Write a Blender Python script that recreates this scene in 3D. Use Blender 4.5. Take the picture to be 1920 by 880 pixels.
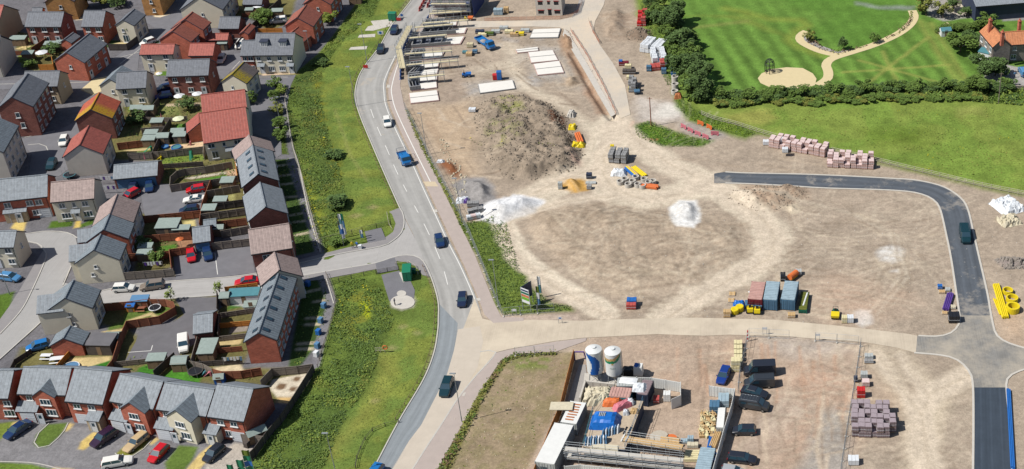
import bpy, math, random
import numpy as np
from mathutils import Vector
R = math.radians
for _o in list(bpy.data.objects): bpy.data.objects.remove(_o)
SC = bpy.context.scene
# ---------------------------------------------------------------- camera
CH, CF, CPX, CPY, PITCH = 151.0, 2554.0, 1450.0, 440.0, R(33.5)
cam_d = bpy.data.cameras.new('camera'); cam = bpy.data.objects.new('camera', cam_d)
SC.collection.objects.link(cam); SC.camera = cam
cam_d.sensor_width = 36; cam_d.lens = CF/1920*36
cam_d.shift_x = (960-CPX)/1920; cam_d.clip_end = 6000; cam_d.clip_start = 1
cam.location = (0, 0, CH); cam.rotation_euler = (R(90)-PITCH, 0, 0)
# ---------------------------------------------------------------- sky and sun
SUN_EL, SUN_DIR = 52.0, (0.93, 0.37)          # direction the light travels over the ground
W = bpy.data.worlds.new('World'); SC.world = W; W.use_nodes = True
nt = W.node_tree; sky = nt.nodes.new('ShaderNodeTexSky'); sky.sky_type = 'NISHITA'; sky.sun_disc = False
sky.sun_elevation = R(SUN_EL); sky.sun_rotation = math.atan2(-SUN_DIR[0], -SUN_DIR[1])
nt.nodes['Background'].inputs[1].default_value = 0.07
nt.links.new(sky.outputs[0], nt.nodes['Background'].inputs[0])
sd = bpy.data.lights.new('sun', 'SUN'); sd.energy = 5.0; sd.angle = R(0.5); sd.color = (1, .965, .9)
so = bpy.data.objects.new('sun', sd); SC.collection.objects.link(so)
_d = Vector((SUN_DIR[0]*math.cos(R(SUN_EL)), SUN_DIR[1]*math.cos(R(SUN_EL)), -math.sin(R(SUN_EL))))
so.rotation_euler = _d.to_track_quat('-Z', 'Y').to_euler()
SC.view_settings.view_transform = 'Standard'; SC.view_settings.look = 'None'
SC.view_settings.exposure = 0.38; SC.view_settings.gamma = 1
SC.render.engine = 'CYCLES'; SC.cycles.max_bounces = 4; SC.cycles.diffuse_bounces = 3
# ---------------------------------------------------------------- survey helper: a place on the ground from its direction
_ct, _st = math.cos(PITCH), math.sin(PITCH)
def P(px, py, z=0.0):
 a = (px-CPX)/CF; b = (CPY-py)/CF
 dx, dy, dz = a, _ct+b*_st, -_st+b*_ct
 t = (z-CH)/dz
 return Vector((dx*t, dy*t, z))
def PX(x, y, z=0.0):
 d = y*_ct+(CH-z)*_st
 u = y*_st-(CH-z)*_ct
 return (CPX+CF*x/d, CPY-CF*u/d)
def PS(l, z=0.0): return [P(a, b, z) for a, b in l]
# ---------------------------------------------------------------- materials
KA = 0.62
def lin(c):
 out = []
 for v in c:
  v /= 255.0
  out.append((v/12.92 if v <= .04045 else ((v+.055)/1.055)**2.4)*KA)
 return out
MATS = {}
def mat(name, rgb, rough=.8, var=.18, scale=3.0, metal=0, bump=0, spec=.4, emit=None):
 if name in MATS: return MATS[name]
 m = bpy.data.materials.new(name); m.use_nodes = True; n = m.node_tree; p = n.nodes['Principled BSDF']
 c = lin(rgb)
 p.inputs['Roughness'].default_value = rough; p.inputs['Metallic'].default_value = metal
 p.inputs['Specular IOR Level'].default_value = spec
 if var:
  tc = n.nodes.new('ShaderNodeTexCoord'); no = n.nodes.new('ShaderNodeTexNoise')
  no.inputs['Scale'].default_value = scale; no.inputs['Detail'].default_value = 6; no.inputs['Roughness'].default_value = .65
  n.links.new(tc.outputs['Object'], no.inputs['Vector'])
  cr = n.nodes.new('ShaderNodeValToRGB'); e = cr.color_ramp.elements
  e[0].position = .3; e[1].position = .7
  e[0].color = [x*(1-var) for x in c]+[1]; e[1].color = [min(1, x*(1+var)) for x in c]+[1]
  n.links.new(no.outputs['Fac'], cr.inputs[0]); n.links.new(cr.outputs[0], p.inputs['Base Color'])
  if bump:
   b = n.nodes.new('ShaderNodeBump'); b.inputs['Strength'].default_value = bump; b.inputs['Distance'].default_value = .1
   n.links.new(no.outputs['Fac'], b.inputs['Height']); n.links.new(b.outputs[0], p.inputs['Normal'])
 else: p.inputs['Base Color'].default_value = c+[1]
 MATS[name] = m; return m
def tile_mat(name, rgb, moss=None, groove=.2, pitch=.62):
 m = bpy.data.materials.new(name); m.use_nodes = True; n = m.node_tree; p = n.nodes['Principled BSDF']; L = n.links
 p.inputs['Roughness'].default_value = .7; p.inputs['Specular IOR Level'].default_value = .35
 uv = n.nodes.new('ShaderNodeUVMap'); sx = n.nodes.new('ShaderNodeSeparateXYZ'); L.new(uv.outputs[0], sx.inputs[0])
 def saw(out, per, lo, hi):
  a = n.nodes.new('ShaderNodeMath'); a.operation = 'DIVIDE'; a.inputs[1].default_value = per; L.new(out, a.inputs[0])
  b = n.nodes.new('ShaderNodeMath'); b.operation = 'FRACT'; L.new(a.outputs[0], b.inputs[0])
  r = n.nodes.new('ShaderNodeMapRange'); r.inputs[1].default_value = lo; r.inputs[2].default_value = hi; L.new(b.outputs[0], r.inputs[0])
  return r.outputs[0]
 g1 = saw(sx.outputs[0], pitch, .0, .28); g2 = saw(sx.outputs[1], .55, .0, .1)
 no = n.nodes.new('ShaderNodeTexNoise'); no.inputs['Scale'].default_value = 1.3; no.inputs['Detail'].default_value = 8; no.inputs['Roughness'].default_value = .75
 L.new(uv.outputs[0], no.inputs['Vector'])
 c = lin(rgb); cr = n.nodes.new('ShaderNodeValToRGB'); e = cr.color_ramp.elements; e[0].position = .3; e[1].position = .72
 e[0].color = [x*.66 for x in c]+[1]; e[1].color = [x*1.28 for x in c]+[1]; L.new(no.outputs['Fac'], cr.inputs[0])
 col = cr.outputs[0]
 if moss:
  wv = n.nodes.new('ShaderNodeMapRange'); wv.inputs[1].default_value = moss[3]; wv.inputs[2].default_value = moss[3]*.55
  L.new(sx.outputs[0], wv.inputs[0])
  n2 = n.nodes.new('ShaderNodeTexNoise'); n2.inputs['Scale'].default_value = 2.6; n2.inputs['Detail'].default_value = 5; L.new(uv.outputs[0], n2.inputs['Vector'])
  mm = n.nodes.new('ShaderNodeMath'); mm.operation = 'MULTIPLY'; L.new(wv.outputs[0], mm.inputs[0]);
  r2 = n.nodes.new('ShaderNodeMapRange'); r2.inputs[1].default_value = .35; r2.inputs[2].default_value = .5; L.new(n2.outputs['Fac'], r2.inputs[0]); L.new(r2.outputs[0], mm.inputs[1])
  mx = n.nodes.new('ShaderNodeMix'); mx.data_type = 'RGBA'; mx.inputs['B'].default_value = lin(moss[:3])+[1]
  L.new(mm.outputs[0], mx.inputs['Factor']); L.new(col, mx.inputs['A']); col = mx.outputs['Result']
 ht = n.nodes.new('ShaderNodeMath'); ht.operation = 'MULTIPLY'; L.new(g1, ht.inputs[0]); L.new(g2, ht.inputs[1])
 mr = n.nodes.new('ShaderNodeMapRange'); mr.inputs[3].default_value = 1-groove; mr.inputs[4].default_value = 1.06; L.new(ht.outputs[0], mr.inputs[0])
 vm = n.nodes.new('ShaderNodeVectorMath'); vm.operation = 'SCALE'; L.new(col, vm.inputs[0]); L.new(mr.outputs[0], vm.inputs['Scale'])
 L.new(vm.outputs[0], p.inputs['Base Color'])
 b = n.nodes.new('ShaderNodeBump'); b.inputs['Strength'].default_value = .6; b.inputs['Distance'].default_value = .12
 L.new(g1, b.inputs['Height']); L.new(b.outputs[0], p.inputs['Normal'])
 MATS[name] = m; return m
def brick_mat(name, rgb, mortar=.25):
 m = bpy.data.materials.new(name); m.use_nodes = True; n = m.node_tree; p = n.nodes['Principled BSDF']; L = n.links
 p.inputs['Roughness'].default_value = .9; p.inputs['Specular IOR Level'].default_value = .2
 uv = n.nodes.new('ShaderNodeUVMap'); b = n.nodes.new('ShaderNodeTexBrick'); c = lin(rgb)
 b.inputs['Color1'].default_value = [x*.8 for x in c]+[1]; b.inputs['Color2'].default_value = [x*1.2 for x in c]+[1]
 b.inputs['Mortar'].default_value = [x*(1-mortar)+.35*mortar for x in c]+[1]
 b.inputs['Scale'].default_value = 1; b.inputs['Brick Width'].default_value = .45; b.inputs['Row Height'].default_value = .15; b.inputs['Mortar Size'].default_value = .012
 L.new(uv.outputs[0], b.inputs['Vector'])
 no = n.nodes.new('ShaderNodeTexNoise'); no.inputs['Scale'].default_value = .7; no.inputs['Detail'].default_value = 7; L.new(uv.outputs[0], no.inputs['Vector'])
 mr = n.nodes.new('ShaderNodeMapRange'); mr.inputs[1].default_value = .3; mr.inputs[2].default_value = .7; mr.inputs[3].default_value = .8; mr.inputs[4].default_value = 1.18
 L.new(no.outputs['Fac'], mr.inputs[0])
 vm = n.nodes.new('ShaderNodeVectorMath'); vm.operation = 'SCALE'; L.new(b.outputs['Color'], vm.inputs[0]); L.new(mr.outputs[0], vm.inputs['Scale'])
 L.new(vm.outputs[0], p.inputs['Base Color']); MATS[name] = m; return m
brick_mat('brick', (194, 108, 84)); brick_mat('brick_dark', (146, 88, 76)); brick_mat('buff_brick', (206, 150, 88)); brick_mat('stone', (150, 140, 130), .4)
mat('cream', (240, 231, 208), .9, .07, .6); mat('render_grey', (222, 214, 202), .9, .08, .6); mat('buff_render', (200, 180, 150), .9, .08, .6)
tile_mat('slate', (142, 149, 156)); tile_mat('slate_dark', (132, 142, 150), groove=.4); tile_mat('slate_mid', (116, 120, 128)); tile_mat('brown_tile', (170, 150, 144))  # slate_dark puts some shade of slopes turned from the sun into its colour
tile_mat('red_tile', (172, 94, 82)); tile_mat('red_brown', (160, 94, 78)); tile_mat('moss_slate', (112, 102, 100), (170, 150, 30, 4.0), .45); tile_mat('moss_red', (186, 92, 66), (190, 150, 20, 4.0))
tile_mat('clay_tile', (204, 134, 92)); tile_mat('brown_dark', (140, 120, 118))
mat('white', (235, 236, 236), .5, .04, 2); mat('black', (34, 36, 42), .5, .1); mat('glass', (50, 76, 90), .08, 0, spec=.9); mat('door_blue', (95, 140, 180), .5, .06); mat('door_white', (222, 226, 232), .5, .04)
mat('verge', (60, 66, 84), .6, .1); mat('rubber', (26, 26, 28), .8, .1)
# ---------------------------------------------------------------- mesh builder
COL = SC.collection
class MB:
 def __init__(s): s.v = []; s.f = []; s.m = []; s.uv = []
 def face(s, pts, mi=0, uv=None):
  i = len(s.v); s.v += [tuple(p) for p in pts]; s.f.append(tuple(range(i, i+len(pts)))); s.m.append(mi)
  if uv is None:
   a, b = Vector(pts[0]), Vector(pts[1]); nrm = (b-a).cross(Vector(pts[2])-a)
   if nrm.length < 1e-9: nrm = Vector((0, 0, 1))
   nrm.normalize()
   if abs(nrm.z) > .9: uv = [(p[0], p[1]) for p in pts]
   else:
    t = Vector((-nrm.y, nrm.x, 0)).normalized(); w = nrm.cross(t)
    uv = [(Vector(p).dot(t), Vector(p).dot(w)) for p in pts]
  s.uv += uv
 def box(s, x0, x1, y0, y1, z0, z1, mi=0, tx=0, ty=0, bottom=True):
  a = [(x0, y0, z0), (x1, y0, z0), (x1, y1, z0), (x0, y1, z0)]; b = [(x0+tx, y0+ty, z1), (x1-tx, y0+ty, z1), (x1-tx, y1-ty, z1), (x0+tx, y1-ty, z1)]
  s.face(b, mi)
  if bottom: s.face(a[::-1], mi)
  for i in range(4):
   j = (i+1) % 4; s.face([a[i], a[j], b[j], b[i]], mi)
  return s
 def obox(s, c, d, L, Wd, z0, z1, mi=0):
  """box centred on c, long axis d (2D unit)"""
  c = Vector(c); d = Vector((d[0], d[1], 0)).normalized(); n = Vector((-d.y, d.x, 0))
  q = [c-d*L/2-n*Wd/2, c+d*L/2-n*Wd/2, c+d*L/2+n*Wd/2, c-d*L/2+n*Wd/2]
  s.prism([(p.x, p.y) for p in q], z0, z1, mi); return s
 def prism(s, poly, z0, z1, mi=0, bottom=False):
  A = sum(poly[i][0]*poly[(i+1) % len(poly)][1]-poly[(i+1) % len(poly)][0]*poly[i][1] for i in range(len(poly)))
  if A < 0: poly = poly[::-1]
  s.face([(p[0], p[1], z1) for p in poly], mi)
  if bottom: s.face([(p[0], p[1], z0) for p in poly[::-1]], mi)
  for i in range(len(poly)):
   a, b = poly[i], poly[(i+1) % len(poly)]; s.face([(a[0], a[1], z0), (b[0], b[1], z0), (b[0], b[1], z1), (a[0], a[1], z1)], mi)
  return s
 def bar(s, a, b, r, n=6, mi=0, r2=None, cap=True):
  a, b = Vector(a), Vector(b); d = (b-a).normalized(); r2 = r if r2 is None else r2
  t = d.cross(Vector((0, 0, 1)) if abs(d.z) < .9 else Vector((1, 0, 0))).normalized(); w = d.cross(t)
  A = [a+(t*math.cos(k*6.2832/n)+w*math.sin(k*6.2832/n))*r for k in range(n)]; B = [b+(t*math.cos(k*6.2832/n)+w*math.sin(k*6.2832/n))*r2 for k in range(n)]
  for k in range(n): s.face([A[k], B[k], B[(k+1) % n], A[(k+1) % n]][::-1], mi)
  if cap: s.face(B[::-1], mi); s.face(A, mi)
  return s
 def lathe(s, c, prof, n=16, mi=0):
  c = Vector(c)
  for (r0, z0), (r1, z1) in zip(prof, prof[1:]):
   for k in range(n):
    a0, a1 = k*6.2832/n, (k+1)*6.2832/n
    q = [c+Vector((r0*math.cos(a0), r0*math.sin(a0), z0)), c+Vector((r0*math.cos(a1), r0*math.sin(a1), z0)), c+Vector((r1*math.cos(a1), r1*math.sin(a1), z1)), c+Vector((r1*math.cos(a0), r1*math.sin(a0), z1))]
    if r0 < 1e-4: q = q[1:]
    if r1 < 1e-4: q = q[:3]
    s.face(q, mi, [(a0*3, z0)]*len(q))
  return s
 def mesh(s, name, mats):
  me = bpy.data.meshes.new(name); me.from_pydata(s.v, [], s.f)
  for m in (mats if isinstance(mats, (list, tuple)) else [mats]): me.materials.append(MATS[m] if isinstance(m, str) else m)
  me.polygons.foreach_set('material_index', s.m)
  u = me.uv_layers.new(name='UVMap'); u.data.foreach_set('uv', [c for q in s.uv for c in q]); me.update(); return me
 def build(s, name, mats, parent=None):
  return ob(name, s.mesh(name, mats), parent)
def ob(name, me, parent=None, loc=None, rz=0, sc=None):
 o = bpy.data.objects.new(name, me); COL.objects.link(o); o.parent = parent
 if loc is not None: o.location = loc
 if rz: o.rotation_euler = (0, 0, rz)
 if sc is not None: o.scale = sc if isinstance(sc, (tuple, list)) else (sc, sc, sc)
 return o
def tag(o, label=None, cat=None, group=None, kind=None):
 if label: o['label'] = label
 if cat: o['category'] = cat
 if group: o['group'] = group
 if kind: o['kind'] = kind
 return o
def thing(name, label, cat, loc=(0, 0, 0), rz=0, group=None):
 o = ob(name, None, None, loc, rz); return tag(o, label, cat, group)
def tree_copy(o, loc, rz=0, label=None, group=None, sc=None):
 r = o.copy(); COL.objects.link(r); r.location = loc; r.rotation_euler = (0, 0, rz)
 if label: r['label'] = label
 if group: r['group'] = group
 if sc: r.scale = (sc, sc, sc)
 for ch in list(o.children):
  c = ch.copy(); COL.objects.link(c); c.parent = r
  for g in list(ch.children):
   d = g.copy(); COL.objects.link(d); d.parent = c
 return r
random.seed(7); rng = np.random.default_rng(11)
# ================================================================ GROUND
def vnoise(x, y, s, seed=0, oc=1, ga=.5):
 out = 0; amp = 1; tot = 0
 for k in range(oc):
  g = np.random.default_rng(seed*31+k).random((257, 257)); g[256] = g[0]; g[:, 256] = g[:, 0]
  u = (x/s+1000+k*17.3) % 256; v = (y/s+1000+k*9.1) % 256
  i = u.astype(int); j = v.astype(int); fu = u-i; fv = v-j; fu = fu*fu*(3-2*fu); fv = fv*fv*(3-2*fv)
  out = out+amp*((g[i, j]*(1-fu)+g[i+1, j]*fu)*(1-fv)+(g[i, j+1]*(1-fu)+g[i+1, j+1]*fu)*fv)
  tot += amp; amp *= ga; s /= 2.03
 return out/tot
GX0, GX1, GY0, GY1, GS = -230.0, 88.0, 150.0, 372.0, .33
nx, ny = int((GX1-GX0)/GS)+1, int((GY1-GY0)/GS)+1
gx, gy = np.meshgrid(GX0+np.arange(nx)*GS, GY0+np.arange(ny)*GS)
gx = gx.ravel(); gy = gy.ravel(); N = gx.size
_dd = gy*_ct+CH*_st
qx = CPX+CF*gx/_dd; qy = CPY-CF*(gy*_st-CH*_ct)/_dd
# wobble the outlines a little in world space
wx = (vnoise(gx, gy, 3.1, 1, 3)-.5); wy = (vnoise(gx, gy, 3.1, 2, 3)-.5)
wb1 = vnoise(gx, gy, 1.2, 3, 3, .6)-.5; big = vnoise(gx, gy, 22, 4, 4)-.5; mid = vnoise(gx, gy, 5, 5, 4, .6)-.5; fine = vnoise(gx, gy, .8, 6, 2, .8)-.5
col = np.zeros((N, 3)); hgt = np.zeros(N); grs = np.zeros(N)
def seg_d(px, py, pts, closed):
 d = np.full(px.shape, 1e9); n = len(pts)
 for i in range(n if closed else n-1):
  ax, ay = pts[i]; bx, by = pts[(i+1) % n]; vx, vy = bx-ax, by-ay; L = vx*vx+vy*vy+1e-9
  t = np.clip(((px-ax)*vx+(py-ay)*vy)/L, 0, 1); d = np.minimum(d, np.hypot(px-ax-t*vx, py-ay-t*vy))
 return d
def inside(px, py, pts):
 r = np.zeros(px.shape, bool); n = len(pts)
 for i in range(n):
  ax, ay = pts[i]; bx, by = pts[(i+1) % n]
  if ay == by: continue
  c = ((ay > py) != (by > py)) & (px < (bx-ax)*(py-ay)/(by-ay)+ax); r ^= c
 return r
def W2(pts): return [tuple(P(a, b)[:2]) for a, b in pts]
def mask(pts, feather=.4, wob=0.0, closed=True, width=0):
 """0..1 weights on the ground grid for a polygon (or a line of given width), in metres"""
 w = W2(pts); xs = [p[0] for p in w]; ys = [p[1] for p in w]; m = feather+wob*2+width+1
 sel = np.where((gx > min(xs)-m) & (gx < max(xs)+m) & (gy > min(ys)-m) & (gy < max(ys)+m))[0]
 X = gx[sel]+wx[sel]*wob*2; Y = gy[sel]+wy[sel]*wob*2
 d = seg_d(X, Y, w, closed)
 if closed: sdf = np.where(inside(X, Y, w), d, -d)
 else: sdf = width/2-d
 return sel, np.clip(sdf/max(feather, .01)*.5+.5, 0, 1), sdf
def srgb(c): return np.array(lin(c))
def paint(pts, c, feather=.4, wob=.0, a=1.0, g=None, var=.1, closed=True, width=0, sd=None, patch=0):
 sel, w, _ = mask(pts, feather, wob, closed, width)
 w = w*a
 if patch: w = w*np.clip(.5+(vnoise(gx[sel], gy[sel], patch, 40+len(pts), 3)-.5)*6, 0, 1)
 v = 1+var*(mid[sel]*1.6+fine[sel]*.8)
 C = srgb(c)[None]*v[:, None]
 col[sel] = col[sel]*(1-w[:, None])+C*w[:, None]
 if g is not None: grs[sel] = grs[sel]*(1-w)+g*w
def line(pts, c, width, feather=.4, a=1., wob=.3, **k): paint(pts, c, feather, wob, a, closed=False, width=width, **k)
def hump(pts, h, slope=2.0, rough=0.3, wob=.6, rs=1.6):
 sel, w, sdf = mask(pts, slope*2, wob); t = np.clip(sdf/slope, 0, 1); t = t*t*(3-2*t)
 n = vnoise(gx[sel], gy[sel], rs, 77, 4, .65)-.5
 hgt[sel] = np.maximum(hgt[sel], t*(h+big[sel]*h*.6)+0)+t*n*rough*2
def dips(pts, d, width):
 sel, w, sdf = mask(pts, .5, .3, False, width); hgt[sel] -= d*np.clip(sdf/(width/2)+.2, 0, 1)
DIRT = (178, 162, 144); TRACK = (222, 208, 186); GRASS = (98, 118, 50); ROUGH = (104, 122, 54)
# ---- whole sheet: dirt
col[:] = srgb(DIRT)[None]*(1+.2*big+.3*mid+.14*fine)[:, None]
# ---- land left of the road: estate, verge
paint([(-200, -60), (775, -60), (742, 45), (690, 115), (666, 170), (675, 217), (717, 317), (749, 389), (760, 430), (700, 470), (560, 500), (560, 515), (740, 484), (790, 486), (822, 569), (821, 620), (793, 712), (749, 788), (700, 890), (-200, 900)], ROUGH, .2, 0, g=1, var=.3)
VERGE_MOWN = [[(775, -10), (742, 45), (690, 115), (666, 170), (675, 217), (717, 317), (749, 389), (744, 396), (727, 402), (734, 428), (690, 437), (640, 448), (636, 400), (655, 385), (640, 330), (620, 250), (600, 180), (610, 120), (650, 70), (700, 30), (716, -10)],
              [(800, 510), (822, 569), (821, 620), (793, 712), (749, 788), (700, 880), (600, 890), (640, 800), (690, 720), (716, 650), (742, 600), (775, 570), (790, 515)]]
for q in VERGE_MOWN: paint(q, (112, 132, 62), 1.5, 1.0, g=.6, var=.25)
for q in VERGE_MOWN: paint(q, (140, 146, 66), 1.5, 1.0, g=.75, var=.25, a=.6, patch=4)
line([(628, 205), (640, 240), (655, 290), (690, 340)], (150, 150, 90), .5, a=.6); line([(700, 640), (730, 690), (700, 760), (620, 850)], (140, 140, 70), 2.5, 1.5, a=.6)
for (a, b, r) in [(735, 651, 7), (702, 752, 5), (757, 612, 5), (697, 388, 9), (668, 405, 8), (780, 625, 4)]:
 paint([(a-r, b), (a, b-r*.4), (a+r, b), (a, b+r*.4)], (176, 160, 118), .8, .5, a=.8)
# dark wetter growth along the ditch, olive and flowery bands
paint([(560, 125), (590, 110), (600, 180), (610, 260), (632, 330), (650, 390), (630, 400), (600, 330), (580, 240), (560, 180)], (86, 104, 52), 1.5, 1, a=.8, g=1, var=.4)
paint([(700, 600), (725, 640), (690, 720), (640, 800), (590, 880), (500, 890), (600, 760), (650, 680), (668, 620)], (84, 106, 50), 1.5, 1.2, a=.8, g=1, var=.45)
paint([(590, 150), (600, 145), (615, 250), (640, 330), (628, 330), (600, 250)], (148, 140, 44), 1.2, .8, a=.75, g=1, patch=2)
paint([(640, 560), (700, 540), (720, 600), (690, 640), (650, 620)], (140, 138, 56), 1.2, .8, a=.6, g=1, patch=2)
paint([(560, 330), (580, 330), (620, 470), (600, 470)], (150, 150, 44), 1.2, .8, a=.8, g=1, patch=1.5)
paint([(676, 567), (690, 566), (696, 582), (692, 598), (682, 590)], (186, 196, 40), .5, .3, a=1, g=.2, var=.05)
# ---- estate base
ESTATE = [(-200, -60), (672, -60), (672, 0), (645, 38), (627, 63), (596, 101), (553, 137), (541, 172), (535, 190), (539, 213), (543, 241), (551, 282), (560, 308), (579, 400), (601, 474), (601, 482), (560, 494), (560, 518), (608, 512), (614, 530), (626, 570), (609, 640), (596, 687), (572, 710), (535, 780), (477, 850), (455, 890), (-200, 900)]
paint(ESTATE, (120, 118, 122), .3, 0, g=0, var=.1)
AS_DARK = (128, 127, 130); AS = (142, 140, 140)
LAWN = (100, 122, 56); PATIO = (214, 192, 140); SLAB = (190, 180, 160); SOIL = (120, 104, 78)
def lawn(p, c=LAWN, **k): paint(p, c, .25, .1, g=.6, var=.2, **k)
def patio(p, c=PATIO, **k): paint(p, c, .2, .05, g=0, var=.07, **k)
# gardens, roughly by block (soil/grass mix) and then lawns and patios
for q in [[(160, 215), (330, 225), (385, 290), (455, 285), (470, 420), (400, 440), (300, 350), (300, 300), (215, 300)],
          [(230, 180), (430, 180), (380, 215), (340, 260), (230, 265)], [(260, 400), (360, 400), (365, 440), (330, 500), (250, 520), (270, 450)],
          [(30, 60), (120, 70), (180, 130), (60, 140), (30, 90)], [(440, -10), (560, -10), (540, 45), (500, 60), (470, 30), (430, 35)],
          [(90, 650), (240, 620), (330, 690), (200, 700), (60, 700)], [(330, 570), (470, 540), (480, 640), (450, 690), (330, 680)], [(180, 560), (330, 555), (340, 590), (230, 625), (190, 610)], [(395, 690), (585, 690), (570, 710), (500, 770), (480, 720), (400, 720)], [(40, 650), (100, 650), (60, 700), (20, 700)], [(330, 660), (400, 680), (420, 720), (300, 720), (240, 690)]]:
 paint(q, (118, 112, 70), .5, .5, g=.6, var=.35)
lawn([(228, 556+60), (238, 575), (290, 578), (322, 566), (322, 585), (280, 597), (230, 612)]); lawn([(203, 612), (250, 597), (290, 592), (240, 610), (200, 622)])
patio([(190, 622), (232, 616), (240, 600), (285, 585), (305, 600), (300, 604), (282, 592), (245, 602), (235, 620), (200, 628)])
lawn([(140, 686), (206, 673), (208, 682), (198, 700), (130, 700)], (60, 120, 40)); patio([(130, 672), (208, 668), (206, 676), (160, 690), (128, 692)])
lawn([(260, 690), (285, 680), (300, 700), (255, 705)], (70, 130, 44)); lawn([(300, 710), (335, 682), (382, 700), (372, 720), (310, 724)], (80, 138, 46))
lawn([(430, 573), (458, 567), (460, 574), (424, 582)], (80, 120, 48)); patio([(425, 560), (480, 550), (485, 570), (458, 575), (425, 572)], (170, 170, 165))
patio([(410, 640), (455, 635), (450, 645), (408, 650)], PATIO); patio([(400, 690), (450, 682), (458, 697), (405, 697)], (224, 205, 170)); patio([(435, 605), (470, 605), (465, 620), (430, 625)], (160, 150, 140))
lawn([(367, 337), (424, 328), (424, 334), (365, 342)], (90, 140, 50)); patio([(424, 318), (445, 316), (446, 332), (425, 334)], (200, 170, 140)); patio([(345, 334), (424, 322), (424, 326), (360, 336)], (205, 195, 175))
lawn([(305, 296), (380, 290), (384, 300), (300, 308)], (120, 140, 60)); lawn([(305, 245), (382, 290), (300, 262)]); patio([(232, 282), (280, 277), (282, 282), (240, 285)], PATIO); lawn([(250, 285), (288, 280), (290, 286), (250, 290)])
patio([(318, 272), (350, 270), (386, 265), (384, 276), (320, 279)], (226, 196, 160)); lawn([(330, 233), (350, 233), (350, 244), (325, 250)], (100, 150, 60)); lawn([(243, 190), (290, 190), (286, 212), (240, 210)], (130, 150, 60)); lawn([(298, 195), (332, 195), (340, 216), (296, 216)], (132, 136, 80)); patio([(248, 197), (282, 193), (280, 205), (252, 206)], (222, 210, 160)); patio([(310, 195), (380, 192), (380, 198), (312, 200)], (200, 180, 150))
lawn([(296, 463), (330, 458), (332, 472), (290, 477)], (86, 130, 50)); patio([(332, 450), (362, 448), (364, 470), (334, 468)], (170, 130, 100)); patio([(260, 515), (328, 508), (330, 518), (262, 522)], PATIO)
lawn([(402, 370), (440, 364), (440, 378), (404, 386)], (160, 156, 100)); patio([(345, 415), (365, 413), (366, 426), (342, 428)], (220, 205, 140)); patio([(430, 436), (465, 430), (465, 436), (430, 442)], (190, 165, 130))
lawn([(54, 85), (75, 85), (66, 92), (50, 92)]); lawn([(84, 82), (100, 82), (97, 92), (80, 92)], (120, 136, 60)); patio([(28, 92), (60, 80), (66, 82), (48, 93)], (220, 196, 140)); lawn([(33, 105), (55, 102), (60, 118), (36, 118)], (126, 136, 60)); lawn([(180, 72), (235, 78), (240, 88), (182, 90)], (70, 90, 50)); patio([(210, 83), (238, 76), (242, 80), (222, 86)], (220, 200, 150))
lawn([(248, 60), (285, 60), (300, 80), (240, 92)], (90, 112, 54)); patio([(288, 28), (320, 26), (322, 33), (290, 36)], (226, 210, 180)); patio([(143, 33), (158, 32), (157, 37), (142, 38)], (226, 210, 180))
patio([(152, 168), (176, 148), (205, 143), (190, 172), (174, 178)], (222, 196, 140)); patio([(292, 130), (306, 136), (302, 142), (290, 140)], (222, 200, 150)); lawn([(306, 133), (316, 132), (314, 142), (294, 142)], (96, 130, 50))
lawn([(115, 150), (180, 143), (182, 148), (118, 152)], (60, 84, 40)); lawn([(478, 134), (560, 132), (560, 140), (478, 140)], (150, 140, 80)); patio([(490, 138), (552, 133), (552, 138), (492, 142)], (226, 200, 170))
# dormer house courtyard + long strip planting
paint([(513, 155), (522, 155), (540, 290), (526, 290)], (90, 104, 44), .3, .2, g=1, var=.3)
# front gardens of the terraces, house shade painted in as darker green
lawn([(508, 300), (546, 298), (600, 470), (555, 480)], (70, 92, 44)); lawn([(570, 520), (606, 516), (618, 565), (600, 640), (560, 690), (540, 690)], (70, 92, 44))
for a, b, c, d in [(512, 312, 543, 309), (518, 331, 548, 327), (524, 347, 556, 343), (530, 371, 560, 368), (540, 405, 572, 399), (545, 418, 575, 414), (575, 548, 600, 542), (576, 597, 602, 596), (574, 609, 600, 608), (560, 645, 590, 643), (558, 655, 588, 654), (590, 566, 608, 563), (556, 441, 580, 436)]:
 line([(a, b), (c, d)], (190, 178, 150), .9, .2, wob=0)
for (a, b, c, d, w) in [(545, 299, 600, 472, 1.8), (604, 514, 622, 566, 2.0), (622, 566, 600, 640, 1.6), (600, 640, 592, 686, 1.6)]: line([(a, b), (c, d)], (136, 134, 138), w, .2, wob=0)
paint([(-20, 830), (30, 805), (60, 790), (128, 800), (200, 800), (270, 818), (330, 838), (400, 835), (450, 830), (440, 850), (380, 895), (-20, 895)], (140, 138, 140), .3, .1, g=0, var=.1)
# bottom row: front lawns, paths, drive
lawn([(64, 832), (68, 815), (90, 795), (126, 793), (118, 812), (88, 838), (70, 838)]); lawn([(-10, 795), (30, 790), (25, 805), (0, 826), (-10, 826)], (120, 136, 60)); lawn([(218, 850), (235, 835), (285, 822), (270, 840), (240, 858), (220, 858)], (140, 140, 60))
lawn([(309, 868), (335, 835), (372, 838), (362, 862), (345, 884), (312, 884)]); lawn([(-10, 866), (60, 870), (105, 882), (-10, 890)], (110, 134, 56)); patio([(100, 876), (140, 880), (140, 890), (90, 890)], PATIO)
patio([(147, 842), (152, 828), (175, 810), (188, 812), (180, 826), (158, 844)], (222, 194, 120)); patio([(345, 886), (375, 850), (398, 832), (410, 835), (390, 862), (366, 890)], (222, 196, 130)); patio([(120, 808), (130, 793), (138, 796), (128, 808)], (222, 196, 130)); patio([(280, 832), (292, 820), (298, 824), (286, 834)], (222, 196, 130)); patio([(16, 812), (24, 792), (40, 790), (28, 812)], (222, 196, 130))
paint([(388, 870), (440, 830), (470, 835), (480, 850), (455, 890), (380, 890)], (196, 186, 174), .3, .1)
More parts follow.
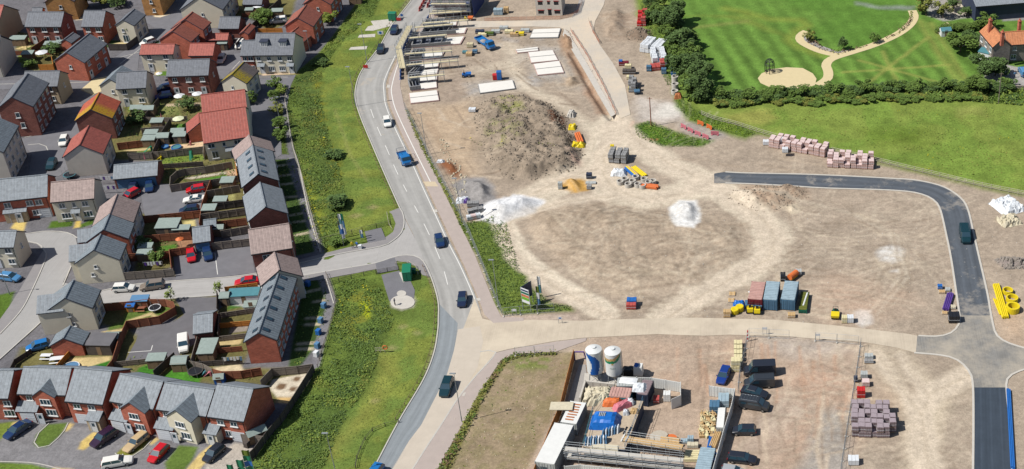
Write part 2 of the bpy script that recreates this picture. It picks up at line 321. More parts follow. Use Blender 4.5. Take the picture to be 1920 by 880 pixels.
# gravel garden beside the end house
patio([(510, 712), (540, 706), (575, 700), (582, 712), (566, 735), (548, 745), (520, 745), (505, 728)], (226, 214, 192)); patio([(520, 745), (548, 745), (545, 757), (522, 755)], (226, 190, 130))
for (a, b, r) in [(527, 724, 11), (549, 729, 8), (556, 710, 8), (556, 742, 8)]: paint([(a-r, b+r*.3), (a-r*.3, b-r*.5), (a+r, b-r*.4), (a+r*.6, b+r*.5), (a-r*.4, b+r*.7)], (130, 104, 80), .2, .1)
# planting in front of brown roofed house, corner lawns
lawn([(90, 428), (96, 415), (138, 412), (136, 424), (100, 428)], (84, 112, 40)); lawn([(148, 422), (176, 410), (176, 420), (150, 428)], (84, 112, 40)); patio([(138, 428), (143, 412), (152, 410), (150, 426)], (226, 196, 110)); patio([(20, 428), (28, 416), (50, 414), (44, 434)], (222, 196, 120)); lawn([(-10, 555), (28, 546), (20, 575), (0, 600), (-10, 600)], (90, 116, 44))
# roads' dusty shoulder, right of road: pavement/dirt margin, weeds along the fence
paint([(756, 205), (765, 205), (790, 262), (818, 320), (850, 375), (876, 432), (868, 436), (835, 366), (806, 312), (778, 258)], (110, 122, 50), .4, .4, g=1, var=.35)
paint([(858, 418), (905, 414), (925, 408), (950, 420), (958, 450), (975, 505), (1000, 545), (1040, 570), (1076, 573), (1070, 585), (985, 590), (945, 594), (935, 585), (900, 490)], (108, 126, 56), .7, .8, g=1, var=.3)
paint([(935, 590), (1072, 588), (1090, 600), (1090, 604), (945, 606)], (190, 172, 156), .5, .4)
# ---- site: north part
paint([(760, 205), (880, 190), (905, 260), (900, 330), (850, 330), (800, 260)], (198, 174, 146), 3, 1, a=.8)
paint([(960, 90), (1075, 80), (1100, 170), (1010, 160), (960, 130)], (184, 176, 166), 2, 1, a=.6, patch=4)
paint([(990, 92), (1045, 92), (1065, 145), (1000, 150)], (176, 172, 168), 2, 1, a=.7); paint([(890, 80), (980, 60), (1040, 62), (1050, 75), (900, 90)], (172, 166, 162), 2, 1, a=.6, patch=3)
paint([(870, 158), (1010, 140), (1012, 160), (880, 180)], (176, 174, 172), 1.5, .8, a=.7)
line([(960, 125), (985, 165), (1040, 190), (1100, 235), (1130, 262)], TRACK, 3.2, 1, a=.8); line([(905, 130), (950, 120), (965, 105), (950, 85)], TRACK, 3, 2, a=.7)
# site concrete road wedge from north, drawn as a slab later; verge soils
paint([(1060, 60), (1090, 120), (1150, 225), (1135, 228), (1095, 170), (1050, 80)], (178, 140, 112), 1, .8, a=.8)
paint([(1120, 30), (1190, 10), (1210, 80), (1130, 72)], (170, 150, 130), 2, 1, a=.8, patch=3)
paint([(1195, 180), (1240, 190), (1270, 195), (1290, 218), (1240, 230), (1200, 225), (1185, 205)], (206, 196, 186), 1.5, 1.2, a=.9)
paint([(1240, 195), (1275, 195), (1282, 215), (1225, 220)], (226, 220, 210), 1, 1, a=.9)
paint([(1270, 225), (1345, 232), (1363, 255), (1330, 268), (1280, 250)], (168, 160, 154), 1.2, 1, a=.8)
# hedge foot greens and field
FIELD = [(1190, -60), (2000, -60), (2000, 360), (1920, 362), (1850, 350), (1740, 325), (1640, 300), (1560, 280), (1470, 262), (1400, 245), (1330, 225), (1290, 205), (1262, 165), (1225, 100), (1195, 30)]
paint(FIELD, (122, 146, 64), .8, .5, g=.8, var=.28); paint(FIELD, (146, 150, 76), 3, 2, a=.3, g=.8, var=.2, patch=6)
PARK = [(1235, -60), (2000, -60), (2000, 165), (1840, 165), (1500, 178), (1340, 186), (1310, 150), (1285, 70), (1250, 0)]
paint(PARK, (104, 138, 60), .8, .5, g=.5, var=.15)
# mowing stripes
sel, w, _ = mask(PARK, 1, 0); s1 = np.sin((gx[sel]*.95+gy[sel]*.3)*1.45+wx[sel]*2); wt = w*np.clip((qy[sel]-0)/200+.3, 0, 1)*np.where(qx[sel] < 1560, .3, .26); col[sel] *= (1+s1*wt)[:, None]
paint([(1500, -60), (1712, -60), (1705, 30), (1650, 85), (1585, 92), (1515, 62), (1560, 30), (1480, 10)], (92, 132, 52), 2, 1, a=.6, g=.6); paint([(1250, 30), (1400, 28), (1440, 50), (1480, 70), (1440, 60), (1380, 38), (1330, 30)], (132, 146, 66), 1.2, .6, a=.6)
line([(1300, 52), (1400, 40)], (140, 146, 80), 1.5, 1, a=.7); line([(1360, 16), (1400, 24), (1440, 36), (1500, 38), (1512, 48), (1490, 60), (1478, 75), (1500, 90), (1540, 104)], (140, 150, 66), 2.2, 1.5, a=.7)
cx, cy = 1672, 127
for a, b in [((1740, 70), (1620, 162)), ((1655, 97), (1686, 162)), ((1580, 136), (1780, 122)), ((1610, 113), (1780, 160))]: line([a, b], (160, 162, 86), 1.0, .5, a=.6)
for q in [[(1725, 40), (1760, 100), (1800, 160)], [(1745, 45), (1775, 90), (1815, 160)]]: line(q, (152, 154, 80), 1.6, 1, a=.6)
paint([(1605, 4), (1650, 12), (1715, 12), (1712, 20), (1640, 16), (1605, 8)], (150, 156, 150), 1, .8, a=.8)
paint([(1720, -30), (1925, -30), (1925, 24), (1860, 32), (1800, 36), (1768, 40), (1740, 30), (1735, 10)], (176, 170, 166), .6, .4, a=.9); paint([(1770, 5), (1805, -5), (1815, 28), (1790, 28)], (212, 200, 182), .5, .4)
paint([(1845, 130), (1880, 120), (1925, 130), (1925, 166), (1850, 166)], (176, 172, 168), .4, .2); paint([(1870, 22), (1925, 20), (1925, 38), (1880, 40)], (150, 148, 146), .4, .2)
paint([(1820, 170), (2000, 168), (2000, 200), (1830, 190)], (84, 110, 44), 1, .6, g=1, var=.35)
paint([(1260, 165), (1300, 205), (1380, 232), (1420, 250), (1400, 262), (1340, 245), (1290, 225), (1265, 200)], (104, 128, 44), 1, .8, g=1, var=.35)
paint([(1190, 236), (1215, 228), (1245, 238), (1290, 255), (1335, 265), (1320, 275), (1240, 275), (1195, 258)], (88, 120, 40), .8, .8, g=1, var=.35); line([(1185, 228), (1180, 250), (1200, 262), (1230, 262)], (205, 130, 100), .8, .4, a=.7)
line([(1385, 234), (1470, 262), (1560, 284), (1640, 306), (1700, 318), (1760, 332), (1850, 354), (1925, 368)], (110, 126, 52), 1.2, .8, a=.8, g=1, var=.3)
paint([(1360, 214), (1440, 205), (1460, 222), (1440, 232), (1400, 235), (1370, 228)], (150, 150, 78), 1.2, 1, a=.8, g=1, var=.25); paint([(1790, 203), (1840, 200), (1850, 215), (1800, 218)], (150, 150, 84), 1.5, 1, a=.5); paint([(1620, 245), (1740, 240), (1740, 275), (1640, 270)], (96, 116, 38), 3, 2, a=.6, g=1)
# ---- site: heaps and colour patches
HEAP = [(884, 205), (920, 183), (980, 180), (1035, 195), (1062, 215), (1080, 260), (1098, 290), (1078, 320), (1030, 333), (990, 340), (940, 335), (915, 310), (900, 270)]
paint(HEAP, (156, 141, 124), 2.5, 1.5, a=.95, var=.4); hump(HEAP, 2.0, 4.5, 1.5, 2.0, 3.2)
paint([(930, 190), (965, 190), (985, 215), (950, 225), (925, 210)], (156, 156, 96), 1.2, 1.2, a=.8, g=1, patch=1.5); paint([(920, 240), (965, 235), (985, 265), (940, 282), (905, 268)], (150, 148, 100), 1.5, 1.4, a=.7, g=1, patch=1.5)
paint([(1028, 222), (1055, 220), (1062, 240), (1035, 244)], (118, 80, 60), .5, .5, a=.9); paint([(1100, 305), (1065, 290), (1072, 312), (1092, 316)], (188, 156, 140), .8, .6, a=.7)
GREYH = [(850, 345), (880, 332), (905, 333), (930, 350), (930, 372), (905, 385), (875, 378), (858, 365)]
paint(GREYH, (156, 152, 150), 1, 1, var=.2); hump([(868, 342), (900, 335), (925, 350), (925, 370), (900, 378), (875, 368)], 1.6, 3.5, .4, .8, 1.5)
paint([(824, 302), (845, 300), (866, 322), (860, 334), (838, 325), (826, 315)], (140, 92, 64), .8, .7, var=.3); hump([(826, 304), (846, 303), (862, 322), (840, 324)], .8, 1.5, .3)
WH = [(895, 398), (915, 378), (960, 368), (1000, 370), (1020, 380), (1000, 398), (955, 415), (935, 420), (900, 410)]
paint(WH, (248, 248, 250), 1, 1, var=.06); hump(WH, 1.5, 4, .7, .6, 2.5)
WH2 = [(1258, 388), (1272, 376), (1302, 378), (1312, 390), (1312, 420), (1300, 432), (1268, 432), (1258, 415)]
paint(WH2, (246, 244, 240), .8, .6, var=.07); hump(WH2, 1.3, 2.6, .5, .5, 2)
MOUND = [(975, 400), (1100, 380), (1200, 385), (1260, 395), (1330, 400), (1400, 420), (1410, 460), (1380, 495), (1300, 530), (1200, 560), (1150, 555), (1060, 510), (1000, 450)]
paint(MOUND, (184, 166, 145), 2, 2, a=.9, var=.25); hump(MOUND, .9, 6, .35, 1.5, 2.4); paint([(980, 405), (1060, 385), (1140, 380), (1250, 395), (1240, 425), (1120, 430), (1010, 440)], (160, 142, 122), 1.5, 2, a=.55, var=.4, patch=3)
M2 = [(1370, 358), (1420, 348), (1475, 345), (1515, 352), (1518, 370), (1480, 385), (1440, 400), (1405, 395), (1360, 372)]
paint(M2, (176, 152, 130), 1.5, 1.2, var=.3); hump(M2, 1.6, 4, .7, .8, 1.8); paint([(1470, 388), (1495, 383), (1502, 398), (1482, 403)], (222, 206, 180), .6, .5); hump([(1472, 388), (1492, 384), (1500, 396), (1482, 401)], .6, 1, .2)
M3 = [(1172, 62), (1195, 52), (1222, 58), (1224, 72), (1195, 78), (1176, 74)]; paint(M3, (140, 122, 106), .8, .6, var=.3); hump(M3, 1.6, 3, .6)
M4 = [(1055, 58), (1075, 70), (1082, 95), (1060, 95), (1048, 75)]; paint(M4, (168, 138, 112), 1, .8, var=.3); hump(M4, 1.2, 3, .6); M5 = [(1058, 145), (1082, 142), (1090, 160), (1070, 166), (1055, 160)]; hump(M5, 1.2, 2.5, .5); paint(M5, (168, 148, 126), 1, .8, var=.3)
dips([(1075, 100), (1100, 150), (1135, 205), (1148, 222)], .9, 2.4)
M6 = [(1125, 30), (1160, 12), (1180, 30), (1170, 62), (1130, 68)]; hump(M6, .9, 3, .5); paint([(1050, 335), (1075, 330), (1100, 338), (1100, 358), (1070, 362), (1050, 352)], (206, 162, 80), .6, .5, var=.2); hump([(1052, 338), (1078, 334), (1096, 345), (1085, 360), (1058, 356)], .9, 2, .3)
M7 = [(1865, 488), (1895, 484), (1925, 486), (1925, 503), (1885, 505)]; paint(M7, (160, 148, 142), .5, .4, var=.4); hump(M7, .7, 1.2, .9, .4, .9)
for q in [[(1640, 475), (1650, 462), (1675, 459), (1697, 468), (1694, 486), (1668, 495), (1648, 490)], [(1604, 585), (1612, 580), (1632, 582), (1634, 608), (1616, 613), (1604, 604)], [(1672, 508), (1688, 506), (1686, 511)]]: paint(q, (226, 222, 216), .5, .6, var=.05)
paint([(733, 560), (750, 553), (772, 554), (780, 564), (776, 576), (754, 582), (735, 577)], (196, 188, 178), .4, .3, g=0); paint([(745, 550), (756, 546), (763, 550), (758, 556), (745, 556)], (196, 190, 182), .3, .2)
# ---- tracks over the site
T = TRACK; RUT = []
line([(1150, 225), (1140, 262), (1125, 290), (1128, 330), (1150, 360), (1210, 375), (1280, 362), (1330, 345)], T, 8, .9, .9, 1.2, var=.04); paint([(1105, 235), (1150, 222), (1185, 225), (1180, 262), (1200, 285), (1150, 300), (1112, 290)], T, 2, 2, .85); paint([(1280, 335), (1340, 325), (1380, 365), (1330, 372), (1270, 365)], T, 2, 2, .85); line([(1150, 250), (1200, 275), (1260, 312), (1330, 345), (1380, 380), (1430, 410), (1455, 445), (1440, 485), (1370, 520), (1280, 570), (1240, 598)], T, 7, .9, .88, 1.4, var=.04)
line([(1100, 330), (1020, 375), (950, 400), (940, 425), (975, 490), (1040, 535), (1100, 570), (1140, 592)], T, 4.6, .6, .85, .8, var=.04); line([(1125, 310), (1060, 330), (980, 370)], T, 5, 1.2, .8, 1, var=.04)
for Q in ([(1148, 228), (1136, 262), (1122, 290), (1125, 330), (1148, 360), (1210, 374), (1280, 360), (1330, 344)], [(1160, 250), (1205, 275), (1262, 312), (1330, 345), (1380, 380), (1430, 410), (1453, 445), (1438, 485), (1370, 520), (1280, 570), (1240, 598)], [(1560, 600), (1500, 560), (1460, 500), (1450, 450)], [(1330, 350), (1390, 362), (1480, 372), (1600, 400), (1680, 440), (1700, 520), (1640, 590)]):
 for o in (-9, -5, 4, 8): line([(a+o, b+o*.3) for a, b in Q], (228, 216, 196) if o in (-9, 4) else (158, 140, 120), .7, .4, .5, .5)
for o in (-5, 6): line([(952+o, 420), (985+o, 480), (1050+o, 528), (1120+o, 562), (1150+o, 588)], (232, 218, 196), 1.5, .5, .85, .3, var=.03)
for o in (0, 8): line([(800+o, 230), (830+o, 280), (880+o, 340), (930+o*.6, 370)], (172, 148, 124), .8, .5, .6, .4)
for k in range(260):                       # wheel ruts all over the site
 a, b = random.uniform(985, 1750), random.uniform(370, 600); an = random.choice([0, .25, -.3, .5, -.6, 1.2, -.15]); L = random.uniform(25, 110); cv = random.uniform(-.25, .25)
 pts = [(a+math.cos(an+cv*t)*L*t, b+math.sin(an+cv*t)*L*t*.55) for t in (0, .33, .66, 1)]
 if min(p[1] for p in pts) < 385 or max(p[1] for p in pts) > 605 or max(p[0] for p in pts) > 1770: continue
 line(pts, random.choice([(212, 196, 174), (146, 128, 110), (206, 190, 166), (156, 138, 118)]), random.uniform(.25, .8), .22, .45, .3)
paint([(1500, 560), (1560, 520), (1650, 540), (1700, 560), (1640, 600), (1560, 595)], (206, 176, 152), 4, 2, .6)
for k in range(26):
 a, b = random.uniform(1250, 1920), random.uniform(262, 320); L = random.uniform(20, 80)
 if b < 262+(a-1250)*.14: continue
 line([(a, b), (a+L, b+L*random.uniform(-.02, .2))], random.choice([(210, 190, 166), (166, 146, 124)]), .6, .4, .4, .3)
for k in range(60):
 a, b = random.uniform(1240, 1600), random.uniform(640, 880); an = random.choice([1.4, 1.7, .1, -.2, 1.55]); L = random.uniform(30, 120)
 if a < 1390 and b > 700: continue
 RUT.append(([(a+math.cos(an)*L*t, b+math.sin(an)*L*t) for t in (0, .5, 1)], random.choice([(216, 196, 172), (160, 140, 122), (196, 160, 134)])))
for k in range(70):
 a, b = random.uniform(790, 1060), random.uniform(60, 330); an = random.choice([.2, -.2, .9, 1.2, .5]); L = random.uniform(20, 70)
 if inside(np.array([a]), np.array([b]), HEAP)[0]: continue
 RUT.append(([(a+math.cos(an)*L*t, b+math.sin(an)*L*t*.6) for t in (0, .5, 1)], random.choice([(208, 190, 168), (150, 132, 114)])))
# ---- compound side (south of the site road)
paint([(1080, 640), (1230, 632), (1370, 632), (1620, 645), (1640, 700), (1600, 890), (990, 890), (1060, 760)], (192, 170, 150), 2, 1.5, .9); paint([(1130, 650), (1380, 640), (1400, 700), (1330, 760), (1240, 700)], (202, 172, 148), 4, 3, .5, patch=6)
paint([(1500, 690), (1600, 690), (1580, 890), (1480, 890), (1460, 760)], (200, 166, 142), 3, 2, .6, patch=5); paint([(1540, 770), (1600, 760), (1590, 890), (1500, 890), (1520, 820)], (170, 164, 156), 1.2, 1, .9); paint([(1440, 632), (1560, 640), (1600, 655), (1500, 672), (1430, 650)], (190, 180, 170), 2, 1, .7)
paint([(1400, 850), (1500, 760), (1420, 740), (1380, 890)], (186, 170, 156), 3, 2, .6)
FALLOW = [(965, 664), (1042, 660), (1082, 660), (1068, 700), (1050, 760), (1010, 830), (985, 890), (815, 890), (868, 794), (898, 738), (939, 676)]
paint(FALLOW, (162, 144, 118), .4, .3, g=.15, var=.22); paint([(970, 668), (1030, 668), (1035, 690), (985, 695), (955, 690)], (116, 134, 60), 1, 1, .8, g=1, patch=1.2); paint(FALLOW, (124, 124, 70), .6, .5, .28, g=.8, patch=1.4)
paint([(815, 890), (868, 794), (898, 738), (939, 676), (965, 664), (1042, 660), (1042, 664), (968, 670), (948, 682), (910, 742), (882, 800), (838, 890)], (120, 118, 60), .4, .4, g=1, var=.35)
line([(1640, 660), (1680, 720), (1720, 780), (1720, 890)], (222, 206, 180), 4, 1.5, .7, .6); line([(1690, 660), (1730, 710), (1760, 740), (1740, 890)], (222, 206, 180), 3, 1.5, .6, .6); line([(1815, 700), (1760, 740), (1735, 800)], (222, 206, 180), 4, 2, .7, .6)
paint([(1640, 700), (1700, 730), (1690, 800), (1640, 780)], (196, 166, 140), 3, 2, .4)
paint([(1885, 640), (1925, 655), (1925, 690), (1890, 640)], (216, 184, 156), 2, 1, .6); paint([(1865, 560), (1925, 580), (1925, 640), (1880, 630)], (210, 180, 150), 2, 1, .6)
for q, c_ in RUT: line(q, c_, random.uniform(.25, .8), .22, .65, .3)
paint([(860, 50), (880, 190), (760, 205), (790, 130), (840, 120)], (170, 152, 136), 2, 2, .6, patch=4)
paint([(905, 398), (925, 376), (962, 366), (1004, 368), (1022, 380), (1002, 399), (958, 416), (935, 421), (905, 410)], (240, 240, 242), .5, .8, var=.16); paint([(896, 402), (930, 395), (950, 412), (945, 440), (936, 420)], (222, 214, 202), 1.2, .8, .7); paint(WH2, (238, 236, 230), .4, .6, var=.16); paint(GREYH, (158, 154, 152), .8, .8, var=.2); paint([(1050, 335), (1075, 330), (1100, 338), (1100, 358), (1070, 362), (1050, 352)], (200, 156, 84), .5, .6, var=.35)
SITE = [(985, 390), (1330, 395), (1520, 355), (1760, 400), (1790, 590), (1500, 590), (1150, 585), (1000, 480)]; YARD = [(1400, 650), (1800, 680), (1810, 880), (1420, 880)]; NORTH = [(850, 60), (1050, 80), (1140, 230), (1300, 260), (1640, 320), (1000, 350), (780, 220)]
def arcs(reg, n, seed, al):
 r_ = np.random.default_rng(seed); w = W2(reg); q = np.stack([r_.uniform(min(p[0] for p in w), max(p[0] for p in w), n), r_.uniform(min(p[1] for p in w), max(p[1] for p in w), n)], 1); q = q[inside(q[:, 0], q[:, 1], w)]
 for x, y in q:
  an = r_.choice([.2, .5, 1.2, 2.6, 2.9])+r_.normal()*.12; L = r_.uniform(5, 24); k = r_.normal()*.035; lt = r_.random() < .6; c_ = (212, 197, 175) if lt else (146, 129, 111)
  for o in (-.9, .9):
   pts = []; a_ = an; X, Y = x-math.sin(an)*o, y+math.cos(an)*o
   for i in range(7): pts.append(PX(X, Y)); X += math.cos(a_)*L/6; Y += math.sin(a_)*L/6; a_ += k*L/6*3
   line(pts, c_, .35, .3, al, .15)
arcs(SITE, 190, 1, .36); arcs(YARD, 80, 2, .32); arcs(NORTH, 110, 3, .3)
TT = (219, 203, 182)
for q, w_ in [([(1165, 222), (1148, 262), (1128, 295), (1130, 330), (1150, 358), (1210, 374), (1280, 362), (1330, 345)], 4.2), ([(1165, 235), (1205, 275), (1260, 312), (1330, 345), (1385, 380), (1430, 412), (1452, 448), (1436, 486), (1370, 522), (1290, 566), (1250, 598)], 5.2), ([(1120, 315), (1062, 332), (1000, 362)], 3.6), ([(1150, 368), (1060, 378), (1000, 395), (955, 416), (948, 450), (976, 495), (1040, 540), (1100, 572), (1140, 594)], 2.8), ([(1740, 890), (1725, 780), (1740, 740), (1812, 705)], 5), ([(1725, 780), (1680, 715), (1640, 662)], 2.2), ([(1740, 745), (1715, 710), (1690, 668)], 2.2)]:
 line(q, TT, w_, .7, .85, .7, var=.05); line([(a+3, b) for a, b in q], (196, 180, 158), .5, .3, .6, .4, var=.04)
paint([(1290, 335), (1340, 325), (1372, 360), (1330, 366), (1285, 360)], TT, 1, 1, .85, var=.05); paint([(1120, 235), (1150, 222), (1185, 225), (1180, 250), (1150, 275), (1122, 270)], TT, 1, 1, .85, var=.05)
for q in (WH, WH2): paint(q, (240, 240, 240), .5, .6, .5, var=.12)
for i in range(16):                       # scraped ridges in rows on the graded mound
 a = 1130+i*9; line([(a, 430), (a+6, 458), (a+4, 486)], (158, 140, 121), .4, .3, .5, .3)
# ---- build the ground sheet
hgt += grs*np.clip(mid+.3, 0, 1)*.12
def ground_mat():
 m = bpy.data.materials.new('ground_soil_and_grass'); m.use_nodes = True; n = m.node_tree; L = n.links; p = n.nodes['Principled BSDF']
 p.inputs['Roughness'].default_value = .95; p.inputs['Specular IOR Level'].default_value = .1
 at = n.nodes.new('ShaderNodeAttribute'); at.attribute_name = 'soil'; ag = n.nodes.new('ShaderNodeAttribute'); ag.attribute_name = 'grassy'
 tc = n.nodes.new('ShaderNodeTexCoord')
 def noise(s, d, r=.6, mp=None):
  q = n.nodes.new('ShaderNodeTexNoise'); q.inputs['Scale'].default_value = s; q.inputs['Detail'].default_value = d; q.inputs['Roughness'].default_value = r
  L.new(tc.outputs['Object'], q.inputs['Vector']); return q.outputs['Fac']
 def mr(o, a, b, c, d):
  q = n.nodes.new('ShaderNodeMapRange'); q.inputs[1].default_value = a; q.inputs[2].default_value = b; q.inputs[3].default_value = c; q.inputs[4].default_value = d; L.new(o, q.inputs[0]); return q.outputs[0]
 def mul(a, b):
  q = n.nodes.new('ShaderNodeMath'); q.operation = 'MULTIPLY'; L.new(a, q.inputs[0]); L.new(b, q.inputs[1]); return q.outputs[0]
 f1 = noise(2.2, 9, .78); f2 = noise(.25, 8, .62)
 f3 = noise(.8, 4, .5)
 soil = mul(mul(mr(f1, .3, .7, .72, 1.26), mr(f2, .3, .7, .86, 1.12)), mr(f3, .35, .65, .9, 1.1)); gr = mul(mr(f1, .32, .68, .5, 1.5), mr(f2, .3, .7, .75, 1.25))
 mx = n.nodes.new('ShaderNodeMix'); mx.data_type = 'FLOAT'; L.new(ag.outputs['Fac'], mx.inputs['Factor']); L.new(soil, mx.inputs['A']); L.new(gr, mx.inputs['B'])
 vm = n.nodes.new('ShaderNodeVectorMath'); vm.operation = 'SCALE'; L.new(at.outputs['Color'], vm.inputs[0]); L.new(mx.outputs['Result'], vm.inputs['Scale']); L.new(vm.outputs[0], p.inputs['Base Color'])
 b = n.nodes.new('ShaderNodeBump'); b.inputs['Strength'].default_value = .5; b.inputs['Distance'].default_value = .25; L.new(f1, b.inputs['Height']); L.new(b.outputs[0], p.inputs['Normal'])
 return m
MATS['ground'] = ground_mat()
def np_mesh(name, V, F, k, mats, attrs=(), smooth=False, mi=None):
 me = bpy.data.meshes.new(name); me.vertices.add(len(V)); me.vertices.foreach_set('co', np.asarray(V, np.float32).ravel())
 nf = len(F); me.loops.add(nf*k); me.loops.foreach_set('vertex_index', np.asarray(F, np.int32).ravel())
 me.polygons.add(nf); me.polygons.foreach_set('loop_start', np.arange(nf, dtype=np.int32)*k)
 for m in mats: me.materials.append(MATS[m] if isinstance(m, str) else m)
 if mi is not None: me.polygons.foreach_set('material_index', np.asarray(mi, np.int32))
 if smooth: me.polygons.foreach_set('use_smooth', np.ones(nf, bool))
 me.update(calc_edges=True)
 for nm, tp, dom, dat in attrs:
  a = me.attributes.new(nm, tp, dom)
  if tp == 'FLOAT_COLOR': a.data.foreach_set('color', np.asarray(dat, np.float32).ravel())
  else: a.data.foreach_set('value', np.asarray(dat, np.float32).ravel())
 return me
I = np.arange(nx*ny).reshape(ny, nx); F = np.stack([I[:-1, :-1].ravel(), I[:-1, 1:].ravel(), I[1:, 1:].ravel(), I[1:, :-1].ravel()], 1)
z = hgt-.03
me = np_mesh('ground', np.stack([gx, gy, z], 1), F, 4, ['ground'], [('soil', 'FLOAT_COLOR', 'POINT', np.concatenate([np.clip(col, 0, 1), np.ones((N, 1))], 1)), ('grassy', 'FLOAT', 'POINT', np.clip(grs, 0, 1))], True)
tag(ob('ground', me), kind='structure')
mat('far_grass', (106, 126, 50), .95, .25, .05)
b = MB(); S = 4000
for x0, x1, y0, y1 in [(-S, GX0+1, -S, S), (GX1-1, S, -S, S), (GX0, GX1, -S, GY0+1), (GX0, GX1, GY1-1, S)]: b.face([(x0, y0, -.2), (x1, y0, -.2), (x1, y1, -.2), (x0, y1, -.2)])
tag(b.build('terrain', 'far_grass'), kind='structure')
HG = hgt.reshape(ny, nx)
def gz(x, y):
 i = int(np.clip((x-GX0)/GS, 0, nx-1)); j = int(np.clip((y-GY0)/GS, 0, ny-1)); return float(HG[j, i])
# ---- roads
def road_mat(name, rgb, streaks, sw=.12, patch=None, var=.08, rough=.9, dust=None):
 """asphalt; streaks = positions across the road (0..1) polished by tyres"""
 m = bpy.data.materials.new(name); m.use_nodes = True; n = m.node_tree; L = n.links; p = n.nodes['Principled BSDF']
 p.inputs['Roughness'].default_value = rough; p.inputs['Specular IOR Level'].default_value = .2
 uv = n.nodes.new('ShaderNodeUVMap'); sx = n.nodes.new('ShaderNodeSeparateXYZ'); L.new(uv.outputs[0], sx.inputs[0])
 mp = n.nodes.new('ShaderNodeMapping'); mp.inputs['Scale'].default_value = (9, .09, 1); L.new(uv.outputs[0], mp.inputs[0])
 n1 = n.nodes.new('ShaderNodeTexNoise'); n1.inputs['Scale'].default_value = 1; n1.inputs['Detail'].default_value = 6; n1.inputs['Roughness'].default_value = .6; L.new(mp.outputs[0], n1.inputs['Vector'])
 tc = n.nodes.new('ShaderNodeTexCoord'); n2 = n.nodes.new('ShaderNodeTexNoise'); n2.inputs['Scale'].default_value = .5; n2.inputs['Detail'].default_value = 9; n2.inputs['Roughness'].default_value = .75; L.new(tc.outputs['Object'], n2.inputs['Vector'])
 a = n.nodes.new('ShaderNodeMath'); a.operation = 'ADD'; L.new(n1.outputs['Fac'], a.inputs[0]); L.new(n2.outputs['Fac'], a.inputs[1])
 cr = n.nodes.new('ShaderNodeMapRange'); cr.inputs[1].default_value = .65; cr.inputs[2].default_value = 1.35; cr.inputs[3].default_value = 1-var*1.6; cr.inputs[4].default_value = 1+var*1.6; L.new(a.outputs[0], cr.inputs[0])
 out = cr.outputs[0]
 for s, amt in streaks:
  d = n.nodes.new('ShaderNodeMath'); d.operation = 'SUBTRACT'; d.inputs[1].default_value = s; L.new(sx.outputs[0], d.inputs[0])
  e = n.nodes.new('ShaderNodeMath'); e.operation = 'ABSOLUTE'; L.new(d.outputs[0], e.inputs[0])
  r = n.nodes.new('ShaderNodeMapRange'); r.interpolation_type = 'SMOOTHSTEP'; r.inputs[1].default_value = 0; r.inputs[2].default_value = sw*.5; r.inputs[3].default_value = 1+amt; r.inputs[4].default_value = 1; L.new(e.outputs[0], r.inputs[0])
  q = n.nodes.new('ShaderNodeMath'); q.operation = 'MULTIPLY'; L.new(out, q.inputs[0]); L.new(r.outputs[0], q.inputs[1]); out = q.outputs[0]
 vm = n.nodes.new('ShaderNodeVectorMath'); vm.operation = 'SCALE'; vm.inputs[0].default_value = lin(rgb); L.new(out, vm.inputs['Scale']); o_ = vm.outputs[0]
 if dust:
  n3 = n.nodes.new('ShaderNodeTexNoise'); n3.inputs['Scale'].default_value = .11; n3.inputs['Detail'].default_value = 10; n3.inputs['Roughness'].default_value = .7; L.new(tc.outputs['Object'], n3.inputs['Vector'])
  r3 = n.nodes.new('ShaderNodeMapRange'); r3.inputs[1].default_value = .56-dust[3]*.3; r3.inputs[2].default_value = .62; r3.inputs[4].default_value = .85; L.new(n3.outputs['Fac'], r3.inputs[0])
  mx = n.nodes.new('ShaderNodeMix'); mx.data_type = 'RGBA'; mx.inputs['B'].default_value = lin(dust[:3])+[1]; L.new(r3.outputs[0], mx.inputs['Factor']); L.new(o_, mx.inputs['A']); o_ = mx.outputs['Result']
 L.new(o_, p.inputs['Base Color'])
 MATS[name] = m
def resample(pts, n, smooth=True):
 """points (world) to n evenly spaced ones along a rounded line"""
 pts = [Vector(p) for p in pts]
 if smooth and len(pts) > 2:
  q = []
  for i in range(len(pts)-1):
   p0 = pts[max(i-1, 0)]; p1 = pts[i]; p2 = pts[i+1]; p3 = pts[min(i+2, len(pts)-1)]
   for k in range(6):
    t = k/6; q.append(.5*((2*p1)+(p2-p0)*t+(2*p0-5*p1+4*p2-p3)*t*t+(3*p1-p0-3*p2+p3)*t**3))
  q.append(pts[-1]); pts = q
 d = [0]
 for a, b in zip(pts, pts[1:]): d.append(d[-1]+(b-a).length)
 out = []; j = 0
 for k in range(n):
  s = d[-1]*k/(n-1)
  while j < len(d)-2 and d[j+1] < s: j += 1
  t = (s-d[j])/max(d[j+1]-d[j], 1e-9); out.append(pts[j].lerp(pts[j+1], t))
 return out, d[-1]
def ribbon(name, left, right, m, z, n=60, smooth=True, kind='structure', w=0):
 l, ln = resample(PS(left), n, smooth); r, _ = resample(PS(right), n, smooth); b = MB()
 for i in range(n-1):
  v0, v1 = ln*i/(n-1), ln*(i+1)/(n-1)
  for k in range(4):
   a, c = k/4, (k+1)/4
   q = [l[i].lerp(r[i], a), l[i].lerp(r[i], c), l[i+1].lerp(r[i+1], c), l[i+1].lerp(r[i+1], a)]
   q = [(p.x, p.y, z) for p in q]; uvq = [(a, v0), (c, v0), (c, v1), (a, v1)]
   if (q[1][0]-q[0][0])*(q[3][1]-q[0][1])-(q[1][1]-q[0][1])*(q[3][0]-q[0][0]) < 0: q = q[::-1]; uvq = uvq[::-1]
   b.face(q, 0, uvq)
 o = b.build(name, m); tag(o, kind=kind); return o
SN = [0]
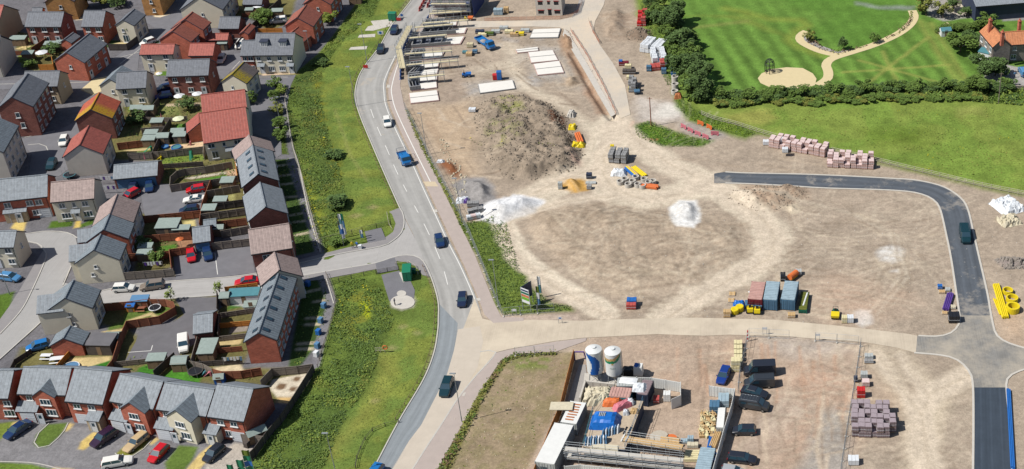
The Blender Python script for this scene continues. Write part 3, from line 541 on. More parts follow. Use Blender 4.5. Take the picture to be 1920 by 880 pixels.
def slab(name, px, m, z, depth=.14, kind='structure', smooth=False):
 SN[0] += 1; z += (SN[0] % 11)*.0013
 w = [(p.x, p.y) for p in PS(px)]
 if smooth: q, _ = resample([(a, b, 0) for a, b in w], len(w)*6); w = [(p.x, p.y) for p in q]
 b = MB(); b.prism(w, z-depth, z); o = b.build(name, m); tag(o, kind=kind); return o
def strip(name, px, m, width, z, h=.01, n=None, smooth=True, kind='structure', dash=None, world=False, parent=None):
 pts = px if world else PS(px); L = sum((Vector(b)-Vector(a)).length for a, b in zip(pts, pts[1:])); n = n or max(2, int(L/1.5)); p, L = resample(pts, n, smooth and len(pts) > 2); b = MB()
 nn = []
 for i in range(n):
  d = p[min(i+1, n-1)]-p[max(i-1, 0)]; d = Vector((d.x, d.y, 0)).normalized(); nn.append(Vector((-d.y, d.x, 0))*width/2)
 for i in range(n-1):
  if dash and (L*i/(n-1)) % dash[0] > dash[1]: continue
  A, B, C_, D = p[i]-nn[i], p[i+1]-nn[i+1], p[i+1]+nn[i+1], p[i]+nn[i]
  b.face([(q.x, q.y, z) for q in (A, B, C_, D)])
  if h > .03:
   b.face([(A.x, A.y, z-h), (B.x, B.y, z-h), (B.x, B.y, z), (A.x, A.y, z)]); b.face([(C_.x, C_.y, z-h), (D.x, D.y, z-h), (D.x, D.y, z), (C_.x, C_.y, z)])
 o = b.build(name, m, parent)
 if kind: tag(o, kind=kind)
 return o
road_mat('road_main', (172, 170, 166), [(.13, -.1), (.3, .1), (.62, .08), (.82, -.06)], .18, var=.1, dust=(186, 178, 166, -.1))
road_mat('road_worn', (142, 148, 152), [(.3, .12), (.75, .14)], .3, var=.1); road_mat('road_side', (180, 177, 174), [(.3, .05), (.7, .05)], .2); road_mat('road_estate', (172, 170, 168), [(.3, .04)], .3, var=.07)
road_mat('road_new', (92, 98, 106), [(.15, -.12), (.3, .16), (.52, -.1), (.7, .16), (.88, -.08)], .16, var=.14, dust=(160, 154, 146, .1)); road_mat('road_dusty', (140, 138, 134), [(.3, .1), (.6, .14)], .3, var=.22, dust=(188, 178, 162, .45))
road_mat('road_fresh', (66, 76, 88), [(.2, .18), (.35, -.1), (.5, .2), (.8, .2)], .1, var=.12); road_mat('site_track', (204, 190, 170), [(.25, .05), (.7, .05)], .3, var=.1, dust=(222, 208, 186, .4))
road_mat('haul_road', (206, 196, 182), [(.3, .04), (.7, .03)], .2, var=.08, dust=(222, 206, 184, .4))
mat('pavement', (186, 172, 164), .95, .06, .7); mat('pavement_grey', (150, 146, 146), .95, .08, .7); mat('concrete', (206, 200, 190), .9, .08, .8); mat('kerb', (200, 196, 188), .9, .06, 1); mat('paint_white', (240, 238, 232), .7, .05, 4)
mat('asphalt_court', (122, 121, 126), .95, .12, .5); mat('asphalt_dark', (112, 110, 114), .95, .12, .5); mat('beige_dust', (206, 194, 178), .95, .07, .4); mat('tactile', (214, 196, 166), .9, .05, 1); mat('resin_path', (222, 204, 160), .95, .05, 1); mat('gravel', (170, 165, 160), .95, .15, 4)
ML = [(785, -25), (772, 0), (735, 47), (712, 87), (682, 127), (669, 155), (666, 185), (675, 217), (690, 254), (717, 317), (749, 389), (775, 440), (800, 501), (814, 536), (822, 569), (822, 600), (821, 620), (814, 661), (794, 712), (749, 788), (705, 871), (690, 900)]
MR = [(845, -25), (825, 5), (790, 45), (745, 105), (725, 150), (724, 175), (728, 200), (747, 246), (774, 301), (796, 350), (819, 400), (843, 452), (868, 501), (895, 564), (903, 600), (905, 630), (900, 660), (889, 700), (859, 747), (829, 794), (795, 845), (757, 895)]
ribbon('main_road', ML, MR, 'road_main', .012, 120)
ribbon('main_road', ML[14:], [(858, 606), (857, 618), (851, 658), (838, 703), (814, 750), (790, 797), (767, 827), (745, 862), (722, 900)], 'road_worn', .02, 60)
slab('path', [(152, 168), (176, 148), (205, 143), (190, 172), (174, 178)], 'resin_path', .04)
# junction mouths
slab('road_mouth', [(713, 463), (734, 454), (750, 440), (757, 420), (755, 403), (790, 470), (806, 510), (800, 501), (786, 484), (764, 479), (740, 482), (704, 494)], 'road_side', .006, .03)
slab('road_mouth', [(890, 560), (905, 598), (930, 604), (985, 600), (1090, 602), (1092, 634), (1040, 640), (954, 655), (930, 661), (889, 709), (860, 745), (860, 640)], 'site_track', .022, .03)
slab('dusty_lane', [(859, 618), (900, 612), (906, 640), (895, 690), (862, 745), (829, 796), (795, 848), (765, 890), (730, 890), (745, 866), (767, 827), (790, 797), (814, 750), (838, 703), (851, 658)], 'beige_dust', .028, .02)
SRN = [(190, 546), (250, 534), (330, 527), (416, 521), (480, 513), (560, 494), (640, 476), (713, 463)]
SRS = [(192, 572), (266, 566), (325, 560), (406, 554), (470, 543), (560, 518), (640, 505), (704, 494)]
ribbon('side_road', SRN, SRS, 'road_side', .016, 40)
slab('estate_road', [(-40, 660), (0, 627), (38, 585), (59, 547), (86, 485), (82, 470), (70, 458), (44, 453), (30, 448), (-20, 452), (-20, 442), (44, 440), (88, 434), (127, 437), (142, 446), (145, 460), (136, 494), (118, 530), (190, 545), (196, 572), (130, 562), (100, 580), (72, 609), (0, 674), (-40, 700)], 'road_estate', .014, .03)
for q in [[(-20, 152), (60, 150), (115, 152), (140, 148), (175, 142), (215, 110), (262, 92), (258, 135), (225, 150), (176, 168), (110, 165), (-20, 168)], [(36, 262), (60, 256), (85, 250), (103, 247), (140, 230), (170, 225), (150, 300), (112, 330), (52, 340), (60, 290)],
          [(252, 30), (300, 33), (350, 18), (358, 0), (372, -8), (378, 0), (345, 35), (300, 75), (262, 92), (225, 125), (200, 132), (215, 108), (262, 76), (290, 52)], [(300, 75), (345, 95), (360, 105), (330, 112), (318, 135), (290, 120)], [(405, 105), (450, 100), (478, 120), (478, 148), (540, 145), (555, 140), (545, 160), (538, 200), (480, 215), (470, 180), (436, 160), (420, 150), (400, 130)]]:
 slab('estate_road', q, 'asphalt_court', .008, .03)
for q in [[(262, 360), (300, 345), (384, 378), (378, 400), (270, 410), (240, 385)], [(262, 352), (305, 345), (325, 345), (325, 360), (384, 353), (390, 375), (378, 402), (272, 408)]][1:]: slab('parking_court', q, 'asphalt_court', .01, .03)
slab('parking_court', [(325, 482), (370, 472), (384, 470), (400, 472), (470, 458), (478, 512), (416, 519), (330, 525)], 'asphalt_court', .01, .03)
slab('parking_court', [(330, 562), (406, 557), (425, 552), (418, 575), (400, 590), (400, 625), (372, 640), (330, 670), (235, 676), (255, 640), (262, 617), (318, 610), (345, 590)], 'asphalt_dark', .01, .03)
slab('parking_court', [(466, 175), (485, 165), (522, 165), (526, 210), (528, 290), (520, 295), (505, 260), (470, 250), (466, 200)], 'asphalt_court', .01, .03)
# pavements beside the roads, a kerb's height up
slab('pavement', [(0, 600), (18, 575), (40, 540), (60, 505), (75, 480), (82, 470), (86, 485), (59, 547), (38, 585), (0, 627), (-30, 650), (-30, 620)], 'pavement_grey', .1)
slab('pavement', [(560, 488), (600, 478), (640, 468), (690, 456), (720, 448), (737, 436), (742, 420), (735, 402), (730, 398), (748, 391), (756, 400), (759, 418), (752, 438), (734, 454), (713, 463), (640, 476), (560, 494)], 'pavement_grey', .1)
slab('pavement', [(560, 518), (640, 505), (704, 494), (740, 482), (764, 479), (786, 484), (800, 501), (808, 520), (792, 516), (780, 500), (762, 492), (744, 490), (742, 497), (706, 506), (640, 518), (610, 524), (560, 530)], 'pavement_grey', .1)
slab('layby', [(684, 435), (715, 428), (724, 450), (690, 457)], 'asphalt_court', .11, .15); slab('layby', [(704, 494), (740, 484), (748, 506), (708, 514)], 'asphalt_court', .104, .15)
slab('path', [(715, 516), (748, 508), (770, 528), (778, 545), (776, 560), (730, 565), (722, 540)], 'asphalt_court', .03, .06); slab('path', [(748, 512), (760, 509), (772, 526), (756, 530)], 'concrete', .045, .06)
PVL = [(780, 60), (750, 112), (735, 160), (735, 180), (742, 206), (763, 252), (791, 309), (812, 350)]
strip('road_marking', [(a-4, b) for a, b in MR[3:15]], 'paint_white', .16, .022, 0)
strip('road_marking', PVL[:-1]+[(810, 347)], 'paint_white', .2, .03, 0)
slab('pavement', [(830, 5), (793, 47), (749, 105), (729, 150), (728, 175), (732, 200), (751, 246), (778, 301), (800, 350), (823, 400), (848, 452), (872, 501), (899, 564), (908, 590), (925, 606), (982, 602), (982, 596), (940, 595), (926, 567), (890, 478), (870, 437), (834, 364), (807, 309), (780, 254), (758, 200), (750, 160), (757, 110), (802, 47), (838, 5)], 'pavement', .026, .05)
slab('tactile_paving', [(794, 341), (816, 341), (822, 350), (799, 350)], 'tactile', .04, .02);
for q in [[(813, 394), (819, 393), (821, 398), (815, 399)], [(726, 159), (732, 160), (731, 165), (725, 165)], [(893, 560), (900, 559), (902, 564), (896, 565)], [(869, 737), (874, 736), (871, 743), (866, 743)]]: slab('access_cover', q, 'concrete', .045, .02)
strip('road_marking', [(695, 205), (706, 235), (722, 272), (732, 295), (750, 335), (800, 430), (830, 500), (845, 560)], 'paint_white', .13, .02, 0, dash=(9, 4))
slab('pavement', [(765, 890), (800, 839), (830, 794), (859, 748), (889, 709), (930, 662), (954, 656), (1042, 641), (1100, 634), (1098, 640), (1042, 660), (965, 664), (939, 676), (898, 738), (868, 794), (815, 890)], 'pavement', .034, .06)
strip('kerb', MR[16:17]+[(930, 661), (889, 709), (859, 747), (829, 794), (797, 843), (766, 892)], 'kerb', .25, .06, .06); strip('kerb', ML[8:11]+[(755, 400), (758, 418), (752, 438), (734, 454), (713, 463), (640, 476), (562, 494)], 'kerb', .22, .13, .13)
strip('kerb', ML[:9], 'kerb', .22, .12, .12); strip('kerb', [(564, 518), (640, 505), (704, 494), (740, 482), (764, 479), (786, 484), (800, 501), (814, 536), (822, 569), (822, 600)]+ML[16:], 'kerb', .22, .12, .12)
strip('kerb', [(0, 627), (38, 585), (59, 547), (86, 485), (83, 470), (72, 458), (44, 452)], 'kerb', .2, .12, .12); strip('kerb', [(44, 440), (88, 434), (127, 437), (145, 447)], 'kerb', .2, .1, .1); strip('kerb', [(136, 494), (118, 536)], 'kerb', .2, .1, .1); strip('kerb', [(86, 594), (72, 609), (40, 638), (0, 674), (-20, 692)], 'kerb', .2, .12, .12)
strip('kerb', SRN[:6], 'kerb', .2, .1, .1); strip('kerb', SRS[:6], 'kerb', .2, .1, .1)
strip('kerb', [(541, 172), (535, 190), (539, 213), (543, 241), (551, 282), (560, 308), (579, 400), (601, 474)], 'kerb', .2, .1, .1); strip('kerb', [(608, 512), (614, 530), (626, 570)], 'kerb', .2, .1, .1)
strip('kerb', [(64, 830), (70, 815), (92, 794)], 'kerb', .15, .06, .08); strip('kerb', [(64, 830), (72, 840), (90, 838), (118, 812), (128, 793)], 'kerb', .15, .06, .08); strip('kerb', [(216, 850), (222, 860), (240, 860), (272, 840), (284, 826)], 'kerb', .15, .06, .08); strip('kerb', [(-10, 866), (60, 868), (105, 878), (140, 890)], 'kerb', .15, .06, .08)
for q in [[(46, 258), (60, 255), (85, 250), (103, 246)], [(52, 272), (75, 270), (88, 276), (90, 283)], [(210, 112), (262, 98)], [(225, 120), (268, 88)], [(0, 158), (110, 156), (165, 154)], [(480, 145), (540, 145)], [(440, 160), (430, 140), (450, 115)]]: strip('road_marking' if 0 else 'kerb_line', q, 'kerb', .18, .03, .03)
# parking bay numbers and lines
for q in [[(240, 661), (283, 658)], [(283, 658), (286, 648)], [(408, 515), (403, 474)]]: strip('road_marking', q, 'paint_white', .12, .02, 0, smooth=False)
def text(body, loc, size, m, rz=0, rx=0, parent=None, name='painted_number', ext=.004, kind=None, align='CENTER'):
 cu = bpy.data.curves.new(name, 'FONT'); cu.body = body; cu.size = size; cu.extrude = ext; cu.align_x = align; cu.align_y = 'CENTER'
 t = bpy.data.objects.new('tmp', cu); COL.objects.link(t); bpy.context.view_layer.update(); dg = bpy.context.evaluated_depsgraph_get()
 me = bpy.data.meshes.new_from_object(t.evaluated_get(dg)); bpy.data.objects.remove(t); me.materials.clear(); me.materials.append(MATS[m])
 o = ob(name, me, parent, loc); o.rotation_euler = (rx, 0, rz)
 if kind: o['kind'] = kind
 return o
# the new road and junctions right
NU = [(1339, 326), (1360, 323), (1400, 325), (1495, 327), (1575, 330), (1670, 335), (1718, 338.5), (1766, 349.6), (1798, 368.7), (1814, 391), (1826, 440), (1836, 484), (1851, 549), (1860, 600)]
NL = [(1339, 344), (1360, 344), (1400, 345), (1480, 349), (1543, 353), (1640, 356), (1690, 358.5), (1722, 363), (1747, 373), (1762, 391), (1774, 440), (1783, 484), (1792, 543), (1800, 598)]
ribbon('new_road', NU, NL, 'road_new', .03, 90)
slab('site_road', [(985, 600), (1090, 602), (1200, 598), (1300, 596), (1450, 600), (1560, 610), (1700, 626), (1720, 630), (1717, 662), (1680, 652), (1620, 642), (1482, 632), (1370, 628), (1320, 630), (1231, 627), (1092, 634), (1060, 638)], 'site_track', .026, .04)
slab('new_junction', [(1717, 630), (1760, 631), (1786, 623), (1799, 606), (1801, 592), (1859, 592), (1869, 629), (1892, 644), (1925, 654), (1925, 692), (1900, 701), (1887, 714), (1885, 727), (1825, 727), (1817, 697), (1796, 676), (1767, 667), (1714, 662)], 'road_dusty', .022, .04)
ribbon('new_road', [(1827, 724), (1827, 900)], [(1886, 724), (1896, 900)], 'road_fresh', .03, 20, False)
for q in [NU[1:]+[(1869, 629), (1892, 644), (1925, 654)], NL[1:]+[(1799, 606), (1786, 623), (1760, 631), (1722, 630)], [(1714, 662), (1767, 667), (1796, 676), (1817, 697), (1824, 722), (1825, 800), (1824, 895)], [(1925, 692), (1900, 701), (1887, 714), (1887, 726), (1890, 760), (1897, 810), (1898, 895)]]: strip('kerb', q, 'concrete', .38, .1, .1)
# haul road, north
slab('haul_road', [(1100, -30), (1142, -30), (1132, 10), (1116, 40), (1112, 60), (1125, 85), (1150, 120), (1172, 160), (1182, 215), (1165, 222), (1155, 215), (1130, 175), (1100, 120), (1078, 80), (1066, 58), (1050, 52), (1000, 50), (940, 51), (860, 53), (850, 40), (960, 40), (1050, 38), (1075, 32), (1088, 10)], 'haul_road', .03, .05)
slab('kerb_foundation', [(1058, 55), (1066, 62), (1102, 122), (1154, 215), (1146, 220), (1094, 130), (1055, 66)], 'concrete', .1, .15); slab('path', [(1090, -10), (1097, 0), (1090, 25), (1072, 34), (1080, 18)], 'gravel', .06, .08)
# park paths
slab('path', [(1421, 147), (1428, 138), (1446, 130), (1475, 126.5), (1505, 128), (1524, 138), (1531, 148), (1528, 160), (1506, 167), (1474, 169), (1444, 164), (1426, 156)], 'resin_path', .02, .05, smooth=False)
strip('path', [(1512, 59), (1501, 66), (1500, 76), (1514, 86), (1540, 97), (1575, 105)], 'resin_path', 2.2, .028, 0); strip('path', [(1534, 160), (1551, 148), (1553, 135), (1549, 122), (1560, 110), (1600, 97), (1640, 84), (1680, 66), (1705, 48), (1714, 32), (1710, 20)], 'resin_path', 2.4, .036, 0)
slab('planting_bed', [(1510, 62), (1517, 60), (1520, 72), (1538, 85), (1570, 97), (1600, 92), (1650, 78), (1680, 62), (1704, 40), (1706, 22), (1711, 24), (1708, 44), (1688, 64), (1640, 82), (1590, 98), (1572, 103), (1540, 94), (1515, 83), (1504, 74)], 'bed_soil' if 'bed_soil' in MATS else 'gravel', .016, .04)
strip('path', [(1780, 44), (1768, 50), (1762, 58), (1766, 64)], 'resin_path', 1.6, .02, 0)
# ================================================================ HOUSES
WM = {}
def window_mesh(w, h, n):
 k = ('w', w, h, n)
 if k not in WM:
  a = MB(); t = .09; a.box(-w/2, w/2, -.09, 0, 0, t); a.box(-w/2, w/2, -.09, 0, h-t, h); a.box(-w/2, -w/2+t, -.09, 0, t, h-t); a.box(w/2-t, w/2, -.09, 0, t, h-t)
  for i in range(1, n): x = -w/2+w*i/n; a.box(x-.05, x+.05, -.09, 0, t, h-t)
  a.box(-w/2-.12, w/2+.12, -.2, 0, -.14, -.0)
  p = MB(); p.box(-w/2+t, w/2-t, -.05, -.01, t, h-t)
  WM[k] = (a.mesh('window', 'white'), p.mesh('pane', 'glass'))
 return WM[k]
def door_mesh(m, w=1.0, h=2.1):
 k = ('d', m, w, h)
 if k not in WM:
  a = MB(); a.box(-w/2, w/2, -.08, 0, 0, h); a.box(-w/2-.08, -w/2, -.12, 0, 0, h+.08); a.box(w/2, w/2+.08, -.12, 0, 0, h+.08); a.box(-w/2, w/2, -.12, 0, h, h+.08)
  p = MB(); p.box(-w*.25, w*.25, -.1, -.081, h*.55, h*.88)
  WM[k] = (a.mesh('door', m), p.mesh('pane', 'glass'))
 return WM[k]
def solveroof(R1, R2, E, he, pitch):
 tp = math.tan(pitch)
 def cfg(w):
  hr = he+w*tp; A, B = P(*R1, hr), P(*R2, hr); d = (B-A); L = Vector((d.x, d.y, 0)).length; u = Vector((d.x/L, d.y/L, 0)); n = Vector((-u.y, u.x, 0))
  return hr, A, B, u, n, L
 def err(w):
  hr, A, B, u, n, L = cfg(w); q = P(*E, he); return abs((q-A).dot(n))-w, (q-A).dot(n)
 lo, hi = .6, 9
 for _ in range(50):
  m = (lo+hi)/2
  if err(m)[0] > 0: lo = m
  else: hi = m
 hr, A, B, u, n, L = cfg(lo); return lo, hr, A, B, u, err(lo)[1]
HOUSES = []
def facade(root, side, L, w, he, spec, wallname):
 """spec: list of (kind, pos 0..1 along, base z, width, height, n)"""
 rz = {'-y': 0, '+y': math.pi, '+x': math.pi/2, '-x': -math.pi/2}[side]
 length = L if side[1] == 'y' else 2*w; off = w if side[1] == 'y' else L/2
 for s in spec:
  kind, pos, z, ww, hh, n = s; x = (pos-.5)*length
  loc = Vector((x*math.cos(rz)+(off+.012)*math.sin(rz), x*math.sin(rz)-(off+.012)*math.cos(rz), z))
  if kind == 'w':
   f, p = window_mesh(ww, hh, n); o = ob('window', f, root, loc, rz); ob('pane', p, o)
  elif kind in ('door_white', 'door_blue', 'black'):
   f, p = door_mesh(kind, ww, hh); o = ob('door', f, root, loc, rz); ob('pane', p, o)
  elif kind in ('gw', 'gb'):
   k = (kind, ww)
   if k not in WM:
    a = MB(); a.box(-ww/2, ww/2, -.06, 0, 0, 2.1)
    for q in (.5, 1, 1.5): a.box(-ww/2+.1, ww/2-.1, -.08, -.061, q-.02, q+.02)
    WM[k] = a.mesh('garage_door', 'door_white' if kind == 'gw' else 'door_blue')
   ob('garage_door', WM[k], root, loc, rz)
  elif kind == 'porch':
   a = MB(); a.box(-ww/2, ww/2, -.9, 0, z-z+0, .12, 0); a.face([(-ww/2-.1, -1.0, .1), (ww/2+.1, -1.0, .1), (ww/2+.1, 0, .65), (-ww/2-.1, 0, .65)], 0); a.face([(-ww/2-.1, -1.0, .1), (-ww/2-.1, 0, .65), (-ww/2-.1, 0, .1)], 0); a.face([(ww/2+.1, -1.0, .1), (ww/2+.1, 0, .1), (ww/2+.1, 0, .65)], 0)
   ob('porch_roof', a.mesh('porch_roof', 'slate'), root, loc, rz)
def auto_spec(L, st, he, door='door_white', french=False):
 n = max(2, round(L/3.2)); out = []; fh = he/st
 for s in range(st):
  for i in range(n):
   pos = (i+.5)/n; z = s*fh+.95
   if s == 0 and i % 2 == 0: out.append((door, pos-.02, .05, 1.0 if door != 'fr' else 1.6, 2.05, 1)) if not french else out.append(('w', pos, .15, 1.5, 2.0, 3))
   else: out.append(('w', pos, z, 1.25 if i % 2 else 1.05, 1.15, 2))
 return out
def house(R1, R2, E, he=5.0, wall='brick', roof='slate', label='', st=2, pitch=35, name='house', cat='house', group=None, specs=None, gable=None, ext=0, sky=0, w=None, oh=.28, lower=None, hs=0):
 if R1[1] < 225 and R1[0] < 700: roof = {'slate': 'slate_mid', 'slate_dark': 'slate_mid'}.get(roof, roof)
 wv, hr, A, B, u, sg = solveroof(R1, R2, E, he, R(pitch))
 if w: wv = w
 L = (B-A).length; c = (A+B)/2;
 if sg > 0: u = -u        # local -y faces the eave that was measured
 rz = math.atan2(u.y, u.x)
 root = thing(name, label, cat, (c.x, c.y, 0), rz, group)
 hL = L/2-.12
 b = MB(); w_ = wv-oh
 if hL*2 < 1.5: hL = .75
 he2 = he+oh*math.tan(R(pitch))*0
 zr = he+w_*math.tan(R(pitch))
 for s in (-1, 1): b.face([(s*-hL, s*-w_, 0), (s*hL, s*-w_, 0), (s*hL, s*-w_, he), (s*-hL, s*-w_, he)])
 for s in (-1, 1): b.face([(s*hL, -s*w_, 0), (s*hL, s*w_, 0), (s*hL, s*w_, he), (s*hL, 0, zr-.02), (s*hL, -s*w_, he)])
 b.build('wall', wall, root)
 r = MB(); th = .16; rL = L/2+.02; e0 = he-.0
 tp = math.tan(R(pitch)); sl = wv/math.cos(R(pitch))
 for s in (-1, 1):
  y = s*-1
  P1, P2, P3, P4 = (-rL, y*wv, hr-wv*tp), (rL, y*wv, hr-wv*tp), (rL, 0, hr), (-rL, 0, hr)
  q = [P1, P2, P3, P4]; uvq = [(0, 0), (2*rL, 0), (2*rL, sl), (0, sl)]
  if s > 0: r.face(q, 0, uvq)
  else: r.face(q[::-1], 0, uvq[::-1])
  r.face([(P2[0], P2[1], P2[2]-th), (P1[0], P1[1], P1[2]-th), P1, P2] if s < 0 else [(P1[0], P1[1], P1[2]-th), (P2[0], P2[1], P2[2]-th), P2, P1], 1)
  for X in (-rL, rL): r.face([(X, y*wv, hr-wv*tp), (X, 0, hr), (X, 0, hr-th-.06), (X, y*wv, hr-wv*tp-th-.06)], 1)
  r.face([(-rL, y*wv, hr-wv*tp-th), (rL, y*wv, hr-wv*tp-th), (rL, 0, hr-th), (-rL, 0, hr-th)], 1)
 r.build('roof', [roof, 'verge'], root)
 g = MB(); g.box(-rL, rL, -.13, .13, hr-.05, hr+.07); g.build('ridge', roof, root)
 for s in (-1, 1): g = MB(); g.box(-rL, rL, s*(wv+.06)-.07, s*(wv+.06)+.07, he-.2, he-.06); g.build('gutter', 'black', root)
 if specs is None:
  specs = {'-y': auto_spec(2*hL, st, he), '+y': auto_spec(2*hL, st, he)} if cat == 'house' else {}
  if cat == 'house': specs['-x'] = specs['+x'] = [('w', .5, he*.62, .6, 1.0, 1)]
 for k, v in specs.items(): facade(root, k, 2*hL, w_, he, v, wall)
 if cat == 'house':
  for k in range(hs or 1):
   d = MB(); X = hL-.25; d.bar((X, -w_-.07, 0), (X, -w_-.07, he-.15), .05, 5); d.build('drainpipe', 'black', root)
 root['_'] = 0; del root['_']
 return root, L, w_, he, hr
def skylights(root, L, w, hr, n, pitch=35, x0=.15, x1=.85, sides=(-1, 1), down=.35):
 tp = math.tan(R(pitch))
 for s in sides:
  for i in range(n):
   x = (-.5+x0+(x1-x0)*i/max(1, n-1))*L; y = s*w*down; z = hr-abs(y)*tp
   f = MB(); f.box(-.45, .45, -.6, .6, .0, .1); o = f.build('skylight', 'verge', root); o.location = (x, y, z+.0); o.rotation_euler = (-s*R(pitch), 0, 0)
   p = MB(); p.box(-.33, .33, -.48, .48, .1, .13); p.build('pane', 'glass', o)
def W1(*a): return a
# ---- bottom row
FRONT = [('gw', .25, 0, 2.4, 2.1, 1), ('w', .28, 3.1, 1.2, 1.1, 2), ('w', .66, 3.1, 1.2, 1.1, 2), ('door_white', .62, 0, 1, 2.1, 1)]
ROW = 'row of detached brick houses along the bottom drive'
def wing(host, R1, R2, E, wall, label_unused, roof='slate_dark', he=4.9, pitch=38, specs=None, cl=True):
 """cross gable joined to its house: its own parts go under the host"""
 wv, hr, A, B, u, sg = solveroof(R1, R2, E, he, R(pitch)); inv = host.matrix_basis.inverted() if False else None
 L = (B-A).length; c = (A+B)/2; rz = math.atan2(u.y, u.x); tp = math.tan(R(pitch)); w_ = wv-.2
 H = Vector(host.location); hz = host.rotation_euler[2]
 d = c-H; loc = Vector((d.x*math.cos(-hz)-d.y*math.sin(-hz), d.x*math.sin(-hz)+d.y*math.cos(-hz), 0)); lr = rz-hz
 b = MB(); X0, X1 = -L/2+.15, L/2+.6       # X0 = front gable (R1 side)
 zr = he+w_*tp
 b.face([(X0, -w_, 0), (X0, -w_, he), (X0, 0, zr-.02), (X0, w_, he), (X0, w_, 0)])
 for s in (-1, 1): b.face([(X0, s*w_, 0), (X1, s*w_, 0), (X1, s*w_, he), (X0, s*w_, he)])
 o = b.build('wing_wall', wall, host); o.location = loc; o.rotation_euler = (0, 0, lr)
 r = MB(); sl = wv/math.cos(R(pitch))
 for s in (-1, 1):
  a = [(-L/2, s*wv, hr-wv*tp), (L/2, s*wv, hr-wv*tp), (L/2, 0, hr), (-L/2, 0, hr)]; uvq = [(0, 0), (L, 0), (L, sl), (0, sl)]
  r.face(a if s < 0 else a[::-1], 0, uvq if s < 0 else uvq[::-1]); r.face([a[0], a[3], (a[3][0], 0, hr-.2), (a[0][0], a[0][1], a[0][2]-.2)], 1); r.face([a[0], a[1], (a[1][0], a[1][1], a[1][2]-.15), (a[0][0], a[0][1], a[0][2]-.15)], 1)
 o = r.build('wing_roof', [roof, 'verge'], host); o.location = loc; o.rotation_euler = (0, 0, lr)
 for kind, pos, z, ww, hh, n in (specs or []):
  y = -(pos-.5)*2*w_; f, p = window_mesh(ww, hh, n) if kind == 'w' else door_mesh(kind, ww, hh)
  q = Vector((X0-.012, y, z)); wd = Vector((q.x*math.cos(lr)-q.y*math.sin(lr), q.x*math.sin(lr)+q.y*math.cos(lr), z))+loc
  g = ob('window' if kind == 'w' else 'door', f, host, wd, lr-math.pi/2); ob('pane', p, g)
def lean(host, px, he, m_wall, m_roof, rise=.9, depth=1.5, width=3.2, toward=None, nm='porch'):
 """small monopitch porch/garage front standing before a house: px = ground point of its front centre"""
 H = Vector(host.location); hz = host.rotation_euler[2]; c = P(*px); d = c-H
 loc = Vector((d.x*math.cos(-hz)-d.y*math.sin(-hz), d.x*math.sin(-hz)+d.y*math.cos(-hz), 0))
 b = MB(); b.box(-width/2, width/2, 0, depth, 0, he); o = b.build(nm, m_wall, host); o.location = loc
 r = MB(); r.face([(-width/2-.15, -.2, he-.02), (width/2+.15, -.2, he-.02), (width/2+.15, depth, he+rise), (-width/2-.15, depth, he+rise)], 0, [(0, 0), (width, 0), (width, depth*1.2), (0, depth*1.2)])
 r.face([(-width/2-.15, -.2, he-.02), (-width/2-.15, depth, he+rise), (-width/2-.15, depth, he-.02)], 1); r.face([(width/2+.15, -.2, he-.02), (width/2+.15, depth, he-.02), (width/2+.15, depth, he+rise)], 1); r.face([(-width/2-.15, -.2, he-.12), (width/2+.15, -.2, he-.12), (width/2+.15, -.2, he-.02), (-width/2-.15, -.2, he-.02)], 1)
 r.build(nm+'_roof', [m_roof, 'verge'], o); return o
WG = [('w', .5, 3.1, 1.8, 1.2, 3), ('w', .62, .85, 1.8, 1.3, 3)]
h, *_ = house((-55, 694), (26, 694.5), (12.5, 747.5), 4.8, 'brick', 'slate', 'brick house cut off by the left edge, leftmost of the bottom row', group=ROW, specs={'-y': [('w', .93, 3, 1.2, 1.1, 2), ('w', .9, .8, 1.8, 1.3, 3)]})
h, *_ = house((44, 688), (134, 690.5), (31, 739), 4.8, 'brick', 'slate', 'brick house with projecting brick gable, second from bottom left', group=ROW, specs={'-y': [('w', .2, 3.3, 1.0, 1.0, 2)]})
wing(h, (75, 731), (102.5, 699), (55, 747.5), 'brick', '', specs=WG); lean(h, (57, 791), 2.3, 'brick', 'slate', depth=1.6, width=3.4, nm='garage_bay');
h2 = h
def gdoor(host, px, m='gw', w=2.4, off=-.06):
 H = Vector(host.location); hz = host.rotation_euler[2]; d = P(*px)-H
 k = (m, w)
 if k not in WM:
  a = MB(); a.box(-w/2, w/2, -.06, 0, 0, 2.0)
  for q in (.5, 1, 1.5): a.box(-w/2+.1, w/2-.1, -.08, -.061, q-.02, q+.02)
  WM[k] = a.mesh('garage_door', 'door_white' if m == 'gw' else 'door_blue')
 return ob('garage_door', WM[k], host, (d.x*math.cos(-hz)-d.y*math.sin(-hz), d.x*math.sin(-hz)+d.y*math.cos(-hz)+off, 0))
def pdoor(host, px, m='door_white', off=-.04):
 H = Vector(host.location); hz = host.rotation_euler[2]; d = P(*px)-H; f, p = door_mesh(m); o = ob('door', f, host, (d.x*math.cos(-hz)-d.y*math.sin(-hz), d.x*math.sin(-hz)+d.y*math.cos(-hz)+off, 0)); ob('pane', p, o); return o
gdoor(h, (57, 791)); pdoor(h, (82, 792), off=-.3)
h, *_ = house((140, 690), (210, 696), (119, 752.5), 4.8, 'brick', 'slate', 'flat fronted brick house with white garage door and grey porch beside the purple car', group=ROW, specs={'-y': [('gw', .3, 0, 2.4, 2.1, 1), ('w', .25, 3.2, 1.2, 1.0, 2), ('w', .65, 3.2, 1.2, 1.0, 2)]})
lean(h, (180, 809), 2.4, 'buff_render', 'slate', depth=2.0, width=2.2); pdoor(h, (180, 809))
h, *_ = house((225, 701), (306, 716), (205, 752.5), 4.8, 'brick', 'slate', 'brick gabled house behind the old tan estate car', group=ROW, specs={'-y': [('w', .2, 3.3, 1.0, 1.0, 2)]})
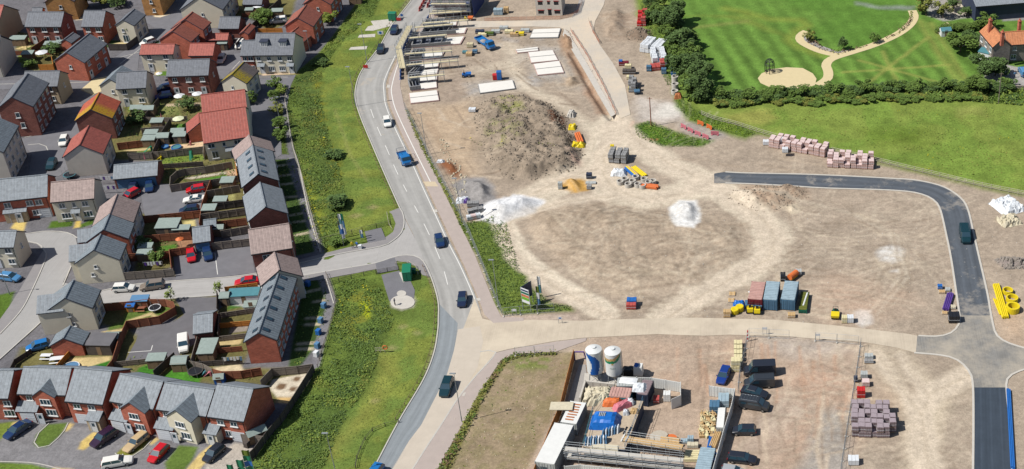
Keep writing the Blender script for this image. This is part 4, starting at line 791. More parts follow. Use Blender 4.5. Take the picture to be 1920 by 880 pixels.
wing(h, (241, 754.5), (275, 720), (224, 765), 'brick', '', specs=WG); lean(h, (228, 808), 2.3, 'brick', 'slate', depth=1.6, width=3.2, nm='garage_bay'); gdoor(h, (226, 808)); pdoor(h, (248, 811), off=-.3)
h, *_ = house((309, 717), (402, 730), (290, 767.5), 4.8, 'brick', 'slate', 'house with cream rendered gable over brick behind the red car', group=ROW, specs={'-y': [('w', .15, 3.3, 1.0, 1.0, 2)]})
wing(h, (327.5, 769), (362.5, 736), (360, 791), 'cream', '', specs=WG); lean(h, (313, 824), 2.3, 'brick', 'slate', depth=1.6, width=3.2, nm='garage_bay'); gdoor(h, (311, 824)); pdoor(h, (333, 828), off=-.3)
h, *_ = house((407.5, 720), (475, 729), (385, 781), 4.8, 'brick', 'slate', 'brick end house with white garage door and small cream porch beside the flags', group=ROW, specs={'-y': [('gw', .72, 0, 2.4, 2.1, 1), ('w', .3, 3.2, 1.2, 1.0, 2), ('w', .68, 3.2, 1.2, 1.0, 2), ('w', .45, .9, 1.0, 1.2, 2)]})
lean(h, (399, 834), 2.4, 'cream', 'slate', depth=2.2, width=2.2); pdoor(h, (399, 834))
# ---- cream pair and neighbours, left
T2 = [('w', .42, 3.3, .6, .8, 1), ('w', .3, 1.6, .6, .8, 1)]
NB = {'-y': [('w', .3, .6, 1.4, 1.6, 2), ('w', .7, .6, 1.4, 1.8, 3), ('w', .3, 3.2, 1.1, 1.1, 2), ('w', .7, 3.2, 1.1, 1.1, 2)]}
h, *_ = house((121, 559), (137.4, 525), (174, 576.6), 4.9, 'cream', 'slate_dark', 'cream rendered house above the low brick garage, grey tiled with a left wing', specs={**NB, '-x': [('w', .45, 3.4, .6, .8, 1), ('w', .5, 1.2, .6, .8, 1)], '+x': T2}, pitch=33)
wing(h, (69.4, 554.4), (120, 549), (70, 589), 'cream', '', 'slate', 4.9, 33)
h, *_ = house((175, 469), (188.6, 439), (224.8, 487), 4.9, 'cream', 'slate_dark', 'cream rendered house beside the parked white and bronze cars, grey tiled with a left wing', specs={**NB, '+x': T2, '-x': T2}, pitch=33)
wing(h, (129, 460.5), (178, 455), (130.7, 491), 'cream', '', 'slate', 4.9, 33)
h, *_ = house((193.4, 430.5), (205, 402), (240.5, 449.5), 5.0, 'brick', 'slate_dark', 'brick gabled house squeezed behind the upper cream rendered house', pitch=33); wing(h, (144.5, 431), (190, 425), (145, 456), 'brick', '', 'slate', 4.9, 33)
h, *_ = house((205, 401), (219, 364), (250, 418), 5.0, 'render_grey', 'brown_tile', 'narrow brown tiled house below the blue triple garage', pitch=33)
house((118, 634), (131.5, 610.5), (155, 647.5), 2.5, 'brick', 'slate_dark', 'low brick garage with dark tiles below a cream rendered house', name='garage', cat='garage', pitch=30)
h, *_ = house((-22, 434), (31, 433), (31, 464), 4.9, 'cream', 'slate', 'cream rendered house by the bend of the grey road at the left edge')
h, *_ = house((-46, 341), (89, 327), (87, 369), 4.9, 'brick', 'slate', 'pair of brick semis with paired cream porches and pale garage door', name='semi_detached_house', specs={'-y': [('gw', .9, 0, 2.5, 2.1, 1), ('w', .78, .8, 1.4, 1.2, 2), ('w', .86, 3.1, 1.3, 1.2, 2), ('w', .73, 3.1, 1.3, 1.2, 2), ('w', .42, 3.1, 1.3, 1.2, 2), ('w', .48, .8, 1.2, 1.2, 2)]})
lean(h, (34, 417), 2.4, 'buff_render', 'slate', depth=2.0, width=4.2); pdoor(h, (28, 417)); pdoor(h, (40, 417))
house((95.5, 342), (177, 334.5), (94.8, 380), 5.0, 'cream', 'brown_tile', 'cream detached house with brown tiled roof and yellow front path', specs={'-y': [('w', .25, .8, 1.8, 1.3, 3), ('w', .76, .8, 1.8, 1.3, 3), ('w', .22, 3.3, 1.2, 1.1, 2), ('w', .5, 3.3, .7, 1.1, 1), ('w', .76, 3.3, 1.2, 1.1, 2), ('door_white', .5, 0, 1, 2.1, 1), ('porch', .5, 2.25, 1.6, 1, 1)]})
house((213.4, 309.5), (296, 302), (211.4, 336.8), 2.5, 'brick_dark', 'slate', 'block of three garages with blue doors beside the parking court', name='garage_block', cat='garage', pitch=28, specs={'-y': [('gb', .2, 0, 2.6, 2.1, 1), ('gb', .5, 0, 2.6, 2.1, 1), ('gb', .8, 0, 2.6, 2.1, 1)]})
house((360, 427), (393, 422.5), (366, 456), 2.4, 'brick_dark', 'slate', 'single garage with blue door behind the parked blue and red cars', name='garage', cat='garage', pitch=30, specs={'-y': [('gb', .5, 0, 2.6, 2.1, 1)]})
house((362.4, 590.5), (399, 586.4), (365.5, 626.3), 2.4, 'brick_dark', 'slate', 'small brick garage with grey tiled roof in the dark parking court', name='garage', cat='garage', pitch=28)
house((381, 413), (405, 410), (384, 428), 2.2, 'brick_dark', 'slate_dark', 'dark roofed garage backing onto the blue doored garage', name='garage', cat='garage', pitch=28)
# ---- red roofs, left centre
house((148.6, 271.6), (165.7, 235.7), (193.6, 288), 5.0, 'render_grey', 'red_tile', 'pale rendered house with bright red tiled roof and plain gable', specs={'-y': NB['-y'], '+x': [], '-x': []}, pitch=33)
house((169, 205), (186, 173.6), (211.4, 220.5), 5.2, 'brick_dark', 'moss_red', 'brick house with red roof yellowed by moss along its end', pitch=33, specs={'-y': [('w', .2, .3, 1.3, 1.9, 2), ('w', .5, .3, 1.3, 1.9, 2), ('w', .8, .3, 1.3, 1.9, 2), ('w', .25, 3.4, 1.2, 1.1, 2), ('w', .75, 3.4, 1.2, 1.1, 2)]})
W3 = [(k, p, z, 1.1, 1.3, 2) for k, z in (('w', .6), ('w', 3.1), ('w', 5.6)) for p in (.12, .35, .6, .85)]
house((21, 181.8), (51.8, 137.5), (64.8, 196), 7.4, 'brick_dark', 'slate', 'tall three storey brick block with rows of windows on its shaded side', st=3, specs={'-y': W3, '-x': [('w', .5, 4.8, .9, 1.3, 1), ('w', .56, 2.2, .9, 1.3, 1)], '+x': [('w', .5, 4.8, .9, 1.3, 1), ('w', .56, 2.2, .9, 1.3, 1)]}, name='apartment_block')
house((-38, 268), (-8, 218), (6, 287), 7.4, 'render_grey', 'slate_dark', 'tall grey rendered three storey block cut by the left edge', st=3, specs={'-y': W3}, name='apartment_block')
house((46.4, 134), (112.5, 132.7), (109, 162), 4.8, 'buff_render', 'slate', 'grey roofed buff house behind the three storey brick block')
house((123.4, 98), (167, 62.7), (161, 116), 5.0, 'brick', 'slate_dark', 'long brick terrace with dark roof and blue shaded front, upper left', name='terraced_house', pitch=33)
house((52.5, 22.5), (120, 22.5), (43, 50.5), 4.9, 'brick_dark', 'slate', 'pair of brick semis with grey roof nearest the top left corner', name='semi_detached_house')
house((61, 14.5), (80, 14), (48, 24), 2.6, 'brick', 'slate', 'small grey roofed outbuilding tucked behind the top left semis', name='outbuilding', cat='outbuilding')
house((158, 20), (198, 20), (150, 50.5), 4.9, 'brick', 'slate', 'brick house with grey roof between the semis and the cream cottage', pitch=36)
house((105, -14), (125, -40), (136, 7), 5.2, 'buff_brick', 'brown_dark', 'orange buff brick house end cut by the top edge, left of two', specs={'+x': [('w', .5, 3.2, .7, 1, 1)], '-x': [('w', .5, 3.2, .7, 1, 1)]})
house((277, -17), (300, -45), (300, -6), 5.2, 'buff_brick', 'brown_dark', 'orange buff brick house end cut by the top edge, beside the road bend', specs={'+x': [('w', .5, 3.4, .7, 1, 1), ('w', .55, .9, .7, 1, 1)], '-x': [('w', .5, 3.4, .7, 1, 1), ('w', .55, .9, .7, 1, 1)]})
house((230, 37), (252, 16.5), (252, 48), 4.8, 'cream', 'slate_dark', 'small cream detached house with patio doors near the top road bend', specs={'+x': [('w', .33, 2.9, .6, .9, 1), ('w', .38, .1, 1.4, 2, 2)], '-x': [('w', .33, 2.9, .6, .9, 1), ('w', .38, .1, 1.4, 2, 2)], '-y': NB['-y']}, pitch=32)
house((120.7, 73.5), (137.7, 60.7), (133, 82), 2.4, 'brick', 'slate_dark', 'little dark roofed garage below the top left semis', name='garage', cat='garage', pitch=32)
house((7, 9.5), (-60, 8), (2, 52), 5.0, 'buff_render', 'red_tile', 'rendered house with pinkish roof at the top left edge', specs={})
house((1, 66), (-70, 70), (-8, 112), 5.0, 'render_grey', 'slate', 'shaded rendered gable at the left edge below the pink roof', specs={}, w=5.2)
# ---- upper middle of the estate
house((322.5, 58), (339, 43), (361, 76), 5.0, 'brick', 'red_brown', 'front house of the stepped red roofed brick pair', pitch=33); house((346, 36), (361, 22), (384.5, 53), 5.6, 'brick', 'red_brown', 'rear and taller house of the stepped red roofed brick pair', pitch=33)
house((265, 83.5), (328, 82.5), (261, 103), 4.7, 'cream', 'red_tile', 'low cream house with flat looking red roof and patio umbrella', pitch=32)
house((357, 81.5), (403, 81), (356, 105), 3.2, 'brick', 'red_tile', 'red roofed brick garage beside the tall dark gable', name='garage', cat='garage', pitch=32); house((387, 63), (429, 62.5), (386, 76), 2.5, 'brick', 'red_tile', 'small flat looking red roofed garage behind the stepped pair', name='garage', cat='garage', pitch=30)
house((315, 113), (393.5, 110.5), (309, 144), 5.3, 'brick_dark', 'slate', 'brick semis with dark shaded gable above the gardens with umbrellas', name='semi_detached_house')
h, *_ = house((219, 136), (275.5, 133), (230.5, 167), 4.8, 'cream', 'slate', 'cream L-shaped house on the yellow paved corner', pitch=36); wing(h, (204, 148), (229, 122.5), (230, 164), 'cream', '', 'slate_dark', 4.8, 33, specs=[('w', .5, 2.9, .6, .9, 1)])
house((412.5, 31.6), (451, 31.6), (409, 54), 2.7, 'brick_dark', 'slate', 'grey roofed garage behind the cream gabled house', name='garage', cat='garage', pitch=34)
house((371, -6), (398, -40), (412, 26), 5.2, 'cream', 'slate_dark', 'cream house with broad gable and dark slope at the top edge', pitch=33)
house((455.5, 58.6), (469, 44), (466, 64), 2.5, 'brick', 'red_brown', 'tiny red tiled garage beside the dark back lane', name='garage', cat='garage', pitch=33)
house((454, 76), (478.6, 75.7), (448.6, 105), 4.9, 'brick', 'slate', 'narrow brick house joined to the left of the dormer house')
h, L, w_, he, hr = house((480, 62.7), (553.6, 62), (478.6, 104.3), 5.0, 'cream', 'slate', 'cream house with two roof dormers and blue shaded gable', pitch=36, specs={'-y': [('w', .1, 3.4, 1, 1.1, 2), ('w', .37, 3.4, 1, 1.1, 2), ('w', .65, 3.4, 1, 1.1, 2), ('w', .9, 3.4, 1, 1.1, 2), ('door_white', .14, 0, 1, 2.1, 1), ('porch', .14, 2.2, 1.6, 1, 1), ('w', .38, .7, 1.4, 1.3, 3), ('w', .66, .7, 1.4, 1.3, 3), ('door_white', .9, 0, 1, 2.1, 1), ('porch', .9, 2.2, 1.6, 1, 1)]})
for x in (-.25, .23):
 d = MB(); d.box(-.85, .85, -.9, 1.2, 0, 1.5); d.box(-1.0, 1.0, -1.1, 1.3, 1.5, 1.65, 1); o = d.build('dormer', ['white', 'verge'], h); o.location = (x*L, -w_*.42, he+w_*.42*.55)
 f, p = window_mesh(1.4, 1.0, 3); g = ob('window', f, o, (0, -.91, .3));
house((434, 140), (457.5, 115.7), (461, 158.6), 4.8, 'cream', 'moss_slate', 'small cream house with yellow moss on its brown roof', pitch=34, specs={'+x': [('w', .4, 3, .5, .9, 1)], '-x': [('w', .4, 3, .5, .9, 1)], '-y': NB['-y']})
house((556.6, 32.7), (574, 9), (589, 48), 5.0, 'brick', 'red_brown', 'red brown brick terrace beside the scrub bank, nearer one', pitch=33, name='terraced_house'); house((545, 62), (558.6, 50.5), (569.5, 79), 2.9, 'brick', 'red_brown', 'low red tiled brick garage behind the dormer house', pitch=33, name='garage', cat='garage'); house((591, -8), (610, -34), (619, 11), 5.0, 'brick', 'red_brown', 'red brown brick terrace at the top edge beside the scrub bank', pitch=33, name='terraced_house')
house((458, -14), (494, -14), (454, 9), 2.6, 'brick_dark', 'slate', 'grey garage roof at the top edge behind the white patio umbrella', name='garage', cat='garage')
# ---- big red roofs
house((376, 178.4), (459, 168), (381, 222), 5.0, 'cream', 'red_tile', 'upper of the two large stepped red roofs beside the court', pitch=32, specs={'-y': [], '+x': [('w', .3, 3, 1, 1.1, 2)], '-x': [('w', .3, 3, 1, 1.1, 2)]}, w=4.3)
house((374, 212.5), (460, 200), (384.5, 269), 4.7, 'cream', 'red_tile', 'lower and deeper of the two large stepped red roofs, with glazed conservatory', pitch=30, specs={'-y': [('w', .14, 3.2, 1.4, 1.1, 2), ('w', .42, 3.2, .7, 1, 1), ('w', .72, 3.2, 1.5, 1.1, 2), ('w', .18, .6, 1.3, 1.7, 2), ('w', .6, .1, 1.8, 2, 3), ('porch', .58, 2.2, 2.8, 1, 1)]})
house((373.6, 230.7), (372, 212), (350, 252), 2.6, 'brick', 'red_tile', 'small red roofed brick garage at the left of the large red roofs', name='garage', cat='garage', pitch=33)
# ---- central terraces
def tw(n): return [('w', (i+.5)/n, z, 1.2, 1.2, 2) for i in range(n) for z in (.8, 3.2)]
h, *_ = house((473, 271.6), (466, 253), (442, 305), 5.0, 'render_grey', 'brown_tile', 'brown tiled end of the upper terrace beside the court', pitch=33, name='terraced_house', specs={'+y': tw(2), '-y': tw(2)})
h, L, w_, he, hr = house((483.7, 326.7), (473, 271.6), (455, 363.6), 5.2, 'brick_dark', 'slate', 'slate roofed terrace with skylights in the upper row', pitch=33, name='terraced_house', specs={'+y': tw(5), '-y': tw(5)}); skylights(h, L, w_, hr, 4, 33)
house((497.6, 388), (487, 341.7), (465, 418.5), 4.6, 'brick_dark', 'slate', 'lower slate roofed terrace with brick gable, no skylights', pitch=33, name='terraced_house', specs={'+y': tw(4), '-y': tw(4)})
house((465, 431), (541.7, 419), (475, 477), 4.9, 'brick_dark', 'brown_tile', 'brown roofed brick house across the row beside the side road', pitch=33, specs={'-y': [('w', .35, 2.9, 1.6, 1.3, 2), ('w', .85, 1, .8, 1, 1)]})
h, *_ = house((523.4, 506.7), (514, 473), (570, 525), 5.0, 'render_grey', 'brown_tile', 'brown tiled end of the long lower terrace by the side road', pitch=33, name='terraced_house', specs={'+y': tw(3), '-y': tw(3)})
h, L, w_, he, hr = house((484, 624), (523.4, 508), (450, 660.5), 4.9, 'brick', 'slate_dark', 'long lower terrace with skylights and sunlit brick gable', pitch=33, name='terraced_house', specs={'+y': tw(8), '-y': tw(8), '-x': [], '+x': []}); skylights(h, L, w_, hr, 6, 33, .08, .92)
# ================================================================ VEHICLES
PAINT = {'white': (236, 238, 240), 'black': (44, 48, 58), 'dark blue': (30, 56, 100), 'blue': (30, 62, 140), 'red': (206, 24, 34), 'silver': (172, 176, 180), 'grey': (86, 92, 98), 'teal': (24, 58, 66), 'bronze': (140, 128, 116), 'purple': (54, 30, 56), 'tan': (206, 180, 138), 'bright blue': (36, 120, 190), 'light blue': (90, 150, 200), 'navy': (34, 46, 76), 'dark grey': (56, 60, 66)}
for k, c in PAINT.items(): mat('paint_'+k, c, .22, .03, 1, spec=.7)
mat('headlamp', (230, 235, 240), .1, 0); mat('tail_lamp', (170, 20, 20), .2, 0); mat('chrome', (180, 184, 188), .25, 0, metal=.8)
CARS = {'hatchback': (4.0, 1.75, 1.48, .95, (-1.92, 1.0), (-1.6, .25), .98), 'saloon': (4.7, 1.82, 1.42, .95, (-1.75, 1.2), (-1.1, .3), .98), 'estate': (4.7, 1.8, 1.48, .95, (-2.2, 1.05), (-1.95, .35), .98),
  'suv': (4.5, 1.88, 1.68, 1.08, (-2.15, 1.05), (-1.9, .3), 1.02), 'coupe': (4.4, 1.8, 1.32, .9, (-1.7, .9), (-.9, .05), .95), 'old estate': (4.6, 1.72, 1.42, .9, (-2.2, .75), (-2.05, .1), .92)}
def wheel_mesh(r=.32):
 k = ('wheel', r)
 if k not in WM:
  a = MB(); a.bar((0, -.11, 0), (0, .11, 0), r, 14); t = MB(); t.bar((0, -.125, 0), (0, .125, 0), r*.62, 10); WM[k] = (a.mesh('tyre', 'rubber'), t.mesh('rim', 'chrome'))
 return WM[k]
def shell(b, st, mi=0):
 """st: list of (x, halfwidth, zlow, ztop) sections"""
 rings = []
 for x, hw, z0, z1 in st:
  m = z0+(z1-z0)*.55
  rings.append([(x, -hw*.92, z0), (x, -hw, z0+.12), (x, -hw, m), (x, -hw*.95, z1-.06), (x, -hw*.8, z1), (x, hw*.8, z1), (x, hw*.95, z1-.06), (x, hw, m), (x, hw, z0+.12), (x, hw*.92, z0)])
 for A, B in zip(rings, rings[1:]):
  for i in range(9): b.face([A[i], B[i], B[i+1], A[i+1]][::-1], mi)
  b.face([A[9], B[9], B[0], A[0]][::-1], mi)
 b.face(rings[0], mi); b.face(rings[-1][::-1], mi)
def car_meshes(kind, paint):
 k = ('car', kind, paint)
 if k in WM: return WM[k]
 pm = 'paint_'+paint; out = []
 if kind in CARS:
  L, Wd, H, belt, cb, cr, hood = CARS[kind]; h = L/2; hw = Wd/2
  b = MB(); shell(b, [(-h, hw*.82, .35, belt-.12), (-h+.12, hw*.95, .28, belt), (-h+.6, hw, .24, belt+.02), (cb[1], hw, .24, belt), (h-.55, hw*.97, .24, hood-.14), (h-.12, hw*.88, .28, hood-.26), (h, hw*.7, .34, hood-.4)])
  out.append(('body', b.mesh('body', pm)))
  g = MB(); bw, tw_ = hw*.93, hw*.74; B = [(cb[0], -bw, belt-.02), (cb[1], -bw, belt-.02), (cb[1], bw, belt-.02), (cb[0], bw, belt-.02)]; T = [(cr[0], -tw_, H-.04), (cr[1], -tw_, H-.04), (cr[1], tw_, H-.04), (cr[0], tw_, H-.04)]
  for i in range(4): j = (i+1) % 4; g.face([B[i], B[j], T[j], T[i]])
  g.face(T); out.append(('windows', g.mesh('windows', 'glass')))
  r = MB(); r.box(cr[0]-.05, cr[1]+.05, -tw_-.03, tw_+.03, H-.04, H+.01, 0, .06, .08)
  for s in (-1, 1):
   for (xa, xb) in ((cb[0], cr[0]), (cb[1], cr[1]), ((cb[0]+cb[1])/2-.1, (cr[0]+cr[1])/2)): r.bar((xa, s*(bw+.005), belt-.02), (xb, s*(tw_+.01), H-.03), .035, 4)
  out.append(('roof', r.mesh('roof', pm)))
  zl = hood-.42; wx_ = h*.63
 else:
  L, Wd, H = {'van': (5.2, 2.0, 2.05), 'minibus': (5.1, 1.95, 1.95), 'long van': (5.6, 2.05, 2.5), 'small van': (4.4, 1.8, 1.85)}[kind]; h = L/2; hw = Wd/2
  b = MB(); shell(b, [(-h, hw*.94, .35, H-.08), (-h+.15, hw, .3, H), (h-1.9, hw, .3, H), (h-1.72, hw*.99, .3, H-.05), (h-.95, hw*.97, .3, 1.22), (h-.2, hw*.9, .3, 1.0), (h, hw*.78, .35, .75)]); out.append(('body', b.mesh('body', pm)))
  x0, x1, z0, z1 = h-1.66, h-1.0, H-.06, 1.27
  def pane_(nm, qs):
   for q in qs: g = MB(); g.face(q); out.append((nm, g.mesh(nm, 'glass')))
  pane_('windscreen', [[(x0+.03, -hw*.76, z0+.02), (x1+.03, -hw*.86, z1+.02), (x1+.03, hw*.86, z1+.02), (x0+.03, hw*.76, z0+.02)]])
  for s in (-1, 1):
   y = s*(hw+.012); q = [(h-1.8, y, H-.25), (h-1.2, y, 1.25), (h-2.5, y, 1.25), (h-2.5, y, H-.25)]; pane_('side_window', [q if s < 0 else q[::-1]])
   if kind == 'minibus':
    for a in (h-3.5, h-4.7): q = [(a, y, H-.25), (a+.95, y, H-.25), (a+.95, y, 1.25), (a, y, 1.25)]; pane_('side_window', [q[::-1] if s < 0 else q])
  pane_('rear_window', [[(-h-.015, hw*.7, H-.3), (-h-.015, -hw*.7, H-.3), (-h-.015, -hw*.7, 1.3), (-h-.015, hw*.7, 1.3)]])
  if kind in ('minibus', 'van'):
   r = MB()
   for s in (-1, 1): r.bar((-h+.3, s*hw*.7, H+.05), (h-2, s*hw*.7, H+.05), .03, 4)
   if kind == 'minibus':
    for i in range(6): x = -h+.4+i*.5; r.bar((x, -hw*.7, H+.07), (x, hw*.7, H+.07), .025, 4)
   out.append(('roof_rack', r.mesh('roof_rack', 'chrome' if kind == 'minibus' else pm)))
  zl = .8; wx_ = h*.62
 hl = MB(); hl.box(-.06, .06, -.16, .16, -.07, .07); tl = MB(); tl.box(-.05, .05, -.13, .13, -.12, .12)
 mr_ = MB(); mr_.box(-.07, .07, -.1, .1, -.07, .07)
 WM[k] = (out, hl.mesh('headlight', 'headlamp'), tl.mesh('tail_light', 'tail_lamp'), mr_.mesh('wing_mirror', pm), h, hw, zl, wx_, kind); return WM[k]
def vehicle(f, r, kind, paint, label, cat='car', group=None, z=.03, name=None):
 A, B = P(*f), P(*r); c = (A+B)/2; d = A-B; rz = math.atan2(d.y, d.x)
 root = thing(name or ('parked_van' if cat == 'van' else 'car'), label, cat, (c.x, c.y, z), rz, group)
 out, hl, tl, mi_, h, hw, zl, wx_, kd = car_meshes(kind, paint)
 for nm, me in out: ob(nm, me, root)
 for s in (-1, 1):
  ob('headlight', hl, root, (h-.2, s*hw*.66, zl)); ob('tail_light', tl, root, (-h+.02, s*hw*.74, .75)); ob('wing_mirror', mi_, root, (CARS[kd][4][1]-.25 if kd in CARS else h-1.25, s*(hw+.07), 1.0))
  for x in (-wx_, wx_):
   t, m = wheel_mesh(); w = ob('wheel', t, root, (x, s*(hw-.1), .32)); ob('rim', m, w)
 return root
RG = 'cars driving on the main road'; DG = 'cars on the bottom drive'; CG = 'vehicles parked beside the white fence'; EG = 'cars parked in the housing estate'
vehicle((866, 580), (869, 555), 'hatchback', 'navy', 'navy car nearing the site junction on the main road', group=RG); vehicle((828, 468), (822, 446), 'hatchback', 'dark blue', 'bright dark blue car level with the side road mouth', group=RG)
vehicle((729, 243), (725, 224), 'hatchback', 'white', 'white hatchback driving alone on the main road', group=RG); vehicle((713, 103), (716, 91), 'hatchback', 'black', 'black car lower of the two dark ones at the top of the main road', group=RG); vehicle((738, 66), (742, 56), 'hatchback', 'navy', 'navy car upper of the two dark ones at the top of the main road', group=RG)
h = vehicle((833, 746), (843, 718), 'suv', 'teal', 'dark car with roof bars on the dusty lane beside a lamp post', group=RG); vehicle((690, 910), (716, 876), 'hatchback', 'bright blue', 'bright blue car roof just entering at the bottom edge', group=RG)
vehicle((1812, 461), (1806, 432), 'van', 'teal', 'dark green van driving on the new black road', 'van')
vehicle((1352, 720), (1362, 696), 'saloon', 'blue', 'bright blue saloon parked alone beside the pallet stack')
vehicle((1398, 702), (1450, 700), 'long van', 'black', 'black panel van at the head of the parked row', 'van', CG); vehicle((1397, 725), (1450, 722), 'van', 'dark grey', 'dark grey panel van second in the parked row', 'van', CG)
vehicle((1440, 747), (1390, 735), 'saloon', 'black', 'black car wedged between the grey panel van and the minibus', group=CG); vehicle((1444, 769), (1386, 760), 'minibus', 'dark grey', 'dark minibus with roof rack parked beside the white fence', 'van', CG)
vehicle((1374, 812), (1416, 812), 'hatchback', 'black', 'small black hatchback parked alone in the shade of the white fence', group=CG); vehicle((1420, 868), (1364, 862), 'estate', 'black', 'black estate car near the bottom of the parked row', group=CG); vehicle((1400, 894), (1350, 886), 'hatchback', 'silver', 'silver car cut by the bottom edge beside the white fence', group=CG)
vehicle((16, 824), (54, 798), 'saloon', 'dark blue', 'dark blue saloon on the leftmost drive', group=DG); vehicle((180, 838), (212, 816), 'suv', 'purple', 'dark purple car before the grey porch', group=DG); vehicle((240, 848), (272, 822), 'old estate', 'tan', 'old tan estate car parked half on the lawn', group=DG)
vehicle((283, 872), (314, 840), 'hatchback', 'red', 'bright red car on the bottom drive', group=DG); vehicle((388, 868), (416, 843), 'hatchback', 'black', 'black car on the drive nearest the flags', group=DG); vehicle((250, 866), (194, 876), 'estate', 'white', 'white estate car with black roof at the bottom edge', group=DG)
vehicle((252, 544), (216, 546), 'hatchback', 'white', 'white hatchback parked on the side road', group=EG); vehicle((266, 544), (308, 538), 'suv', 'bronze', 'bronze people carrier parked behind the white hatchback on the side road', group=EG); vehicle((446, 535), (484, 530), 'saloon', 'red', 'red car with dark roof beside the long lower terrace', group=EG)
vehicle((361, 493), (359, 476), 'hatchback', 'red', 'small red hatchback before the blue garage door', group=EG); vehicle((393, 491), (389, 473), 'hatchback', 'dark blue', 'dark blue car beside the small red hatchback', group=EG); vehicle((353, 362), (384, 357), 'hatchback', 'red', 'red estate shaped car behind the white sports car', group=EG)
vehicle((348, 380), (382, 376), 'coupe', 'white', 'white sports car with dark roof in the parking court', group=EG); vehicle((340, 400), (372, 396), 'hatchback', 'navy', 'navy car half hidden by the fence below the white sports car', group=EG); vehicle((281, 363), (283, 346), 'hatchback', 'dark blue', 'dark blue car before the right hand garage of the block', group=EG); vehicle((248, 366), (254, 350), 'hatchback', 'navy', 'navy car before the middle garage of the block', group=EG)
vehicle((241, 372), (252, 366), 'hatchback', 'red', 'red car mostly hidden behind the brown tiled roof', group=EG); vehicle((38, 527), (4, 523), 'hatchback', 'light blue', 'light blue car at the left edge by the lawn', group=EG); vehicle((58, 658), (88, 650), 'hatchback', 'bright blue', 'bright blue car above the shaded garden gate', group=EG)
vehicle((346, 662), (346, 642), 'small van', 'white', 'white van in the dark parking court behind a shed', 'van', EG); vehicle((412, 122), (420, 108), 'hatchback', 'white', 'white car parked beside the dark brick gable', group=EG); vehicle((447, 93), (455, 82), 'hatchback', 'white', 'white car behind the narrow brick house', group=EG); vehicle((513, 44), (532, 42), 'suv', 'white', 'white car by the orange garden fence at the top', group=EG); vehicle((270, 86), (286, 80), 'hatchback', 'white', 'white car at the corner below the cream cottage', group=EG)
vehicle((300, 172), (318, 167), 'hatchback', 'dark blue', 'dark blue car upper of two beside the brick semis', group=EG); vehicle((296, 186), (320, 182), 'hatchback', 'blue', 'blue car lower of two beside the brick semis', group=EG); vehicle((94, 321), (102, 305), 'hatchback', 'teal', 'teal car squeezed beside the pale gable', group=EG); vehicle((340, 108), (356, 104), 'hatchback', 'blue', 'blue car between the low cream house and the red garage', group=EG)
vehicle((118, 276), (124, 262), 'hatchback', 'white', 'white car half hidden behind the bright red roof', group=EG); vehicle((1914, 133), (1922, 146), 'small van', 'light blue', 'pale blue van beside the farmhouse at the right edge', 'van')
vehicle((428, 85), (434, 76), 'hatchback', 'black', 'black car in the lane behind the small red garage', group=EG)
# pickup / tipper lorries
def lorry(f, r, paint, label, tipper=True, L=6.2, name='tipper_lorry'):
 A, B = P(*f), P(*r); c = (A+B)/2; d = A-B; rz = math.atan2(d.y, d.x); root = thing(name, label, 'lorry', (c.x, c.y, .03), rz); h = L/2; pm = 'paint_'+paint
 b = MB(); shell(b, [(h-1.9, 1.0, .5, 2.2), (h-.7, 1.0, .45, 2.2), (h-.35, .98, .45, 1.5), (h, .9, .5, 1.1)]); b.build('cab', pm, root)
 g = MB(); g.face([(h-.64, -.8, 2.14), (h-.3, -.85, 1.55), (h-.3, .85, 1.55), (h-.64, .8, 2.14)]); g.build('windscreen', 'glass', root)
 for s in (-1, 1): g = MB(); q = [(h-1.6, s*1.01, 1.4), (h-.7, s*1.01, 1.4), (h-.8, s*1.01, 2.0), (h-1.6, s*1.01, 2.0)]; g.face(q if s < 0 else q[::-1]); g.build('side_window', 'glass', root)
 b = MB(); b.box(-h, h-1.8, -.5, .5, .5, .75); b.build('chassis', 'black', root)
 b = MB(); x0, x1 = -h, h-2.05
 for q in ((x0, x1, -1.05, -1.0), (x0, x1, 1.0, 1.05), (x0, x0+.05, -1, 1), (x1-.05, x1, -1, 1)): b.box(q[0], q[1], q[2], q[3], .8, 1.3 if tipper else 1.1)
 b.box(x0, x1, -1, 1, .78, .84); b.build('load_bed', pm, root)
 if tipper: b = MB(); b.lathe(((x0+x1)/2, 0, .84), [(.95, 0), (.6, .3), (0, .45)], 9); b.build('load', 'gravel', root)
 for s in (-1, 1):
  for x in (-h*.6, h*.55): t, m = wheel_mesh(.42); w = ob('wheel', t, root, (x, s*.9, .42)); ob('rim', m, w)
  ob('headlight', car_meshes('van', paint)[1], root, (h-.02, s*.7, .85))
 return root
lorry((925, 96), (896, 76), 'bright blue', 'blue lorry carrying a heap of rubble on the building site', L=7.5)
h = lorry((766, 316), (752, 290), 'bright blue', 'blue flatbed pickup with ladder rack driving on the main road', False, 5.6, 'flatbed_pickup')
b = MB()
for x in (-2.6, -.5):
 for s in (-1, 1): b.bar((x, s*.98, .8), (x, s*.98, 2.1), .04, 4)
 b.bar((x, -1, 2.1), (x, 1, 2.1), .04, 4)
for s in (-1, 1): b.bar((-2.6, s*.98, 2.1), (-.5, s*.98, 2.1), .04, 4)
b.build('ladder_rack', 'chrome', h)
